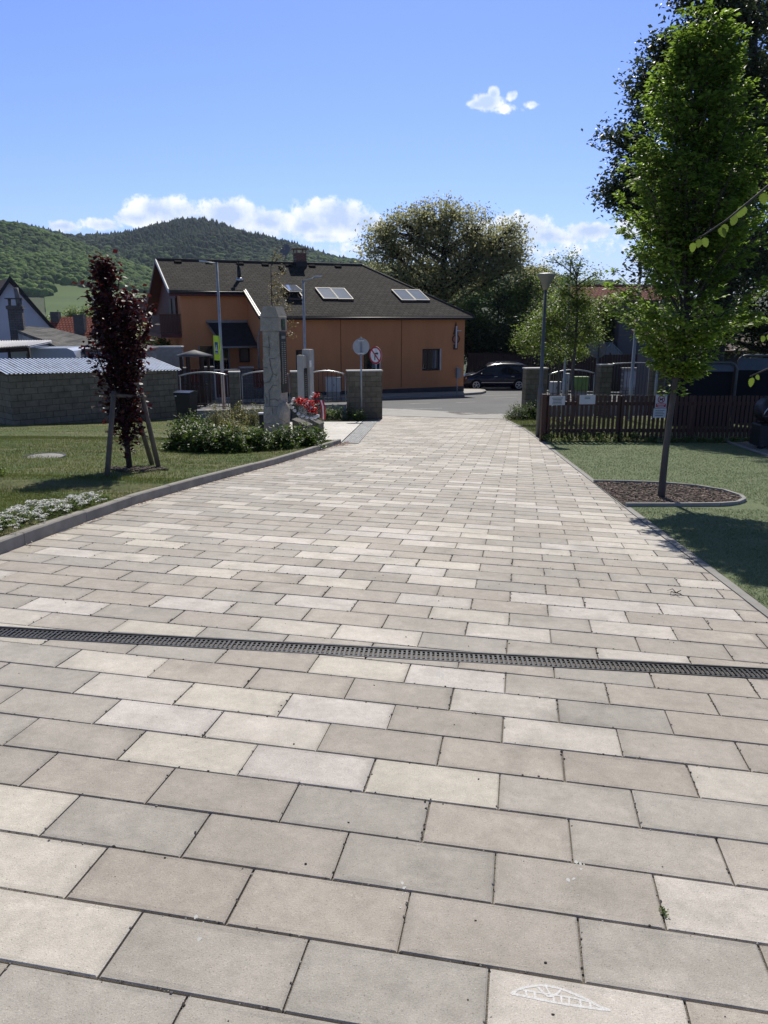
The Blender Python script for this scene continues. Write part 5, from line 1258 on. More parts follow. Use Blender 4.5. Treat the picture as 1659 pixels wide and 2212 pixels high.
    # low slanted stones that carry the wreaths
    for i, (px, py, Y, w, h, lab) in enumerate([(653, 925, 20.95, .42, .38, 'low slanted granite block under the large tilted wreath'), (684, 911, 22.45, .30, .34, 'smaller granite block under the upright wreath')]):
        p = at(px, py, Y); q = Vector((p.x, Y, G(p.x, Y))); s = thing('granite_block', lab, 'stone block', q, R(-14), 'stones carrying the wreaths')
        m = MB(local=True); w2 = w / 2; m.prism([(-w2, -.2, 0), (w2, -.2, 0), (w2, -.2, h * .62), (-w2, -.2, h * 1.05)], (0, .4, 0)); m.build('block', M_dkstone, s)
        m = MB(local=True); m.prism([(-w2 - .01, -.21, h * 1.05 + .003), (w2 + .01, -.21, h * .62 + .003), (w2 + .01, -.21, h * .62 + .05), (-w2 - .01, -.21, h * 1.05 + .05)], (0, .42, 0)); m.build('top_slab', M_dkstone, s)
build_monument()
L_fir = leafmat('fir_green', (.010, .022, .010), (.03, .055, .02), trans=.1); L_redp = leafmat('red_petal', (.42, .008, .015), (.75, .025, .035), trans=.35, tcol=(.9, .04, .05))
M_rose = mat('white_rose', (.72, .72, .72), (.60, .60, .60), scale=40, rough=.7, bump=.8, bscale=60); M_ribbonr = mat('red_ribbon', (.42, .01, .03), rough=.35); M_ribbonw = mat('white_ribbon', (.75, .75, .75), rough=.4)
def wreath(label, c, M, rx, ry, seed, reds, whites):
    rnd = random.Random(seed); rng = np.random.default_rng(seed); t = thing('wreath', label, 'wreath', c, 0, 'wreaths at the memorial'); c = Vector(c)
    P = []
    for _ in range(1500):
        a = rnd.uniform(0, 6.283); q = rnd.uniform(0, 1) ** .5 * 1.05; P.append(c + M @ Vector((cos(a) * rx * q, sin(a) * ry * q, (1 - q * q) * .10 + rnd.uniform(-.09, .02))))
    leaves('greenery', np.array(P), .05, L_fir, t, seed, up=.2, aspect=.28)
    def spots(lst): return [Vector((x * rx, y * ry, (1 - x * x - y * y) * .10 + .035)) for x, y in lst]
    for p in spots(whites):
        m = MB()
        for k in range(9): m.ball(c + M @ (p + Vector((rnd.uniform(-.02, .02), rnd.uniform(-.02, .02), rnd.uniform(-.005, .025)))), .040, (1, 1, .8), .06, 1)
        m.build('white_flower', M_rose, t)
    for p in spots(reds):
        Q = []; D = []
        for k in range(16):
            a = k * 2.4; Q.append(c + M @ (p + Vector((cos(a) * .012, sin(a) * .012, .01 + .002 * k)))); D.append(M @ Vector((cos(a), sin(a), .25)))
        leaves('red_flower', np.array(Q), .10, L_redp, t, seed + int(p.x * 999) % 97, up=.9, D=np.array([tuple(d) for d in D]), aspect=.55)
    return t
Mw = Matrix.Rotation(R(-14), 3, 'Z') @ Matrix.Rotation(R(24), 3, 'Y') @ Matrix.Rotation(R(38), 3, 'X')
wc = at(659, 884, 20.72)
wreath('large tilted wreath of red flowers edged with white roses', wc, Mw, .43, .30, 1, [(-.55, .45), (-.3, .62), (-.62, .1), (-.3, .2), (0, .45), (-.05, .05), (.25, .3), (.2, -.12), (.5, .12), (.45, -.3), (.68, -.15), (.1, .7), (-.38, -.12)],
       [(-.92, .15), (-.85, -.28), (-.68, -.62), (-.42, -.80), (-.12, -.92), (.18, -.95), (.46, -.85), (.72, -.68), (.88, -.42), (.95, -.15), (.05, .25), (.35, .05), (-.95, .38)])
Mw2 = Matrix.Rotation(R(-25), 3, 'Z') @ Matrix.Rotation(R(72), 3, 'X')
wc2 = at(682, 876, 22.15)
t_ = wreath('smaller upright wreath with red flowers and a red and white ribbon', wc2, Mw2, .22, .37, 2, [(.25, .55), (.45, .2), (.1, .2), (.4, -.2), (.2, -.5), (.55, -.45), (.3, .8)], [(-.45, .9), (-.72, .6), (-.88, .25), (-.85, -.15), (-.6, -.5), (.1, -.95)])
for k, (m_, o) in enumerate(((M_ribbonr, 0), (M_ribbonw, .045), (M_ribbonr, .09))):
    m = MB(); pts = [wc2 + Vector((.10 + o, -.10, .16)), wc2 + Vector((.15 + o, -.14, -.02)), wc2 + Vector((.17 + o * .8, -.13, -.22)), wc2 + Vector((.16 + o * .9, -.10, -.38))]
    for a, b in zip(pts, pts[1:]): m.prism([a, a + Vector((.045, .012, 0)), b + Vector((.045, .012, 0)), b], (0, .003, 0))
    m.build('ribbon', m_, t_)

# ---- fence line along the street: piers and arched railing panels
def fY(x): return 30.45 + .165 * (x + .8) if x < 6 else 31.57 + .25 * (x - 6)
FROT = math.atan(.165)
def pier(label, px0, px1, ytop, d=.42, group='block piers of the street fence', Y=None):
    x0 = at(px0, 840, 30).x; 
    def wx(px):
        x = 0.0
        for _ in range(12): y = Y or fY(x); x = at(px, 840, y).x
        return x, (Y or fY(x))
    (xa, ya), (xb, yb) = wx(px0), wx(px1); cx, cy = (xa + xb) / 2, (ya + yb) / 2; zb = G(cx, cy); zt = at((px0 + px1) / 2, ytop, cy - d / 2).z; h = zt - zb
    t = thing('block_pier', label, 'pier', (cx, cy, zb), FROT, group); w = (xb - xa) / cos(FROT)
    MB(local=True).box((0, 0, h / 2 - .15), (w, d, h + .22 - .001)).build('pier_body', M_block, t); MB(local=True).cbox((0, 0, h - .02), (w + .05, d + .05, .045), .008).build('cap', M_cap, t)
    return cx, cy, zb, h
pier('wide grey block pier left of the gateway with the sign post', 750, 824, 800)
pier('grey block pier right of the gateway behind the bushes', 1132, 1177, 795, .45)
pier('narrow block pier left of the monument', 496, 519, 803)
pier('block pier hidden between the monument and the stele', 629, 656, 802)
pier('narrow block pier between the two right railing panels', 1291, 1315, 787)
pier('narrow block pier at the right end of the railings', 1403, 1427, 788)
def panel(label, px0, px1, ytop_end, ytop_mid, ybot, nb=10, group='arched railing panels'):
    def wx(px):
        x = 0.0
        for _ in range(12): y = fY(x); x = at(px, 840, y).x
        return Vector((x, fY(x), 0))
    a, b = wx(px0), wx(px1); zb = G(a.x, a.y); ze = at(px0, ytop_end, a.y).z; zm = at((px0 + px1) / 2, ytop_mid, (a.y + b.y) / 2).z; z0 = at((px0 + px1) / 2, ybot, (a.y + b.y) / 2).z
    t = thing('railing_panel', label, 'railing', (a.x, a.y, zb), 0, group)
    arch = lambda f: ze + (zm - ze) * (1 - (2 * f - 1) ** 2); pt = lambda f, z: a.lerp(b, f) + Vector((0, 0, z))
    MB().tube([pt(f, arch(f)) for f in np.linspace(0, 1, 13)], .026, 8).build('top_rail', M_steel, t)
    MB().tube([pt(.015, z0), pt(.985, z0)], .016, 6).build('bottom_rail', M_dkmetal, t)
    MB().tube([pt(.015, z0 + .13), pt(.985, z0 + .13)], .012, 6).build('bottom_rail', M_dkmetal, t)
    for i in range(nb + 1):
        f = .02 + .96 * i / nb; MB().tube([pt(f, z0 - .02), pt(f, arch(f))], .011 if 0 < i < nb else .018, 6).build('bar', M_dkmetal if 0 < i < nb else M_galv, t)
    m = MB(); n = Vector((0, .2, 0)); q0, q1 = pt(0, z0 - .12) - Vector((0, .1, 0)), pt(1, z0 - .12) - Vector((0, .1, 0))
    m.prism([q0, q1, Vector((q1.x, q1.y, G(q1.x, q1.y) - .2)), Vector((q0.x, q0.y, G(q0.x, q0.y) - .2))], n); m.build('plinth', M_conc, t)
    return t
panel('arched grey railing between the block shed and the narrow pier', 388, 494, 812, 804, 879, 10)
panel('arched grey railing just left of the monument', 521, 628, 811, 802, 876, 11)
panel('arched grey railing right of the stele with a cabinet behind', 657, 748, 811, 801, 867, 9)
panel('arched railing right of the gateway with pale boxes behind', 1184, 1284, 809, 799, 868, 11)
panel('arched railing with a brick wall and board behind', 1317, 1401, 786.5, 784, 868, 12)
panel('piece of railing at the left picture edge beside the shed', -60, 16, 815, 803, 881, 7)

# ---- picket fence on the right
def build_picket():
    a = gpt(1176, 955); a = Vector((a.x, 19.25, 0)); b = Vector((at(1790, 900, 20.0).x, 20.0, 0)); ln = (b - a).length; d = (b - a) / ln; n = Vector((d.y, -d.x, 0))
    t = thing('picket_fence', 'dark red brown wooden picket fence beside the play turf', 'fence', on_ground(a.x, a.y))
    h = 1.17
    P = lambda s, o, z: Vector((a.x, a.y, 0)) + d * s + n * o + Vector((0, 0, G(a.x + d.x * s, a.y + d.y * s) + z))
    def bar(s0, s1, o, th, z0, z1, name, m, cham=.0):
        mb = MB(); mb.prism([P(s0, o, z0), P(s1, o, z0), P(s1, o, z1), P(s0, o, z1)], n * th); return mb.build(name, m, t)
    for z in (.27, .95): bar(0, ln, -.035, .03, z - .045, z + .045, 'rail', M_fencewood)
    for s in (0.03, 1.95, 3.9, 5.85): bar(s, s + .10, -.14, .10, -.05, h - .02, 'post', M_fencewood)
    bar(-.06, .05, -.10, .12, -.05, h + .01, 'post', M_fencewood)
    k = 0; s = .10; rnd = random.Random(3)
    while s < ln - .1:
        dz = rnd.uniform(-.008, .008); lean = rnd.uniform(-.004, .004)
        mb = MB(); mb.prism([P(s, 0, .09), P(s + .072, 0, .09), P(s + .072 + lean, 0, h + dz), P(s + lean, 0, h + dz)], n * .02); mb.build('picket', M_fencewood, t); s += .118 + rnd.uniform(-.002, .002); k += 1
    def sheet_sign(px, py0, py1, w, label, name, lines, m=M_plast, rz=0):
        c0 = onplane(px, (py0 + py1) / 2, P(0, .03, 0), n); zt = onplane(px, py0, P(0, .03, 0), n).z; zb = onplane(px, py1, P(0, .03, 0), n).z
        s_ = thing(name, label, 'sign', c0 - n * .0, 0, None); q = [c0 - d * w / 2, c0 + d * w / 2]
        F = lambda u, z, o=.026: c0 + d * u + n * o + Vector((0, 0, z - c0.z))
        mb = MB(); mb.prism([F(-w / 2, zb), F(w / 2, zb), F(w / 2, zt), F(-w / 2, zt)], n * .004); mb.build('board', m, s_)
        return s_, F, zb, zt
    for px, y0, y1, w, lab in ((1203, 855, 875, .40, 'pale notice with three lines of text at the left end of the fence'), (1268, 853, 873, .41, 'almost blank pale notice, second from the left on the fence')):
        s_, F, zb, zt = sheet_sign(px, y0, y1, w, lab, 'notice', 3); tx = MB(); rnd = random.Random(px)
        for i in range(5 if px < 1230 else 2):
            z = zt - .06 - i * .036; ww = rnd.uniform(.10, .15) if px < 1230 else .07; tx.prism([F(-ww, z, .031), F(ww, z, .031), F(ww, z + .014, .031), F(-ww, z + .014, .031)], n * .0015)
        tx.build('text', M_text, s_)
    s_, F, zb, zt = sheet_sign(1427, 852, 881, .30, 'white no dogs sign with red ring and red text bar on the fence', 'dog_sign', 2)
    r = MB(); cc = F(.0, zt - .12, .032); r.ring(cc, n, .075, .095, .004, 28); r.prism([F(-.13, zb + .02, .032), F(.13, zb + .02, .032), F(.13, zb + .11, .032), F(-.13, zb + .11, .032)], n * .002); 
    k1 = F(-.06, zt - .06, .033); k2 = F(.06, zt - .18, .033); u = Vector((0, 0, .014)); r.prism([k1, k1 + u, k2 + u, k2], n * .002); r.build('red_ring', M_red, s_)
    dg = MB(); cz = zt - .125
    dg.prism([F(x, cz + z, .0315) for x, z in ((-.035, .0), (-.045, -.05), (-.03, -.05), (-.022, -.015), (.02, -.015), (.026, -.05), (.04, -.05), (.036, .0), (.055, .025), (.05, .04), (.03, .038), (.02, .02), (-.03, .02), (-.055, .035))], n * .002); dg.build('dog_figure', M_blk, s_)
    tx = MB()
    for i in range(2): tx.prism([F(-.10 + .02 * i, zb + .075 - .036 * i, .0345), F(.10 - .02 * i, zb + .075 - .036 * i, .0345), F(.10 - .02 * i, zb + .09 - .036 * i, .0345), F(-.10 + .02 * i, zb + .09 - .036 * i, .0345)], n * .001)
    tx.build('text', M_signw, s_)
    s_, F, zb, zt = sheet_sign(1424, 882, 902, .34, 'small white notice with grey text below the no dogs sign', 'notice', 4); tx = MB()
    for i in range(4): z = zt - .06 - i * .04; tx.prism([F(-.12, z, .031), F(.12 - .03 * (i % 2), z, .031), F(.12 - .03 * (i % 2), z + .012, .031), F(-.12, z + .012, .031)], n * .0015)
    tx.build('text', M_text, s_)
build_picket()

# ---- lamps, poles, round signs
def street_lamp(label, px, pyb, pxt, pyt, armpx, Y, side):
    p = at(px, pyb, Y); b = Vector((p.x, Y, G(p.x, Y))); t = thing('street_lamp', label, 'street lamp', b, 0, 'arm street lamps'); h = at(pxt, pyt, Y).z - b.z
    MB(local=True).tube([(0, 0, -.05), (0, 0, h * .42), (0, 0, h * .43), (0, 0, h)], [.085, .08, .062, .055], 12).build('pole', M_pole, t)
    L = abs(at(armpx, pyt, Y).x - at(pxt, pyt, Y).x)
    MB(local=True).tube([(0, 0, h - .04), (side * L * .45, 0, h + .0 + .06 * (side > 0)), (side * L * .62, 0, h + .02 + .1 * (side > 0))], .03, 8).build('arm', M_pole, t)
    m = MB(local=True); z = h + .03 + .12 * (side > 0); m.prism([(side * L * .55, -.12, z - .03), (side * L, -.08, z + .0), (side * L, .08, z + .0), (side * L * .55, .12, z - .03)], (0, 0, .07)); m.build('lamp_head', M_galv, t); return t, b
_, l1 = street_lamp('tall galvanised street lamp carrying the yellow crossing sign', 484, 880, 465, 567, 428, 35.0, -1)
street_lamp('slim street lamp with arm to the right above the stele', 661, 860, 659, 605, 700, 38.5, 1)
def crossing_sign():
    zt, zb = at(474, 725, 34.9).z, at(474, 778, 34.9).z; c = Vector((l1.x - .16, 34.9 - .1, (zt + zb) / 2)); h = zt - zb
    t = thing('crossing_sign', 'bright yellow green pedestrian crossing sign on the tall lamp', 'sign', c, R(-50)); w = .48
    MB(local=True).cbox((0, 0, 0), (w, .02, h), .006).build('board', M_neon, t); MB(local=True).box((0.02, -.013, 0), (.27, .005, .52)).build('blue_panel', M_blue, t)
    m = MB(local=True); m.prism([(-.10, -.016, -.12), (.14, -.016, -.12), (.02, -.016, .16)], (0, -.003, 0)); m.prism([(-.09, -.016, -.235), (.13, -.016, -.235), (.13, -.016, -.20), (-.09, -.016, -.20)], (0, -.003, 0)); m.build('white_triangle', M_signw, t)
    f = MB(local=True); f.ball((.025, -.021, .06), .018, (1, .3, 1)); 
    for q in ([(.01, .035), (.04, .035), (.04, -.03), (.01, -.03)], [(.01, -.03), (.025, -.03), (-.02, -.11), (-.04, -.10)], [(.025, -.03), (.04, -.03), (.085, -.10), (.065, -.11)]): f.prism([(x, -.0195, z) for x, z in q], (0, -.002, 0))
    f.build('walking_figure', M_blk, t)
crossing_sign()
def round_signs():
    Y = 29.75; p = at(781, 897, Y); b = Vector((p.x, Y, G(p.x, Y))); c = at(782, 749, Y); h = at(782, 728, Y).z - b.z
    t = thing('round_sign', 'round traffic sign seen from its grey back on a thin post', 'sign', b)
    MB().tube([b - Vector((0, 0, .1)), b + Vector((0, 0, h))], .033, 10).build('post', M_pole, t)
    so_ = MB().disc((b.x, Y - .06 + .085, c.z), (.06, 1, 0), .315, .012, 32).build('disc', M_grey, t)
    m = MB()
    for dz in (-.24, .22): m.box((b.x, Y - .008, c.z + dz), (.22, .075, .035))
    m.build('clamps', M_steel, so_); m = MB(); m.prism([(b.x + .12, Y + .018, c.z + .06), (b.x + .15, Y + .018, c.z + .06), (b.x + .15, Y + .018, c.z + .13), (b.x + .12, Y + .018, c.z + .13)], (0, .004, 0)); m.build('sticker', M_blk, so_)
    # no right turn sign, turned away to the left
    Y2 = 31.9; c = at(811.5, 767.5, Y2); b2 = Vector((c.x + .02, Y2 + .06, G(c.x, Y2)))
    t = thing('no_right_turn_sign', 'round no right turn sign with red ring and black arrow', 'sign', b2)
    nrm = Vector((-.93, -.36, 0)).normalized(); sx = Vector((-nrm.y, nrm.x, 0)) * 1.0
    MB().tube([b2, b2 + Vector((0, 0, c.z - b2.z + .3))], .03, 10).build('post', M_pole, t)
    r = .355
    nrm = Vector((-.42, -.91, 0)).normalized(); nrm = (Matrix.Rotation(R(-44), 3, 'Z') @ Vector((0, -1, 0)))
    sx = Vector((0, 0, 1)).cross(nrm) ; cc = Vector((c.x, Y2, c.z))
    MB().disc(cc, nrm, r, .012, 32).build('disc', M_signw, t); MB().ring(cc + nrm * .0125, nrm, r * .80, r, .003, 36).build('red_ring', M_red, t)
    F = lambda u, v, o: cc + sx * u * r + Vector((0, 0, v * r)) + nrm * o
    m = MB()
    for q in ([(-.16, -.55), (-.02, -.55), (-.02, .02), (-.16, .02)], [(-.16, .02), (-.02, .02), (.06, .14), (.06, .28), (-.04, .28)], [(.06, .14), (.22, .14), (.22, .28), (.06, .28)], [(.20, .02), (.20, .42), (.48, .21)]): m.prism([F(u, v, .013) for u, v in q], nrm * .002)
    m.build('arrow', M_blk, t)
    m = MB(); m.prism([F(-.62, .50, .0155), F(-.50, .62, .0155), F(.62, -.50, .0155), F(.50, -.62, .0155)], nrm * .002); m.build('red_bar', M_red, t)
    # sign seen nearly edge-on among the right-hand poles
    Y3 = 33.2; c = at(1293, 752, Y3); b3 = Vector((at(1290, 800, Y3).x - .06, Y3, 0)); b3.z = G(b3.x, Y3); t = thing('round_sign', 'round traffic sign turned away on a post left of the narrow right pier', 'sign', b3)
    MB().tube([b3, b3 + Vector((.06, 0, c.z - b3.z + .35))], .033, 10).build('post', M_poledk, t); MB().disc(Vector((c.x - .05, Y3 + .05, c.z)), Vector((.62, .75, .1)), .42, .014, 30).build('disc', mat('sign_back_dark', (.10, .11, .115), rough=.6), t)
    # thin post with a small plate by the house corner
    Y4 = 45.5; c = at(987, 853, Y4); b4 = Vector((c.x, Y4, G(c.x, Y4))); t = thing('sign_post', 'thin grey sign post on the pavement at the house corner', 'post', b4); h = at(990, 795, Y4).z - b4.z
    MB(local=True).tube([(0, 0, 0), (0, 0, h)], .03, 8).build('post', M_pole, t); MB(local=True).tube([(0, 0, h), (0, 0, h + .06)], .04, 8).build('cap', M_steel, t)
round_signs()
def park_lamp():
    Y = 20.8; p = at(1163, 941, Y); b = Vector((p.x, Y, G(p.x, Y))); t = thing('park_lamp', 'tall grey park lamp with an upturned cone head beside the picket fence', 'lamp', b); zt = at(1175, 590, Y).z - b.z; zl = at(1166, 835, Y).z - b.z
    MB(local=True).lathe((0, 0, -.1), [(.078, 0), (.076, zl), (.064, zl + .06), (.050, zl + .12), (.040, zt - .30)], 14).build('pole', M_poledk, t)
    sh = mat('lamp_cone', (.19, .19, .15), (.15, .15, .12), rough=.35); m = MB(local=True); m.lathe((0, 0, 0), [(.05, zt - .42), (.10, zt - .34), (.115, zt - .26), (.235, zt - .055), (.24, zt - .04)], 20); m.build('lamp_cone', sh, t)
    m = MB(local=True); m.lathe((0, 0, 0), [(.25, zt - .038), (.25, zt - .02), (.16, zt)], 20); m.build('lamp_cap', M_galv, t)
park_lamp()
for px, pb, py, Y, r0, dx, lab in [(1216, 866, 560, 29.3, .045, 0, 'leftmost of the pale slim poles behind the fence'), (1361, 868, 470, 29.0, .060, 0, 'middle pale pole in front of the railing with the board'), (1414, 868, 500, 29.2, .040, 0, 'right hand pale pole before the end pier')]:
    c = at(px, pb, Y); b = Vector((c.x, Y, G(c.x, Y))); t = thing('flag_pole', lab, 'pole', b, 0, 'pale poles behind the picket fence'); h = at(px, py, Y).z - b.z
    MB(local=True).tube([(0, 0, -.05), (0, 0, 1.6), (0, 0, 1.62), (0, 0, h)], [r0 * 1.3, r0 * 1.25, r0, r0 * .7], 10).build('pole', M_pole, t); MB(local=True).tube([(0, 0, -.02), (0, 0, .1)], r0 * 2, 10).build('foot', M_galv, t)
# ---- wheeled bin by the shed
def bin_():
    Y = 27.3; p = at(405, 905, Y); b = Vector((p.x, Y, G(p.x, Y) + .07)); t = thing('wheelie_bin', 'black wheeled rubbish bin beside the block shed', 'bin', b, R(-12)); h = at(405, 845, Y).z - b.z
    m = MB(local=True); w0, w1, d0, d1 = .23, .29, .25, .33; m.add([(-w0, -d0, .05), (w0, -d0, .05), (w0, d0, .05), (-w0, d0, .05), (-w1, -d1, h - .06), (w1, -d1, h - .06), (w1, d1, h - .06), (-w1, d1, h - .06)], [(3, 2, 1, 0), (4, 5, 6, 7), (0, 1, 5, 4), (1, 2, 6, 5), (2, 3, 7, 6), (3, 0, 4, 7)]); m.build('body', M_black, t)
    MB(local=True).cbox((0, 0, h - .075), (.62, .70, .05), .012).build('rim', M_black, t)
    m = MB(local=True); m.prism([(-.31, -.37, h - .04), (.31, -.37, h - .04), (.31, .0, h + .015), (.31, .36, h - .01), (.31, .36, h - .035), (-.31, .36, h - .035), (-.31, .36, h - .01), (-.31, .0, h + .015)][:0] or [(-.31, -.37, h - .045), (-.31, .36, h - .045), (-.31, .36, h - .01), (-.31, .0, h + .02), (-.31, -.37, h - .02)], (.62, 0, 0)); m.build('lid', mat('bin_lid', (.03, .03, .03), rough=.25), t)
    MB(local=True).tube([(-.24, .40, h - .05), (.24, .40, h - .05)], .016, 6).build('handle', M_black, t)
    for s in (-.27, .27): MB(local=True).tube([(s - .025, .26, .1), (s + .025, .26, .1)], .1, 14).build('wheel', M_black, t)
    MB(local=True).box((-.22, -.352, h - .14), (.07, .004, .03)).build('sticker', M_signw, t)
bin_()
# manhole cover
p = gpt(95, 987, .075); t_ = thing('manhole_cover', 'round grey manhole cover set in the lawn', 'manhole cover', p); MB(local=True).lathe((0, 0, .03), [(.31, 0), (.31, .05), (.29, .055)], 28).build('cover', M_conc, t_); MB(local=True).ring((0, 0, .075), (0, 0, 1), .31, .34, .012, 28).build('rim', M_castiron, t_)
# chalk drawing on the lower right slab
def chalk():
    M_chalk = mat('chalk', (.74, .73, .72), (.54, .52, .50), scale=220, rough=.95)
    t = thing('chalk_drawing', 'white chalk drawing of a toothed mouth shape on a paving slab', 'chalk drawing', gpt(1210, 2130)); sc = 1.4747
    F = lambda X, Y: (1125 + X / sc) * .73733, 
    def P(X, Y): q = gnd((1125 + X / sc) * .73733, (2300 + Y / sc) * .73733); return Vector((q.x, q.y, top_z(q.x, q.y) + .0007))
    rnd = random.Random(5)
    def stroke(name, lst, w=.0052):
        w *= 1.0
        pts = [P(*l) for l in lst]; fine = []
        for i in range(len(pts) - 1):
            p0, p1, p2, p3 = pts[max(i - 1, 0)], pts[i], pts[i + 1], pts[min(i + 2, len(pts) - 1)]
            for k in range(6):
                u = k / 6; fine.append(.5 * ((2 * p1) + (p2 - p0) * u + (2 * p0 - 5 * p1 + 4 * p2 - p3) * u * u + (3 * p1 - p0 - 3 * p2 + p3) * u ** 3))
        fine.append(pts[-1]); L, Rr = [], []
        for i, p in enumerate(fine):
            d = (fine[min(i + 1, len(fine) - 1)] - fine[max(i - 1, 0)]).normalized(); q = Vector((-d.y, d.x, 0)) * w * rnd.uniform(.7, 1.05) * .5; L.append(p + q); Rr.append(p - q)
        m = MB(); n = len(L); m.add(L + Rr, [(i, n + i, n + i + 1, i + 1) for i in range(n - 1)]); m.build(name, M_chalk, t)
    stroke('outline', [(550, 908), (575, 888), (620, 874), (685, 868), (750, 878), (800, 895), (870, 925), (925, 955), (975, 972)], .0085)
    stroke('outline', [(555, 905), (610, 915), (680, 930), (760, 945), (850, 958), (920, 968), (978, 974)], .0085)
    stroke('outline', [(600, 888), (680, 900), (760, 912), (840, 926), (905, 945)], .006)
    stroke('eye', [(665, 875), (690, 900), (715, 915), (750, 900), (765, 882)], .007)
    stroke('eye', [(700, 875), (712, 895), (722, 912)], .006)
    for x0, y0, x1, y1 in [(612, 892, 618, 916), (650, 898, 655, 925), (730, 910, 735, 938), (765, 912, 768, 945), (800, 918, 800, 950), (848, 930, 850, 958), (890, 940, 893, 964)]: stroke('tooth', [(x0, y0), ((x0 + x1) / 2, (y0 + y1) / 2), (x1, y1)], .006)
chalk()
# ---------------------------------------------------------------- shed and houses on the left
M_tin = mat('corrugated_tin', (.56, .60, .66), (.46, .50, .56), scale=3, rough=.4, metal=.25, grain=.05, gscale=20)
M_tinstain = mat('tin_stain', (.045, .047, .05), (.10, .10, .10), scale=12, rough=.7)
M_whiteplaster = mat('white_plaster', (.55, .57, .62), (.50, .52, .57), scale=.8, rough=.9)
M_oldroof = mat('old_felt_roof', (.040, .038, .034), (.125, .12, .108), scale=2.6, rough=.95, bump=.9, bscale=9, stretch=(1.0, .35, 1), grain=.2, gscale=12)
M_redtile = brickmat('red_roof_tile', (.36, .095, .060), (.30, .075, .05), (.11, .03, .022), (1, 0, 0), .30, .34, ms=.05, rough=.85, bump=.9, zdir=(0, .6, .8), noise=.25, nscale=1.2)
M_browntile = mat('brown_roof', (.13, .085, .065), (.09, .062, .05), scale=2, rough=.9, stretch=(1, 3, 3))
M_greybrick = brickmat('grey_brick', (.135, .13, .125), (.11, .105, .10), (.075, .07, .07), (1, 0, 0), .25, .085, ms=.012)
M_greywall = mat('grey_render', (.095, .095, .10), (.08, .08, .085), scale=1.5, rough=.95)
M_van = mat('van_white', (.33, .36, .40), (.30, .33, .37), rough=.35, coat=.3)
M_oldwhite = mat('old_white_wall', (.40, .40, .40), (.28, .28, .28), scale=2, rough=.95)
M_concpanel = mat('grey_panel', (.17, .185, .20), (.15, .165, .18), rough=.7)
M_darkwood = mat('dark_boards', (.045, .028, .022), (.032, .020, .016), scale=4, rough=.8, stretch=(5, 5, .3))

def build_shed():
    a = gnd(32, 919, .07); b = gnd(388, 905, .07); a, b = xy(a), xy(b)
    # front wall line, levelled to one roof height
    d = (b - a).normalized(); n = Vector((-d.y, d.x, 0)); L = (b - a).length; dep = 1.9
    zr = (onplane(20, 811, a, n).z + onplane(390, 800, a, n).z) / 2
    za, zb_ = onplane(12, 808, a, n).z, onplane(392, 799, a, n).z
    t = thing('block_shed', 'long low shed of grey concrete blocks with a corrugated tin roof', 'shed', on_ground(a.x, a.y)); 
    P = lambda s, o, z: a + d * s + n * o + Vector((0, 0, z))
    lz = lambda s: za + (zb_ - za) * s / L
    w = MB(); g0 = min(G(a.x, a.y), G(b.x, b.y)) - .4
    for (s0, o0, s1, o1) in ((0, 0, L, .2), (0, dep - .2, L, dep)): w.prism([P(s0, o0, g0), P(s1, o0, g0), P(s1, o0, lz(s1) - .02), P(s0, o0, lz(s0) - .02)], n * (o1 - o0))
    for s in (0, L - .2): w.prism([P(s, .2, g0), P(s, dep - .2, g0), P(s, dep - .2, lz(s) - .02), P(s, .2, lz(s) - .02)], d * .2)
    w.build('wall', M_blockS, t)
    # odd paler blocks
    rnd = random.Random(6)
    # corrugated roof: trapezoid ribs running back, rising away from the viewer
    r = MB(); s0, s1 = -.12, L + .14; nr = 46; o0, o1 = -.14, dep + .1; rise = .37; prof = []
    for i in range(nr):
        s = s0 + (s1 - s0) * i / nr; ww = (s1 - s0) / nr
        prof += [(s, 0), (s + ww * .52, 0), (s + ww * .62, .036), (s + ww * .90, .036)]
    prof.append((s1, 0)); vs = []; m = len(prof)
    for o, up in ((o0, 0), (o1, rise)):
        for s, z in prof: vs.append(P(s, o, lz(s) + z + up))
    for o, up in ((o0, 0), (o1, rise)):
        for s, z in prof: vs.append(P(s, o, lz(s) + z + up - .008))
    r.add(vs, [(i, i + 1, m + i + 1, m + i) for i in range(m - 1)] + [(2 * m + i, 3 * m + i, 3 * m + i + 1, 2 * m + i + 1) for i in range(m - 1)] + [(2 * m + i, 2 * m + i + 1, i + 1, i) for i in range(m - 1)])
    ro = r.build('roof', M_tin, t)
    st = MB(); ww = (s1 - s0) / nr
    for i in range(nr):
        for _ in range(3):
            if rnd.random() < (.75 if 10 < i < 36 else .2):
                f = rnd.uniform(.04, .7); f2 = min(.95, f + rnd.uniform(.12, .28)); s = s0 + ww * i + ww * .01; e = s + ww * .50; z = lz(s) + .004
                q = lambda ss, ff: P(ss, o0 + (o1 - o0) * ff, z + rise * ff)
                st.poly([q(s, f), q(e, f + rnd.uniform(-.03, .03)), q(e, f2), q(s, f2 + rnd.uniform(-.03, .03))])
    st.build('stains', M_tinstain, ro)
    return a, b
SHA, SHB = build_shed()
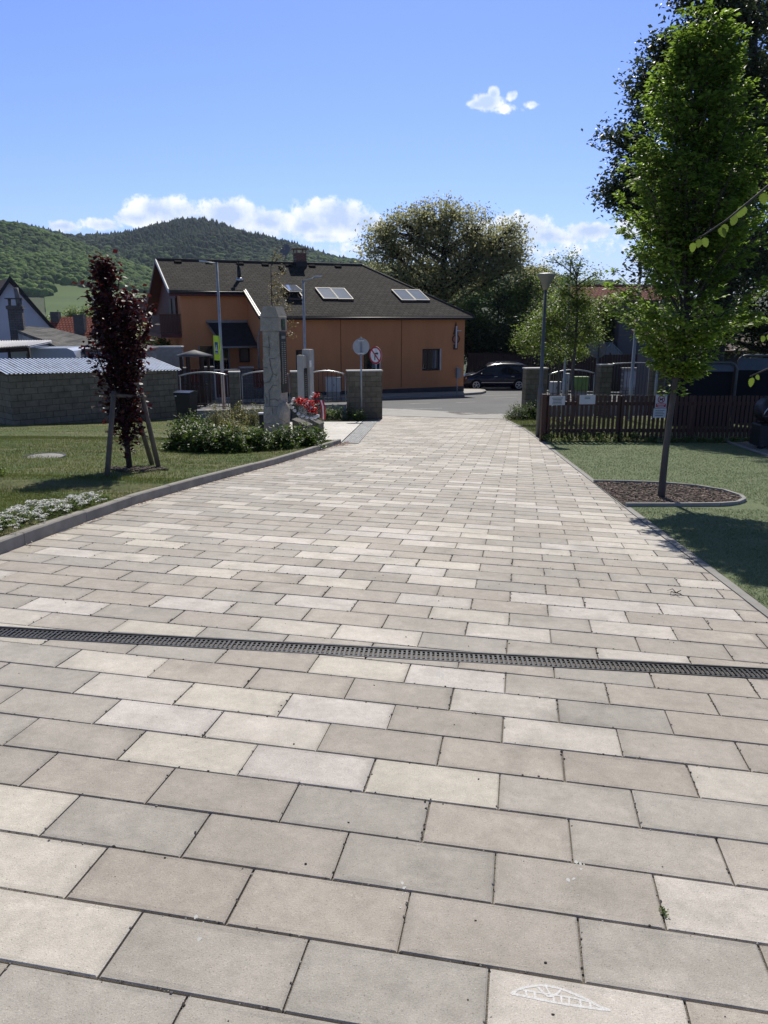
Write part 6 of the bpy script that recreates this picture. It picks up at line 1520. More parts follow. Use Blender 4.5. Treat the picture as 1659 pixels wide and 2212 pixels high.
def prism_house(name, label, cat, base, rz, w, d, wall_h, rise, mw, mr, over=.25, extra=None, group=None):
    """gabled house: ridge along local y, gables at y = -d/2 and d/2"""
    t = thing(name, label, cat, base, rz, group); m = MB(local=True)
    m.prism([(-w / 2, -d / 2, -.5), (w / 2, -d / 2, -.5), (w / 2, -d / 2, wall_h), (0, -d / 2, wall_h + rise), (-w / 2, -d / 2, wall_h)], (0, d, 0)); m.build('wall', mw, t)
    r = MB(local=True); k = rise / (w / 2); th = (0, 0, .16); o = over
    for s in (-1, 1): r.prism([(0, -d / 2 - o, wall_h + rise + .03), (s * (w / 2 + o), -d / 2 - o, wall_h - k * o + .03), (s * (w / 2 + o), d / 2 + o, wall_h - k * o + .03), (0, d / 2 + o, wall_h + rise + .03)], th)
    ro = r.build('roof', mr, t); return t, ro
# white gable house at the left edge
Y = 50.0; p = at(29, 690, Y); zg = G(p.x, Y); za = at(29, 604, Y).z - zg; ze = at(117, 735, Y).z - zg
t, ro = prism_house('gable_house', 'white plastered house with a steep brown roof at the left picture edge', 'house', (p.x - 2.9, Y + 3.45, zg), R(40), 5.6, 9, ze, za - ze - .15, M_whiteplaster, M_browntile)
m = MB(local=True)
for s in (-1, 1): m.prism([(0, -4.82, za - .1), (s * 3.05, -4.82, ze - .45), (s * 3.05, -4.82, ze - .15), (0, -4.82, za + .22)], (0, .06, 0))
m.build('barge_board', M_black, t)
# old low barn with a sagging roof and a brick chimney with a leaning pipe
def old_barn():
    Yl, Yr = 40.0, 33.0
    p0 = at(50, 704, Yl); t = thing('old_barn', 'old low barn with sagging grey roof between the white house and the shed', 'barn', (p0.x, Yl, G(p0.x, Yl)))
    top = [at(40, 707, 41), at(62, 705, 41), at(112, 709, 39.5), at(165, 721, 38), at(211, 733.5, 36.5)]; bot = [at(38, 713.6, 38), at(62, 723, 36), at(91, 733, 34.5), at(142, 757.5, 32.5), at(213, 753, 32)]
    r = MB(); n = 5
    rows = []
    for k in range(9):
        f = k / 8; rows.append([a.lerp(b, f) + Vector((0, 0, -.18 * sin(pi * f) * .3 + random.uniform(-.02, .02))) for a, b in zip(top, bot)])
    vs = [q for row in rows for q in row]; fs = [(k * n + i, k * n + i + 1, (k + 1) * n + i + 1, (k + 1) * n + i) for k in range(8) for i in range(n - 1)]
    r.add(vs, fs); b0 = len(vs); r.add([q - Vector((0, 0, .14)) for q in vs], [tuple(reversed(f)) for f in fs])
    edge = [i for i in range(n)] + [k * n + n - 1 for k in range(1, 9)] + [8 * n + i for i in range(n - 2, -1, -1)] + [k * n for k in range(7, 0, -1)]
    for i, e in enumerate(edge): e2 = edge[(i + 1) % len(edge)]; r.f.append((e, e2, e2 + b0, e + b0)); r.m.append(0); r.smooth.append(False)
    ro = r.build('roof', M_oldroof, t)
    w = MB()
    for a, b in zip(bot, bot[1:]):
        a2, b2 = a + Vector((0, .25, -.16)), b + Vector((0, .25, -.16)); w.prism([a2, b2, Vector((b2.x, b2.y, G(b2.x, b2.y) - .3)), Vector((a2.x, a2.y, G(a2.x, a2.y) - .3))], (0, .2, 0))
    a2, b2 = bot[0], top[0]; w.prism([a2 - Vector((0, 0, .15)), b2 - Vector((0, 0, .15)), Vector((b2.x, b2.y, G(b2.x, b2.y))), Vector((a2.x, a2.y, G(a2.x, a2.y)))], (.2, 0, 0)); w.build('wall', M_oldwhite, t)
    c = at(38, 709, 39.5); ht = at(38, 660, 39.5).z; wd = 30 / FPX * 39
    ch = MB().box((c.x, 39.5, (ht + c.z) / 2 - .35), (wd * .92, wd * .9, ht - c.z + .7), rz=.3).build('chimney', M_greybrick, t)
    m = MB().box((c.x, 39.5, ht - .1), (wd * 1.08, wd * 1.05, .16), rz=.3); m.box((c.x - .25, 39.5, ht + .14), (.08, .5, .34), rz=.3).box((c.x + .28, 39.5, ht + .14), (.08, .5, .34), rz=.3); m.box((c.x, 39.5, ht + .33), (.8, .7, .05), rz=.3); m.build('chimney_cap', M_greybrick, ch)
    MB().tube([at(41, 662, 39.4), at(34, 622, 39.3)], .11, 10).build('pipe', mat('stove_pipe', (.16, .155, .15), rough=.7), ch)
old_barn()
# bright corrugated porch roof
def porch():
    a0, a1, b0, b1 = at(-30, 736, 31), at(112, 735.5, 31.4), at(-30, 752, 28.2), at(60, 746, 28.6)
    t = thing('porch_roof', 'bright corrugated porch roof in front of the old barn', 'porch roof', on_ground(b0.x, b0.y)); m = MB(); n = 26; top, bot = [], []
    for i in range(n * 2 + 1): f = i / (n * 2); z = Vector((0, 0, .025 if i % 2 else -.025)); top.append(a0.lerp(a1, f) + z); bot.append(b0.lerp(b1, f) + z)
    k = len(top); m.add(top + bot, [(i, i + 1, k + i + 1, k + i) for i in range(k - 1)]); d = Vector((0, 0, -.05)); m.add([q + d for q in top + bot], [(k + i, k + i + 1, i + 1, i) for i in range(k - 1)]); m.build('sheets', mat('pale_sheet', (.58, .57, .58), (.46, .45, .46), scale=6, rough=.7), t)
    for f in (.02, .5, .98): q = b0.lerp(b1, f); MB().tube([q + Vector((0, .1, -.05)), Vector((q.x, q.y + .1, G(q.x, q.y)))], .05, 6).build('post', M_darkwood, t)
    m = MB(); m.prism([b0 - Vector((0, -.1, .06)), b1 - Vector((0, -.1, .06)), b1 - Vector((0, -.1, .2)), b0 - Vector((0, -.1, .2))], (0, .06, 0)); m.build('beam', M_darkwood, t)
porch()
# parked white van seen above the shed roof
def van():
    Yv = 29.6; L0 = at(18, 772, Yv); R0 = at(166, 772, Yv); zt = at(90, 752, Yv).z; zb = G(-12, Yv); W = R0.x - L0.x
    t = thing('white_van', 'white panel van parked under the porch roof behind the shed', 'van', (L0.x + W / 2, Yv + 1, zb)); h = zt - zb
    m = MB(local=True); x0, x1 = -W / 2, W / 2
    m.prism([(x0, -1, .35), (x1 - .1, -1, .35), (x1, -1, .6), (x1, -1, h - .35), (x1 - .12, -1, h - .1), (x1 - .35, -1, h), (x0 + .35, -1, h - .02), (x0 + .12, -1, h - .12), (x0, -1, h - .6)], (0, 2, 0)); m.build('body', M_van, t)
    m = MB(local=True)
    for z in (h - .42,): m.prism([(x0 + .75, -1.012, z), (x1 - .12, -1.012, z), (x1 - .12, -1.012, z + .035), (x0 + .75, -1.012, z + .035)], (0, .01, 0))
    m.prism([(x0 + .70, -1.012, .5), (x0 + .73, -1.012, .5), (x0 + .73, -1.012, h - .2), (x0 + .70, -1.012, h - .2)], (0, .01, 0)); m.build('seam', M_black, t)
    m = MB(local=True); m.prism([(x0 + .15, -1.012, h - .95), (x0 + .6, -1.012, h - .95), (x0 + .58, -1.012, h - .5), (x0 + .2, -1.012, h - .5)], (0, .01, 0)); m.build('window', M_glass, t)
    for x in (x0 + .7, x1 - .8): MB(local=True).tube([(x, -1.02, .34), (x, -.8, .34)], .34, 16).build('wheel', M_black, t)
van()
def grey_container():
    Yc = 30.4; a, b = at(183, 762, Yc), at(305, 762, Yc); zt = at(240, 759, Yc).z; zb = G(a.x, Yc); w = b.x - a.x
    t = thing('grey_hut', 'flat grey panelled hut behind the shed, right of the van', 'hut', ((a.x + b.x) / 2, Yc + 1, zb)); h = zt - zb
    MB(local=True).cbox((0, 0, h / 2), (w, 2, h), .03).build('wall', M_concpanel, t); MB(local=True).cbox((0, 0, h + .05), (w + .2, 2.2, .1), .02).build('roof', mat('hut_roof', (.16, .12, .12), rough=.9), t)
    m = MB(local=True)
    for k in (-.28, .1, .36): m.box((w * k, -1.012, h / 2), (.04, .02, h - .1))
    m.build('batten', M_trimwhite, t)
grey_container()
# red roofed house with two chimneys
Y = 76.0; a, b = at(112, 685, Y), at(213, 684, Y); zg = G(a.x, Y); w = b.x - a.x
def red_house():
    ze = at(160, 738, Y - 3).z - zg; zr = at(160, 684.5, Y).z - zg; base = Vector(((a.x + b.x) / 2, Y, zg)); t = thing('red_roof_house', 'small house with a sunlit red tiled roof and two grey chimneys', 'house', base)
    MB(local=True).box((0, 0, ze / 2 - .3), (w - .4, 6, ze + .6)).build('wall', M_oldwhite, t)
    r = MB(local=True); r.prism([(-w / 2, 0, zr), (w / 2, 0, zr), (w / 2, -3.4, ze - .1), (-w / 2, -3.4, ze - .1)], (0, 0, -.15)); r.prism([(-w / 2, 0, zr), (w / 2, 0, zr), (w / 2, 3.4, ze - .1), (-w / 2, 3.4, ze - .1)], (0, 0, -.15)); ro = r.build('roof', M_redtile, t)
    m = MB(local=True); m.prism([(w / 2 + .01, 0, zr - .02), (w / 2 + .01, -3.4, ze - .12), (w / 2 + .01, -3.4, ze - .4), (w / 2 + .01, 0, zr - .5), (w / 2 + .01, 3.4, ze - .4), (w / 2 + .01, 3.4, ze - .12)], (.06, 0, 0)); m.build('barge_board', M_darkwood, t)
    for px, py0, wd in ((121, 676, .75), (172, 682, .95)):
        c = at(px, 690, Y - .4 - (1.6 if px > 150 else 0)); q = c - base; zt = at(px, py0, c.y).z - zg; MB(local=True).box((q.x, q.y, zt - 1.0), (wd, .7, 2.2)).build('chimney', M_greybrick, ro)
red_house()
# other roofs between the trees, left of the orange house
Y = 84.0; p = at(262, 700, Y); zg = G(p.x, Y); t, ro = prism_house('brown_roof_house', 'house with dull red roof half hidden by the purple tree', 'house', (p.x + 1.5, Y + 4, zg), R(58), 7.5, 12, 2.6, at(262, 645, Y).z - zg - 2.6, M_oldwhite, mat('dull_red_tile', (.15, .055, .04), (.10, .042, .034), scale=2, rough=.9))
q = at(279, 650, Y - 3); MB().box((q.x, q.y, q.z), (.5, .5, 1.4)).build('chimney', M_trimwhite, ro)
# street lamp far in the village, garden pavilion and old wall left of the house
Y = 66.0; p = at(208, 700, Y); b = Vector((p.x, Y, G(p.x, Y))); t = thing('village_lamp', 'green street lamp with a white globe beyond the red roof', 'lamp', b); h = at(207, 642, Y).z - b.z; MB(local=True).tube([(0, 0, 0), (0, 0, h - .3)], [.09, .07], 8).build('pole', mat('green_pole', (.03, .085, .06), rough=.5), t); MB(local=True).ball((0, 0, h - .12), .22).build('globe', M_signw, t)
def pavilion():
    Yp = 38.5; a, b = at(388, 770, Yp), at(452, 770, Yp); c = (a + b) / 2; zg = G(c.x, Yp); t = thing('garden_pavilion', 'dark wooden garden pavilion with a low grey roof beside the orange house', 'pavilion', (c.x, Yp, zg)); w = (b.x - a.x); zt = at(420, 756, Yp).z - zg; zl = at(420, 767, Yp).z - zg
    m = MB(local=True); m.lathe((0, 0, 0), [(w * .62, zl - .05), (w * .62, zl), (.05, zt)], 6); m.build('roof', mat('pavilion_roof', (.11, .12, .13), (.085, .09, .10), rough=.7), t)
    for i in range(6): an = i * pi / 3 + .3; MB(local=True).box((cos(an) * w * .45, sin(an) * w * .45, zl / 2), (.12, .12, zl)).build('post', M_darkwood, t)
    m = MB(local=True); m.box((0, -w * .42, .5), (w * .9, .06, .9)); m.box((0, -w * .40, 1.05), (w * .95, .1, .08)); m.build('railing', M_darkwood, t)
    a2, b2 = at(300, 790, 41), at(394, 790, 41); zt2 = at(350, 751, 41).z; t2 = thing('garden_wall', 'old grey garden wall behind the shed, left of the orange house', 'wall', (a2.x, 41, G(a2.x, 41)))
    MB().box(((a2.x + b2.x) / 2, 41.2, (zt2 + G(a2.x, 41)) / 2 - .2), (b2.x - a2.x, .3, zt2 - G(a2.x, 41) + .4)).build('wall_body', M_conc, t2); MB().cbox(((a2.x + b2.x) / 2, 41.2, zt2 + .04), (b2.x - a2.x + .1, .42, .08), .02).build('coping', M_trimwhite, t2)
pavilion()
# board fence with block piers and a framed gate in front of the orange house
def house_fence():
    bq = -1.4; Z0 = lambda p: G(p.x, p.y) + .05
    def fp(px): p = onplane(px, 830, HP(0, bq, 0), HB); return (p - H0).dot(HA)
    zt = lambda py, px: onplane(px, py, HP(0, bq, 0), HB).z
    grp = 'piers of the house fence'
    for px0, px1, py, lab in ((386, 405, 797, 'grey pier at the left end of the house fence'), (436, 462, 795, 'grey pier left of the framed gate'), (521, 546, 795, 'grey pier right of the framed gate'), (577, 596, 797, 'grey pier near the downpipe of the house')):
        a1, a0 = fp(px0), fp(px1); z1 = zt(py, (px0 + px1) / 2); q = HP((a0 + a1) / 2, bq, 0); z0 = Z0(q) - .2; t = thing('fence_pier', lab, 'pier', (q.x, q.y, Z0(q)), 0, grp); M3 = Matrix.Rotation(R(23.4), 3, 'Z')
        MB().box((q.x, q.y, (z0 + z1) / 2), (abs(a1 - a0), .35, z1 - z0), M=M3).build('pier_body', M_greybrick, t); MB().cbox((q.x, q.y, z1 + .04), (abs(a1 - a0) + .1, .45, .08), .02, M=M3).build('cap', M_conc, t)
    def boards(px0, px1, py0, py1, label, name='board_fence', frame=False):
        a1, a0 = fp(px0), fp(px1); z1 = zt(py0, (px0 + px1) / 2); z0 = zt(py1, (px0 + px1) / 2); q = HP(a0, bq, 0); t = thing(name, label, 'gate' if frame else 'fence', (q.x, q.y, Z0(q))); n = max(4, int(abs(a1 - a0) / .14)); m = MB()
        for i in range(n): f = a0 + (a1 - a0) * i / n; w = (a1 - a0) / n * .86; m.prism([HP(f, bq, z0), HP(f + w, bq, z0), HP(f + w, bq, z1), HP(f, bq, z1)], HB * .03)
        m.build('boards', M_redwood, t); m = MB()
        if frame:
            for x0, x1, y0, y1 in ((a0 - .06, a0, z0 - .05, z1 + .06), (a1, a1 + .06, z0 - .05, z1 + .06), (a0, a1, z1, z1 + .06), (a0, a1, z0 - .05, z0)): m.prism([HP(x0, bq - .04, y0), HP(x1, bq - .04, y0), HP(x1, bq - .04, y1), HP(x0, bq - .04, y1)], HB * .039)
            m.build('frame', M_galv, t)
        else:
            for z in (z0 + .2, z1 - .25): m.prism([HP(a0, bq + .031, z), HP(a1, bq + .031, z), HP(a1, bq + .031, z + .1), HP(a0, bq + .031, z + .1)], HB * .05)
            m.build('rail', M_darkwood, t)
            m = MB(); m.prism([HP(a0, bq - .02, z0 - .03), HP(a1, bq - .02, z0 - .03), HP(a1, bq - .02, z0 - 1.2), HP(a0, bq - .02, z0 - 1.2)], HB * .2); m.build('base_wall', M_greybrick, t)
    boards(406, 435, 797, 838, 'red brown boards between the two left piers of the house fence'); boards(547, 576, 797, 836, 'red brown boards right of the framed gate')
    boards(466, 517, 800, 858, 'board gate in a pale metal frame before the house entrance', 'yard_gate', True)
house_fence()
# pale cabinet behind the railing, left of the gateway
def cabinet(px0, py0, px1, py1, Y, lab, m, name='utility_box', cat='utility box', group=None, legs=True):
    a, b = at(px0, py1, Y), at(px1, py0, Y); w = b.x - a.x; cx = (a.x + b.x) / 2; t = thing(name, lab, cat, (cx, Y, G(cx, Y)), 0, group); z0 = a.z - G(cx, Y); z1 = b.z - G(cx, Y)
    z0 = max(.02, min(z0, .5)); MB(local=True).cbox((0, 0, (z0 + z1) / 2), (w, .4, z1 - z0), .015).build('body', m, t); MB(local=True).cbox((0, 0, z1 + .02), (w + .05, .46, .04), .01).build('lid', m, t)
    q = MB(local=True); q.box((0, -.203, (z0 + z1) / 2), (.012, .006, (z1 - z0) * .92)); q.box((w * .06, -.21, (z0 + z1) / 2), (.02, .02, .12)); q.build('door_seam', M_dkmetal, t)
    if z0 > .03: MB(local=True).cbox((0, 0, z0 / 2), (w * .9, .34, z0), .01).build('base', M_conc, t)
M_boxw = mat('box_white', (.44, .46, .45), (.40, .42, .41), rough=.6); M_boxg = mat('box_green', (.16, .26, .07), (.13, .22, .06), rough=.6)
cabinet(704, 816, 736, 846, 41.6, 'wide pale utility cabinet behind the railing right of the stele', M_boxw)
cabinet(1188, 826, 1211, 848, 41.0, 'low white box behind the left part of the right railing', M_boxw)
cabinet(1218, 808, 1229, 834, 42.5, 'narrow tall white cabinet between the two slim trunks', M_boxw)
cabinet(1240, 815, 1270, 843, 42.0, 'light green utility box behind the right railing', M_boxg)
cabinet(600, 846, 614, 866, 41.2, 'small pale box by the house downpipe', M_boxw)
# low white brick wall with a notice board
def board_wall():
    Yb = 43.0; a, b = at(1347, 800, Yb), at(1395, 800, Yb); zt = at(1370, 797, Yb).z; zg = G(a.x, Yb); t = thing('notice_wall', 'low pale brick wall with a grey notice board across the road', 'wall', ((a.x + b.x) / 2, Yb, zg)); w = b.x - a.x; h = zt - zg
    MB(local=True).box((0, .2, h / 2), (w, .3, h)).build('brick_body', brickmat('pale_brick', (.30, .29, .28), (.25, .24, .24), (.12, .12, .12), (1, 0, 0), .4, .16, ms=.02), t); MB(local=True).cbox((-.05, .03, h - .6), (w * .82, .03, .85), .01).build('board', mat('board_grey', (.36, .37, .40), rough=.6), t); MB(local=True).cbox((0, .2, h + .03), (w + .1, .4, .06), .01).build('coping', M_conc, t)
board_wall()
# ---- right background: board fence behind the car, dark fence, red roof house, grey house, greenhouse
def long_fence(p0, p1, ztop0, ztop1, label, m, pitch=.16, name='board_fence'):
    d = (p1 - p0); L = d.length; d = d / L; n = Vector((d.y, -d.x, 0)); t = thing(name, label, 'fence', on_ground(p0.x, p0.y)); k = int(L / 2.5) + 1
    for i in range(k):
        s0, s1 = L * i / k, L * (i + 1) / k; q = MB(); c = max(3, int((s1 - s0) / pitch))
        for j in range(c):
            u0 = s0 + (s1 - s0) * j / c; u1 = u0 + (s1 - s0) / c * .93; f = lambda u: p0 + d * u; z = lambda u: ztop0 + (ztop1 - ztop0) * u / L
            q.prism([Vector((f(u0).x, f(u0).y, G(*f(u0).xy) + .05)), Vector((f(u1).x, f(u1).y, G(*f(u1).xy) + .05)), Vector((f(u1).x, f(u1).y, z(u1))), Vector((f(u0).x, f(u0).y, z(u0)))], n * .03)
        q.build('board_panel', m, t); f0 = p0 + d * s0 - n * .1; MB().box((f0.x, f0.y, (z(s0) + G(f0.x, f0.y)) / 2 + .08), (.1, .1, z(s0) - G(f0.x, f0.y) + .1), rz=atan2(d.y, d.x)).build('post', M_darkwood, t)
M_boards = mat('old_brown_boards', (.075, .050, .040), (.055, .036, .030), scale=3, rough=.85, stretch=(4, 4, .3))
fa, fb = at(1011, 800, 56.6), at(1186, 800, 57.2); long_fence(xy(fa), xy(fb), at(1011, 762, 56.6).z, at(1186, 766, 57.2).z, 'weathered brown board fence behind the parked blue car', M_boards)
fa, fb = at(1180, 800, 50), at(1460, 800, 47); long_fence(xy(fa), xy(fb), at(1180, 768, 50).z, at(1460, 764, 47).z, 'dark board fence across the road behind the right railings', M_darkwood)
def right_houses():
    Y = 72.0; a, b = at(1222, 640, Y), at(1352, 640, Y); zg = G(a.x, Y); w = b.x - a.x + 4; base = Vector(((a.x + b.x) / 2 + 2, Y, zg)); zr = at(1290, 617, Y).z - zg; ze = at(1290, 668, Y - 5).z - zg; t = thing('tiled_house', 'house with a wide red tiled roof behind the young trees', 'house', base)
    MB(local=True).box((0, 0, ze / 2 - .3), (w - .5, 9.2, ze + .6)).build('wall', M_greywall, t); r = MB(local=True)
    for s in (-1, 1): r.prism([(-w / 2, 0, zr), (w / 2, 0, zr), (w / 2, s * 5, ze - .1), (-w / 2, s * 5, ze - .1)], (0, 0, -.15))
    ro = r.build('roof', mat('old_red_tile', (.20, .065, .050), (.26, .085, .062), scale=1.2, rough=.9) if False else brickmat('old_red_tile', (.235, .072, .055), (.185, .058, .046), (.10, .032, .026), (1, 0, 0), .32, .40, ms=.06, rough=.9, bump=.9, zdir=(0, .75, .66), noise=.3), t)
    r = MB(local=True); r.tube([(-w / 2, 0, zr + .02), (w / 2, 0, zr + .02)], .12, 6); r.build('ridge', mat('ridge_pale', (.25, .14, .11), rough=.9), ro)
    dx = at(1262, 650, Y - 4).x - base.x; q = MB(local=True); zd = at(1262, 646, Y - 4).z - zg; q.prism([(dx - 1.3, -5.0, zd - 1.2), (dx + 1.3, -5.0, zd - 1.2), (dx, -5.0, zd)], (0, 3, 0)); q.build('dormer', M_redtile, ro)
    Y = 53.0; a, b = at(1338, 700, Y), at(1452, 700, Y); zg = G(a.x, Y); w = b.x - a.x + 4; base = Vector((a.x + w / 2, Y, zg)); t = thing('grey_house', 'dark grey rendered house wall behind the young upright tree', 'house', base); h = at(1340, 652, Y).z - zg
    MB(local=True).box((0, .7, h / 2 - .3), (w, 1.4, h + .6)).build('wall', M_greywall, t); r = MB(local=True); r.prism([(-w / 2 - .1, -.2, h), (w / 2 + .1, -.2, h), (w / 2 + .1, 1.6, h), (-w / 2 - .1, 1.6, h)], (0, 0, .12)); r.build('roof', M_browntile, t)
    q = MB(local=True)
    for z in (.33, .62): q.box((0, -.006, h * z), (w, .012, .03))
    q.build('wall_joint', M_joint, t)
    Y = 52.5; a, b = at(1300, 765, Y), at(1344, 765, Y); zg = G(a.x, Y); w = b.x - a.x; zt = at(1318, 740, Y).z - zg; ze = at(1300, 764, Y).z - zg; t = thing('greenhouse', 'small greenhouse gable showing above the dark fence', 'greenhouse', ((a.x + b.x) / 2, Y + 1.5, zg)); q = MB(local=True)
    q.prism([(-w / 2, -1.5, 0), (w / 2, -1.5, 0), (w / 2, -1.5, ze), (-.1, -1.5, zt), (-w / 2, -1.5, ze)], (0, 3, 0)); q.build('glazing', mat('greenhouse_panel', (.17, .19, .19), (.13, .15, .15), rough=.4), t); q = MB(local=True)
    for p0, p1 in (((-w / 2, ze), (-.1, zt)), ((w / 2, ze), (-.1, zt))): q.tube([(p0[0], -1.52, p0[1]), (p1[0], -1.52, p1[1])], .04, 6)
    for k in (-.5, -.3, -.1, .1, .3, .5): q.tube([(w * k, -1.52, 0), (w * k, -1.52, ze + (zt - ze) * (1 - abs(k * 2)) * .95)], .02, 5)
    q.build('frame', mat('greenhouse_frame', (.20, .28, .27), rough=.5), t)
right_houses()
# rounded tube frames with grey panels and dark netting
def tube_frame(px0, px1, pyt, pyb, band0, band1, Y, lab):
    a, b = at(px0, pyt, Y), at(px1, pyt, Y); zg = G(a.x, Y); t = thing('tube_frame', lab, 'shelter', (a.x, Y, zg), 0, 'tube framed shelters behind the picket fence'); z = a.z; r = .28
    pts = [Vector((a.x, Y, zg - .1)), Vector((a.x, Y, z - r))] + [Vector((a.x + r - r * cos(k * pi / 10), Y, z - r + r * sin(k * pi / 10))) for k in range(1, 6)] + [Vector((b.x - r, Y, z))] + [Vector((b.x - r + r * sin(k * pi / 10), Y, z - r + r * cos(k * pi / 10))) for k in range(1, 6)] + [Vector((b.x, Y, zg - .1))]
    MB().tube(pts, .045, 8).build('frame', M_poledk, t); z1, z0 = at(px0, band0, Y).z, at(px0, band1, Y).z
    MB().box(((a.x + b.x) / 2, Y + .10, (z0 + z1) / 2), (b.x - a.x - .12, .02, z1 - z0)).build('band', mat('band_grey', (.10, .125, .15), rough=.8) if 'band_grey' not in bpy.data.materials else bpy.data.materials['band_grey'], t)
    MB().box(((a.x + b.x) / 2, Y + .16, (z0 + zg) / 2), (b.x - a.x - .12, .02, z0 - zg)).build('netting', mat('dark_netting', (.008, .008, .010), rough=.95) if 'dark_netting' not in bpy.data.materials else bpy.data.materials['dark_netting'], t)
tube_frame(1461, 1594, 783, 850, 786, 803, 25.2, 'tube framed shelter with grey band just right of the young tree trunk')
tube_frame(1596, 1760, 768, 850, 774, 800, 27.0, 'taller tube framed shelter at the right picture edge')
def far_shed():
    Y = 33.5; a, b = at(1440, 800, Y), at(1700, 800, Y); zg = G(a.x, Y); zt = at(1550, 764, Y).z; t = thing('dark_outbuilding', 'low dark outbuilding under the maples behind the tube frames', 'outbuilding', ((a.x + b.x) / 2, Y + 2, zg)); w = b.x - a.x; h = zt - zg
    MB(local=True).box((0, 0, h / 2), (w, 4, h)).build('wall', M_greywall, t); r = MB(local=True); r.prism([(-w / 2 - .3, -2.4, h), (w / 2 + .3, -2.4, h), (w / 2 + .3, 2.4, h + .8), (-w / 2 - .3, 2.4, h + .8)], (0, 0, .14)); r.build('roof', M_browntile, t)
    for x in (-w * .22, w * .12): MB(local=True).box((x, -2.015, h * .55), (1.6, .03, h * .5)).build('door', M_darkwood, t)
far_shed()
# covered barbecue at the right edge
def bbq():
    Y = 17.9; p = at(1662, 955, Y); b = Vector((p.x, Y, G(p.x, Y))); t = thing('barbecue', 'black barrel barbecue with a curved chrome handle at the right edge', 'barbecue', b); 
    h1 = at(1645, 893, Y).z - b.z; h2 = at(1645, 866, Y).z - b.z
    m = MB(local=True); m.tube([(-.02, -.25, h1 + .06), (-.02, .30, h1 + .06)], .30, 18); m.build('barrel', M_black, t)
    MB(local=True).tube([(-.36, -.28, h1 - .05), (-.33, -.30, h2 - .22), (-.22, -.30, h2 - .06), (-.06, -.30, h2), (.2, -.30, h2 - .02)], .012, 8).build('handle', M_steel, t)
    m = MB(local=True); m.box((0, -.36, h1 - .02), (.76, .16, .03)); m.build('shelf', M_dkmetal, t)
    for k in range(4): MB(local=True).ball((-.22 + .12 * k, -.45, h1 - .02), .026).build('knob', M_steel, t)
    MB(local=True).cbox((0, 0, h1 * .40), (.72, .5, h1 * .62), .02).build('cabinet', M_black, t)
    for x in (-.3, .3): MB(local=True).tube([(x - .03, -.2, .09), (x + .03, -.2, .09)], .09, 14).build('wheel', M_black, t)
bbq()

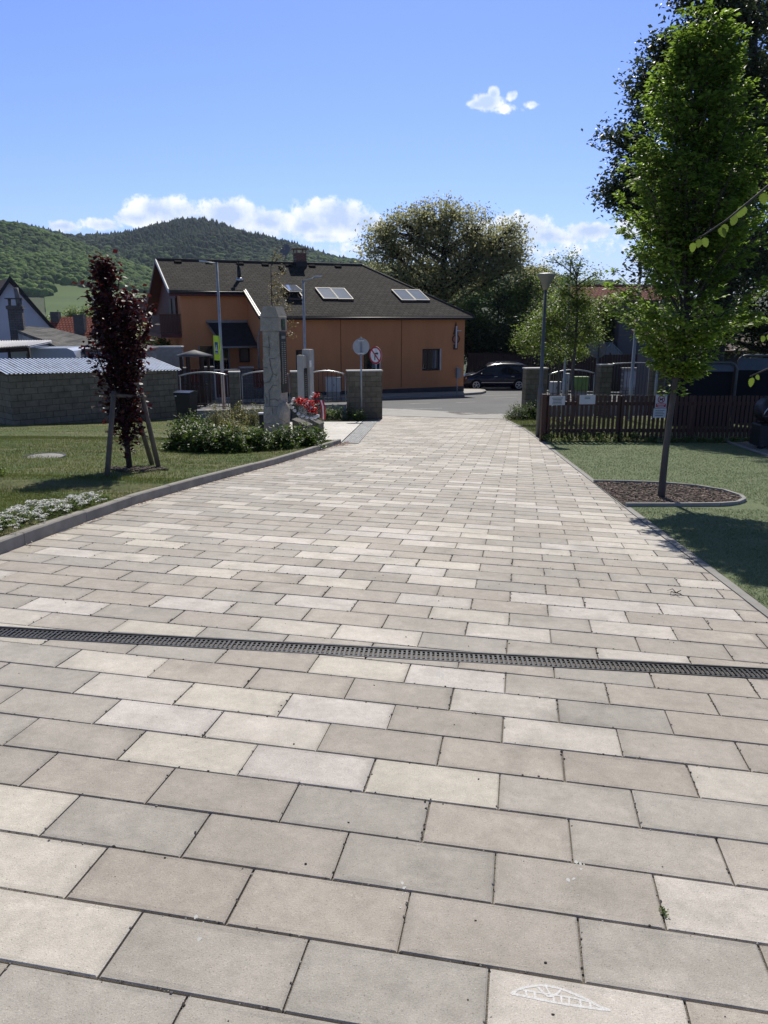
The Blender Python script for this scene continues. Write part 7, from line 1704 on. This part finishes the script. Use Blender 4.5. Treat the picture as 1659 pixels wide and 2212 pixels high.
# ---------------------------------------------------------------- parked minivan
M_car = mat('car_blue', (.005, .006, .024), (.004, .005, .020), rough=.25, spec=.4, coat=.35); M_tyre = mat('tyre', (.012, .012, .012), rough=.8); M_rim = mat('alloy', (.52, .53, .55), (.46, .47, .49), rough=.35, metal=.7); M_lens = mat('headlight_lens', (.42, .44, .46), (.5, .5, .5), rough=.1, spec=.9); M_carglass = glassmat('car_glass', (.008, .010, .014), .03); M_chrome = mat('chrome', (.6, .6, .62), rough=.2, metal=.9)
def build_car():
    Y = 52.0; c = at(1069, 838, Y); b = Vector((c.x, Y + .0, G(c.x, Y))); t = thing('parked_car', 'dark blue minivan parked in front of the board fence', 'car', b, R(2))
    # x forward is -X here: front of the car at negative x; stations (x, roof z, sill z, belt half width, roof half width)
    st = [(-2.42, .62, .34, .62, .60), (-2.34, .78, .22, .80, .74), (-2.1, .92, .2, .87, .80), (-1.7, 1.02, .2, .90, .80), (-1.42, 1.10, .2, .905, .78), (-1.0, 1.36, .2, .905, .70), (-.62, 1.56, .2, .905, .66), (-.2, 1.67, .2, .905, .65), (.4, 1.715, .2, .905, .65), (1.1, 1.70, .2, .905, .65), (1.7, 1.66, .2, .90, .64), (2.02, 1.58, .22, .88, .63), (2.16, 1.30, .26, .86, .70), (2.22, .95, .32, .84, .80), (2.2, .5, .36, .80, .78)]
    belt = lambda x: .93 + .05 * (x + 2.4) / 4.6
    m = MB(local=True); m.sm = True; vs = []; L = 12
    for x, zr, zs, wb, wr in st:
        zb = min(belt(x), zr - .02); zm = (zs + zb) / 2; row = [(wb * .90, zs), (wb * 1.0, zs + .16), (wb * 1.02, zm), (wb * .985, zb), (wr + (wb * .985 - wr) * .08, zb + (zr - zb) * .86), (wr * .82, zr)]
        full = [(-y, z) for y, z in row] + [(y, z) for y, z in reversed(row)]; vs += [(x, y, z) for y, z in full]
    n = len(st); fs = [(k * L + i, k * L + (i + 1) % L, (k + 1) * L + (i + 1) % L, (k + 1) * L + i) for k in range(n - 1) for i in range(L)] + [tuple(range(L - 1, -1, -1)), tuple(range((n - 1) * L, n * L))]
    m.add(vs, fs); o = m.build('body', M_car, t)
    # side glazing, both sides, just proud of the body
    def sidepoint(x, z, s, off=.012):
        for (x0, zr0, zs0, wb0, wr0), (x1, zr1, zs1, wb1, wr1) in zip(st, st[1:]):
            if x <= x1: f = (x - x0) / (x1 - x0); break
        zr, wb, wr = zr0 + (zr1 - zr0) * f, wb0 + (wb1 - wb0) * f, wr0 + (wr1 - wr0) * f; zb = belt(x); k = (z - zb) / max(.05, (zr - zb) * .86); y = wb * .985 + (wr + (wb * .985 - wr) * .08 - wb * .985) * min(max(k, 0), 1)
        return (x, s * (y + off), z)
    for s in (-1, 1):
        for q in ([(-1.12, .99), (-.42, .99), (-.42, 1.46), (-.62, 1.40), (-.95, 1.20)], [(-.34, .99), (.58, 1.0), (.58, 1.54), (-.34, 1.50)], [(.66, 1.0), (1.85, 1.03), (1.80, 1.46), (1.6, 1.50), (.66, 1.54)]):
            g = MB(local=True); g.poly([sidepoint(x, z, s) for x, z in (q if s < 0 else q[::-1])]); g.build('side_window', M_carglass, t)
        d = MB(local=True); d.prism([sidepoint(-1.25, .47, s, .02 - .0), sidepoint(1.05, .47, s, .02), sidepoint(1.05, .51, s, .02), sidepoint(-1.25, .51, s, .02)], (0, s * .012, 0)); d.build('side_moulding', M_chrome, t)
        for x in (-.12, 1.0): h = MB(local=True); y = sidepoint(x, .95, s, .0)[1]; h.box((x, y + s * .018, .88), (.20, .035, .032)); h.build('door_handle', M_chrome, t)
        mi = MB(local=True); mi.ball((-1.08, s * 1.02, 1.04), .11, (.8, 1.1, .75)); mi.build('mirror', M_car, t)
        rr = MB(local=True); rr.tube([(-.5, s * .60, 1.60), (-.3, s * .60, 1.68), (.6, s * .60, 1.755), (1.4, s * .60, 1.73), (1.75, s * .59, 1.66)], .02, 6); rr.build('roof_rail', M_chrome, t)
        hl = MB(local=True); hl.prism([(-2.33, s * .56, .66), (-2.24, s * .80, .66), (-2.05, s * .875, .74), (-2.06, s * .85, .86), (-2.26, s * .70, .82)], (0, s * .02, .0)); hl.build('headlight', M_lens, t)
        tl = MB(local=True); tl.prism([(2.14, s * .84, .95), (2.02, s * .895, .95), (1.98, s * .87, 1.25), (2.10, s * .80, 1.25)], (0, s * .015, 0)); tl.build('tail_light', M_red, t)
        for x in (-1.40, 1.42):
            ar = MB(local=True); ar.tube([(x, s * .70, .33), (x, s * .924, .33)], .375, 22); ar.build('wheel_arch', M_gap, t)
            w = MB(local=True); w.tube([(x, s * .74, .325), (x, s * .935, .325)], .325, 26); wo = w.build('wheel', M_tyre, t); r = MB(local=True); r.ring((x, s * .93, .325), (0, s, 0), .19, .235, .012, 28)
            for k in range(5):
                an = k * 2 * pi / 5 + .3
                for da in (-.16, .16): r.prism([(x + cos(an + da * .4) * .03, s * .938, .325 + sin(an + da * .4) * .03), (x + cos(an + da * .4 + .5) * .035, s * .938, .325 + sin(an + da * .4 + .5) * .035), (x + cos(an + da + .09) * .20, s * .938, .325 + sin(an + da + .09) * .20), (x + cos(an + da - .06) * .20, s * .938, .325 + sin(an + da - .06) * .20)], (0, s * .01, 0))
            r.disc((x, s * .94, .325), (0, s, 0), .055, .014, 14); r.build('rim', M_rim, wo)
    ws = MB(local=True); ws.prism([(-1.40, -.66, 1.125), (-1.40, .66, 1.125), (-.66, .56, 1.555), (-.66, -.56, 1.555)], (-.02, 0, .02)); ws.build('windscreen', M_carglass, t)
    pl = MB(local=True); pl.box((-2.43, 0, .42), (.02, .5, .11)); pl.build('number_plate', M_signw, t)
build_car()

# ---------------------------------------------------------------- wooded hills and the field
L_wood = None
def hill_height(X, Y):
    """two overlapping wooded ridges seen against the sky"""
    az = X / np.maximum(Y, 1.0) * 1715 + 829.5
    sk = np.array([(-900, 500), (-500, 480), (-200, 488), (0, 497), (60, 497), (110, 506), (165, 517), (220, 514), (270, 506), (330, 496), (395, 490), (450, 493), (520, 511), (600, 534), (680, 554), (780, 569), (900, 586), (1000, 594), (1165, 601), (1250, 618), (1500, 640), (2600, 655)], float)
    el = np.array([math.tan(px_el(y)) for y in sk[:, 1]]); top = np.interp(az, sk[:, 0], el)
    R1 = 1850.0; f = np.clip((Y - 900) / (R1 - 900), 0, 1); s = f * f * (3 - 2 * f) * .55 + f * .45
    z1 = 4 + (top * R1 - 4) * s; z1 = np.where(Y > R1, top * R1 - (Y - R1) * .25, z1)
    sb = np.array([(-900, 470), (-300, 480), (-100, 487), (0, 497), (60, 506), (130, 530), (200, 548), (270, 560), (340, 590), (420, 615), (600, 650), (800, 672), (2600, 676)], float)
    eb = np.array([math.tan(px_el(y)) for y in sb[:, 1]]); tb = np.interp(az, sb[:, 0], eb)
    R2 = 1250.0; f = np.clip((Y - 760) / (R2 - 760), 0, 1); z2 = 8 + (tb * R2 - 8) * (f * .6 + .4 * f * f * (3 - 2 * f)); z2 = np.where(Y > R2, tb * R2 - (Y - R2) * .35, z2)
    z = np.maximum(z1, z2) + 7 * np.sin(X / 95 + Y / 160) * np.clip((Y - 800) / 300, 0, 1) + 5 * np.sin(X / 41 - Y / 70) * np.clip((Y - 800) / 300, 0, 1)
    return np.where(Y < 760, np.maximum(Gn(X, Y) - .1, -50), np.maximum(z, Gn(X, Y)))
def build_hills():
    xs = np.linspace(-2400, 2600, 150); ys = np.linspace(560, 2600, 110); X, Y = np.meshgrid(xs, ys); Z = hill_height(X, Y); nx = len(xs); i, j = np.meshgrid(np.arange(nx - 1), np.arange(len(ys) - 1)); a = (j * nx + i).ravel()
    Z[0, :] -= 3
    tag(np_mesh('hills', np.c_[X.ravel(), Y.ravel(), Z.ravel()], np.c_[a, a + 1, a + nx + 1, a + nx], M_land, smooth=True), kind='structure')
    rng = np.random.default_rng(17)
    mw = bpy.data.materials.new('forest_crown'); mw.use_nodes = True; nt = mw.node_tree; p = nt.nodes['Principled BSDF']; p.inputs['Roughness'].default_value = .9; p.inputs['Specular IOR Level'].default_value = .1
    at_ = nd(nt, 'ShaderNodeAttribute', attribute_name='tint'); cr = nd(nt, 'ShaderNodeValToRGB'); nt.links.new(at_.outputs['Fac'], cr.inputs[0]); e = cr.color_ramp.elements; e[0].position = 0; e[0].color = (.014, .027, .020, 1); e[1].position = 1; e[1].color = (.125, .205, .040, 1)
    k = cr.color_ramp.elements.new(.45); k.color = (.036, .072, .022, 1)
    geo = nd(nt, 'ShaderNodeNewGeometry'); nz = nd(nt, 'ShaderNodeTexNoise', i_Scale=.55, i_Detail=3.0); nt.links.new(geo.outputs['Position'], nz.inputs['Vector']); b_ = nd(nt, 'ShaderNodeBump', i_Strength=1.0, i_Distance=2.5); nt.links.new(nz.outputs[0], b_.inputs['Height']); nt.links.new(b_.outputs[0], p.inputs['Normal']); nt.links.new(cr.outputs[0], p.inputs['Base Color'])
    V, F, T = [], [], []; base = 0
    ico = np.array(ICO[2][0]); icf = np.array(ICO[2][1]); nv = len(ico)
    cone = np.array([(cos(a), sin(a), 0) for a in np.arange(7) * 2 * pi / 7] + [(.62 * cos(a + .4), .62 * sin(a + .4), .9) for a in np.arange(7) * 2 * pi / 7] + [(0, 0, 2.3)]); cf = np.array([(i, (i + 1) % 7, 7 + (i + 1) % 7) for i in range(7)] + [(i, 7 + (i + 1) % 7, 7 + i) for i in range(7)] + [(7 + i, 7 + (i + 1) % 7, 14) for i in range(7)])
    pts = []
    Yc = 790.0
    while Yc < 1890:
        step = 6.5 + (Yc - 790) * .0042; xa, xb = (-80 - 829.5) / 1715 * Yc, (1330 - 829.5) / 1715 * Yc; n = int((xb - xa) / step); x = xa + (np.arange(n) + rng.uniform(-.45, .45, n)) * step; pts.append(np.c_[x, np.full(n, Yc) + rng.uniform(-.45, .45, n) * step]); Yc += step * .95
    pts = np.concatenate(pts); z = hill_height(pts[:, 0], pts[:, 1]); az = pts[:, 0] / pts[:, 1] * 1715 + 829.5
    # the mown field stays open
    fld = (az > 118) & (az < 330) & (pts[:, 1] < 905) | (pts[:, 1] < 835) & (az < 330)
    keep = ~fld; pts, z, az = pts[keep], z[keep], az[keep]
    # dark conifers on the upper main hill, light broadleaf below, in drifting patches
    patch = np.sin(pts[:, 0] / 70 + 1.7 * np.sin(pts[:, 1] / 110)) * .5 + np.sin(pts[:, 0] / 31 - pts[:, 1] / 47) * .3 + np.sin(pts[:, 1] / 63) * .3
    frac = np.clip((pts[:, 1] - 1150) / 500, 0, 1); main = np.clip(1 - np.abs(az - 420) / 330, 0, 1)
    dark = frac * (.35 + .9 * main) + patch * .35 - .15
    con = rng.uniform(0, 1, len(pts)) < np.clip(dark * .9, .04, .92)
    for kind, vt, ft in ((False, ico, icf), (True, cone, cf)):
        q = np.where(con == kind)[0]; n = len(q); m = len(vt); s = rng.uniform(.75, 1.35, n) * (5.2 if not kind else 3.8) * (1 + (pts[q, 1] - 800) * .0004); ang = rng.uniform(0, 6.28, n)
        v = np.repeat(vt[None], n, 0) * s[:, None, None]; 
        if not kind: v *= (1 + rng.uniform(-.16, .16, (n, m, 1))); v[:, :, 2] *= .95; v[:, :, 2] += s[:, None] * .35
        else: v[:, :, 2] *= rng.uniform(.8, 1.2, n)[:, None]
        c_, s_ = np.cos(ang)[:, None], np.sin(ang)[:, None]; x = v[:, :, 0] * c_ - v[:, :, 1] * s_; y = v[:, :, 0] * s_ + v[:, :, 1] * c_
        v = np.stack([x + pts[q, 0][:, None], y + pts[q, 1][:, None], v[:, :, 2] + z[q][:, None]], 2).reshape(-1, 3); V.append(v); F.append((ft[None] + (np.arange(n) * m)[:, None, None]).reshape(-1, 3) + base); base += n * m
        tt = np.clip(.62 - .55 * dark[q] + .26 * patch[q] + rng.normal(0, .15, n), 0, 1) if not kind else np.clip(rng.normal(.10, .08, n), 0, 1); T.append(np.repeat(tt, m))
    o = np_mesh('forest', np.concatenate(V), np.concatenate(F), mw, tint=np.concatenate(T)); tag(o, 'dense mixed forest covering the hills behind the village', 'forest', kind='stuff')
    # field
    fx = np.linspace((100 - 829.5) / 1715 * 780, (360 - 829.5) / 1715 * 780, 24) ; fy = np.linspace(640, 900, 16); X, Y = np.meshgrid(fx, fy); X = X * (Y / 780); Z = hill_height(X, Y) + .8; nx = len(fx); i, j = np.meshgrid(np.arange(nx - 1), np.arange(len(fy) - 1)); a = (j * nx + i).ravel()
    tag(np_mesh('field', np.c_[X.ravel(), Y.ravel(), Z.ravel()], np.c_[a, a + 1, a + nx + 1, a + nx], mat('field_green', (.070, .125, .020), (.055, .10, .018), scale=.02, rough=.95, stretch=(.3, 1.5, 1)), smooth=True), kind='structure')
build_hills()
# far hedges between the village and the field
def hedge():
    rng = np.random.default_rng(5); P = []
    for k in range(260):
        px = rng.uniform(60, 420); Y = rng.uniform(250, 420); c = at(px, 683, Y); zc = G(c.x, Y); P.append(np.array((c.x, Y, zc + 2)) + rng.normal(0, 1, (70, 3)) * np.array((3.0, 2.5, 1.5)))
    o = leaves('hedge_belt', np.concatenate(P), .9, L_green, None, 5, up=.4); tag(o, 'distant belt of bushes and hedges below the field', 'hedges', kind='stuff')
hedge()

# ---------------------------------------------------------------- small litter on the paving
def litter():
    rnd = random.Random(77); m = MB(); 
    for _ in range(300):
        y = 1.2 + rnd.random() ** 1.6 * 13; x = rnd.uniform(left_x(y) + .1, right_x(y) - .05); s = rnd.uniform(.0012, .0040); m.ball((x, y, G(x, y) + s * .5), s, (1.2, .8, .7), .3, 1)
    o = m.build('pebbles', mat('pebble', (.03, .028, .026), (.12, .11, .10), scale=30, rough=.9)); tag(o, 'tiny dark pebbles and crumbs scattered over the paving', 'pebbles', kind='stuff')
    P = []
    for _ in range(700):
        f = rnd.random() ** .7; y = 6.0 + f * (YJ - 6.2); P.append((poly_x(LE, y) + abs(rnd.gauss(0, .035 + .02 * f)) + .015, y, G(poly_x(LE, y), y) + .008))
    for _ in range(900): a = rnd.gauss(0, .30); y = YJ - .35 + a; P.append((poly_x(LE, min(y, YJ)) + .06 + abs(rnd.gauss(0, .10)), y, G(-1, y) + .012 + rnd.random() * .02))
    for _ in range(500): q = STRIP_A[1].lerp(TH[0], rnd.random()); P.append((q.x + abs(rnd.gauss(0, .14)), q.y + rnd.gauss(0, .12), G(q.x, q.y) + .012))
    o = leaves('dry_leaves', np.array(P), .022, leafmat('dry_leaf', (.10, .038, .02), (.24, .11, .06), trans=.15), None, 6, up=1.2); tag(o, 'rusty dry leaves and blossom gathered along the left kerb', 'dry leaves', kind='stuff')
    # small moss tuft in a joint
    p = gpt((1125 + 1208 / 1.4747) * .73733, (2300 + 552 / 1.4747) * .73733); t = thing('moss_tuft', 'tiny green moss tuft in a joint near the chalk drawing', 'moss', p); Q = np.array(p) + np.random.default_rng(3).normal(0, 1, (60, 3)) * np.array((.004, .009, .002)) + np.array((0, 0, .004)); leaves('tuft', Q, .009, L_green, t, 3, up=.2)
    # stray fallen leaf and twig
    for (X, Y_, lab) in ((1460, 1283, 'curled dark dry leaf lying on the right side of the paving'), (1296, 1345, 'small dark leaf lying above the paving middle')):
        pass
    q = gpt(1460, 1284); t = thing('dry_leaf', 'curled dark dry leaf lying on the right side of the paving', 'leaf', q); m = MB()
    for k in range(4): a = k * 1.5 + .3; m.tube([q + Vector((0, 0, .012)), q + Vector((cos(a) * .04, sin(a) * .05, .025)), q + Vector((cos(a + .5) * .07, sin(a + .5) * .07, .008))], [.004, .003, .001], 5)
    m.build('stalks', M_barkdark, t)
    # white droppings and chalk scuffs
    m = MB()
    for X, Y_, n in ((955, 1457, 14), (868, 1920, 8), (1232, 1893, 5), (1250, 1858, 5), (430, 2015, 4)):
        c = gpt(X, Y_)
        for _ in range(n): a = rnd.uniform(0, 6.28); r = rnd.uniform(.002, .007); o_ = Vector((rnd.gauss(0, .012), rnd.gauss(0, .035), .0032)); m.poly([Vector((c.x + o_.x, c.y + o_.y, top_z(c.x + o_.x, c.y + o_.y) + .0007)) + Vector((cos(k) * r * rnd.uniform(.6, 1.2), sin(k) * r * rnd.uniform(.8, 1.8), 0)) for k in np.arange(7) * .898])
    o = m.build('chalk_scuffs', mat('scuff', (.55, .55, .53), rough=.9)); tag(o, 'faint white chalk scuffs and droppings on the paving', 'scuffs', kind='stuff')
litter()

# ---------------------------------------------------------------- the air between here and the hills
def haze():
    m = bpy.data.materials.new('haze'); m.use_nodes = True; nt = m.node_tree; nt.nodes.clear(); o = nd(nt, 'ShaderNodeOutputMaterial'); v = nd(nt, 'ShaderNodeVolumePrincipled'); v.inputs['Color'].default_value = (.72, .84, 1, 1); v.inputs['Density'].default_value = .00007; v.inputs['Anisotropy'].default_value = .0
    nt.links.new(v.outputs[0], o.inputs['Volume']); tag(MB().box((0, 2550, 130), (8600, 5320, 330)).build('haze', m), kind='stuff')
haze()
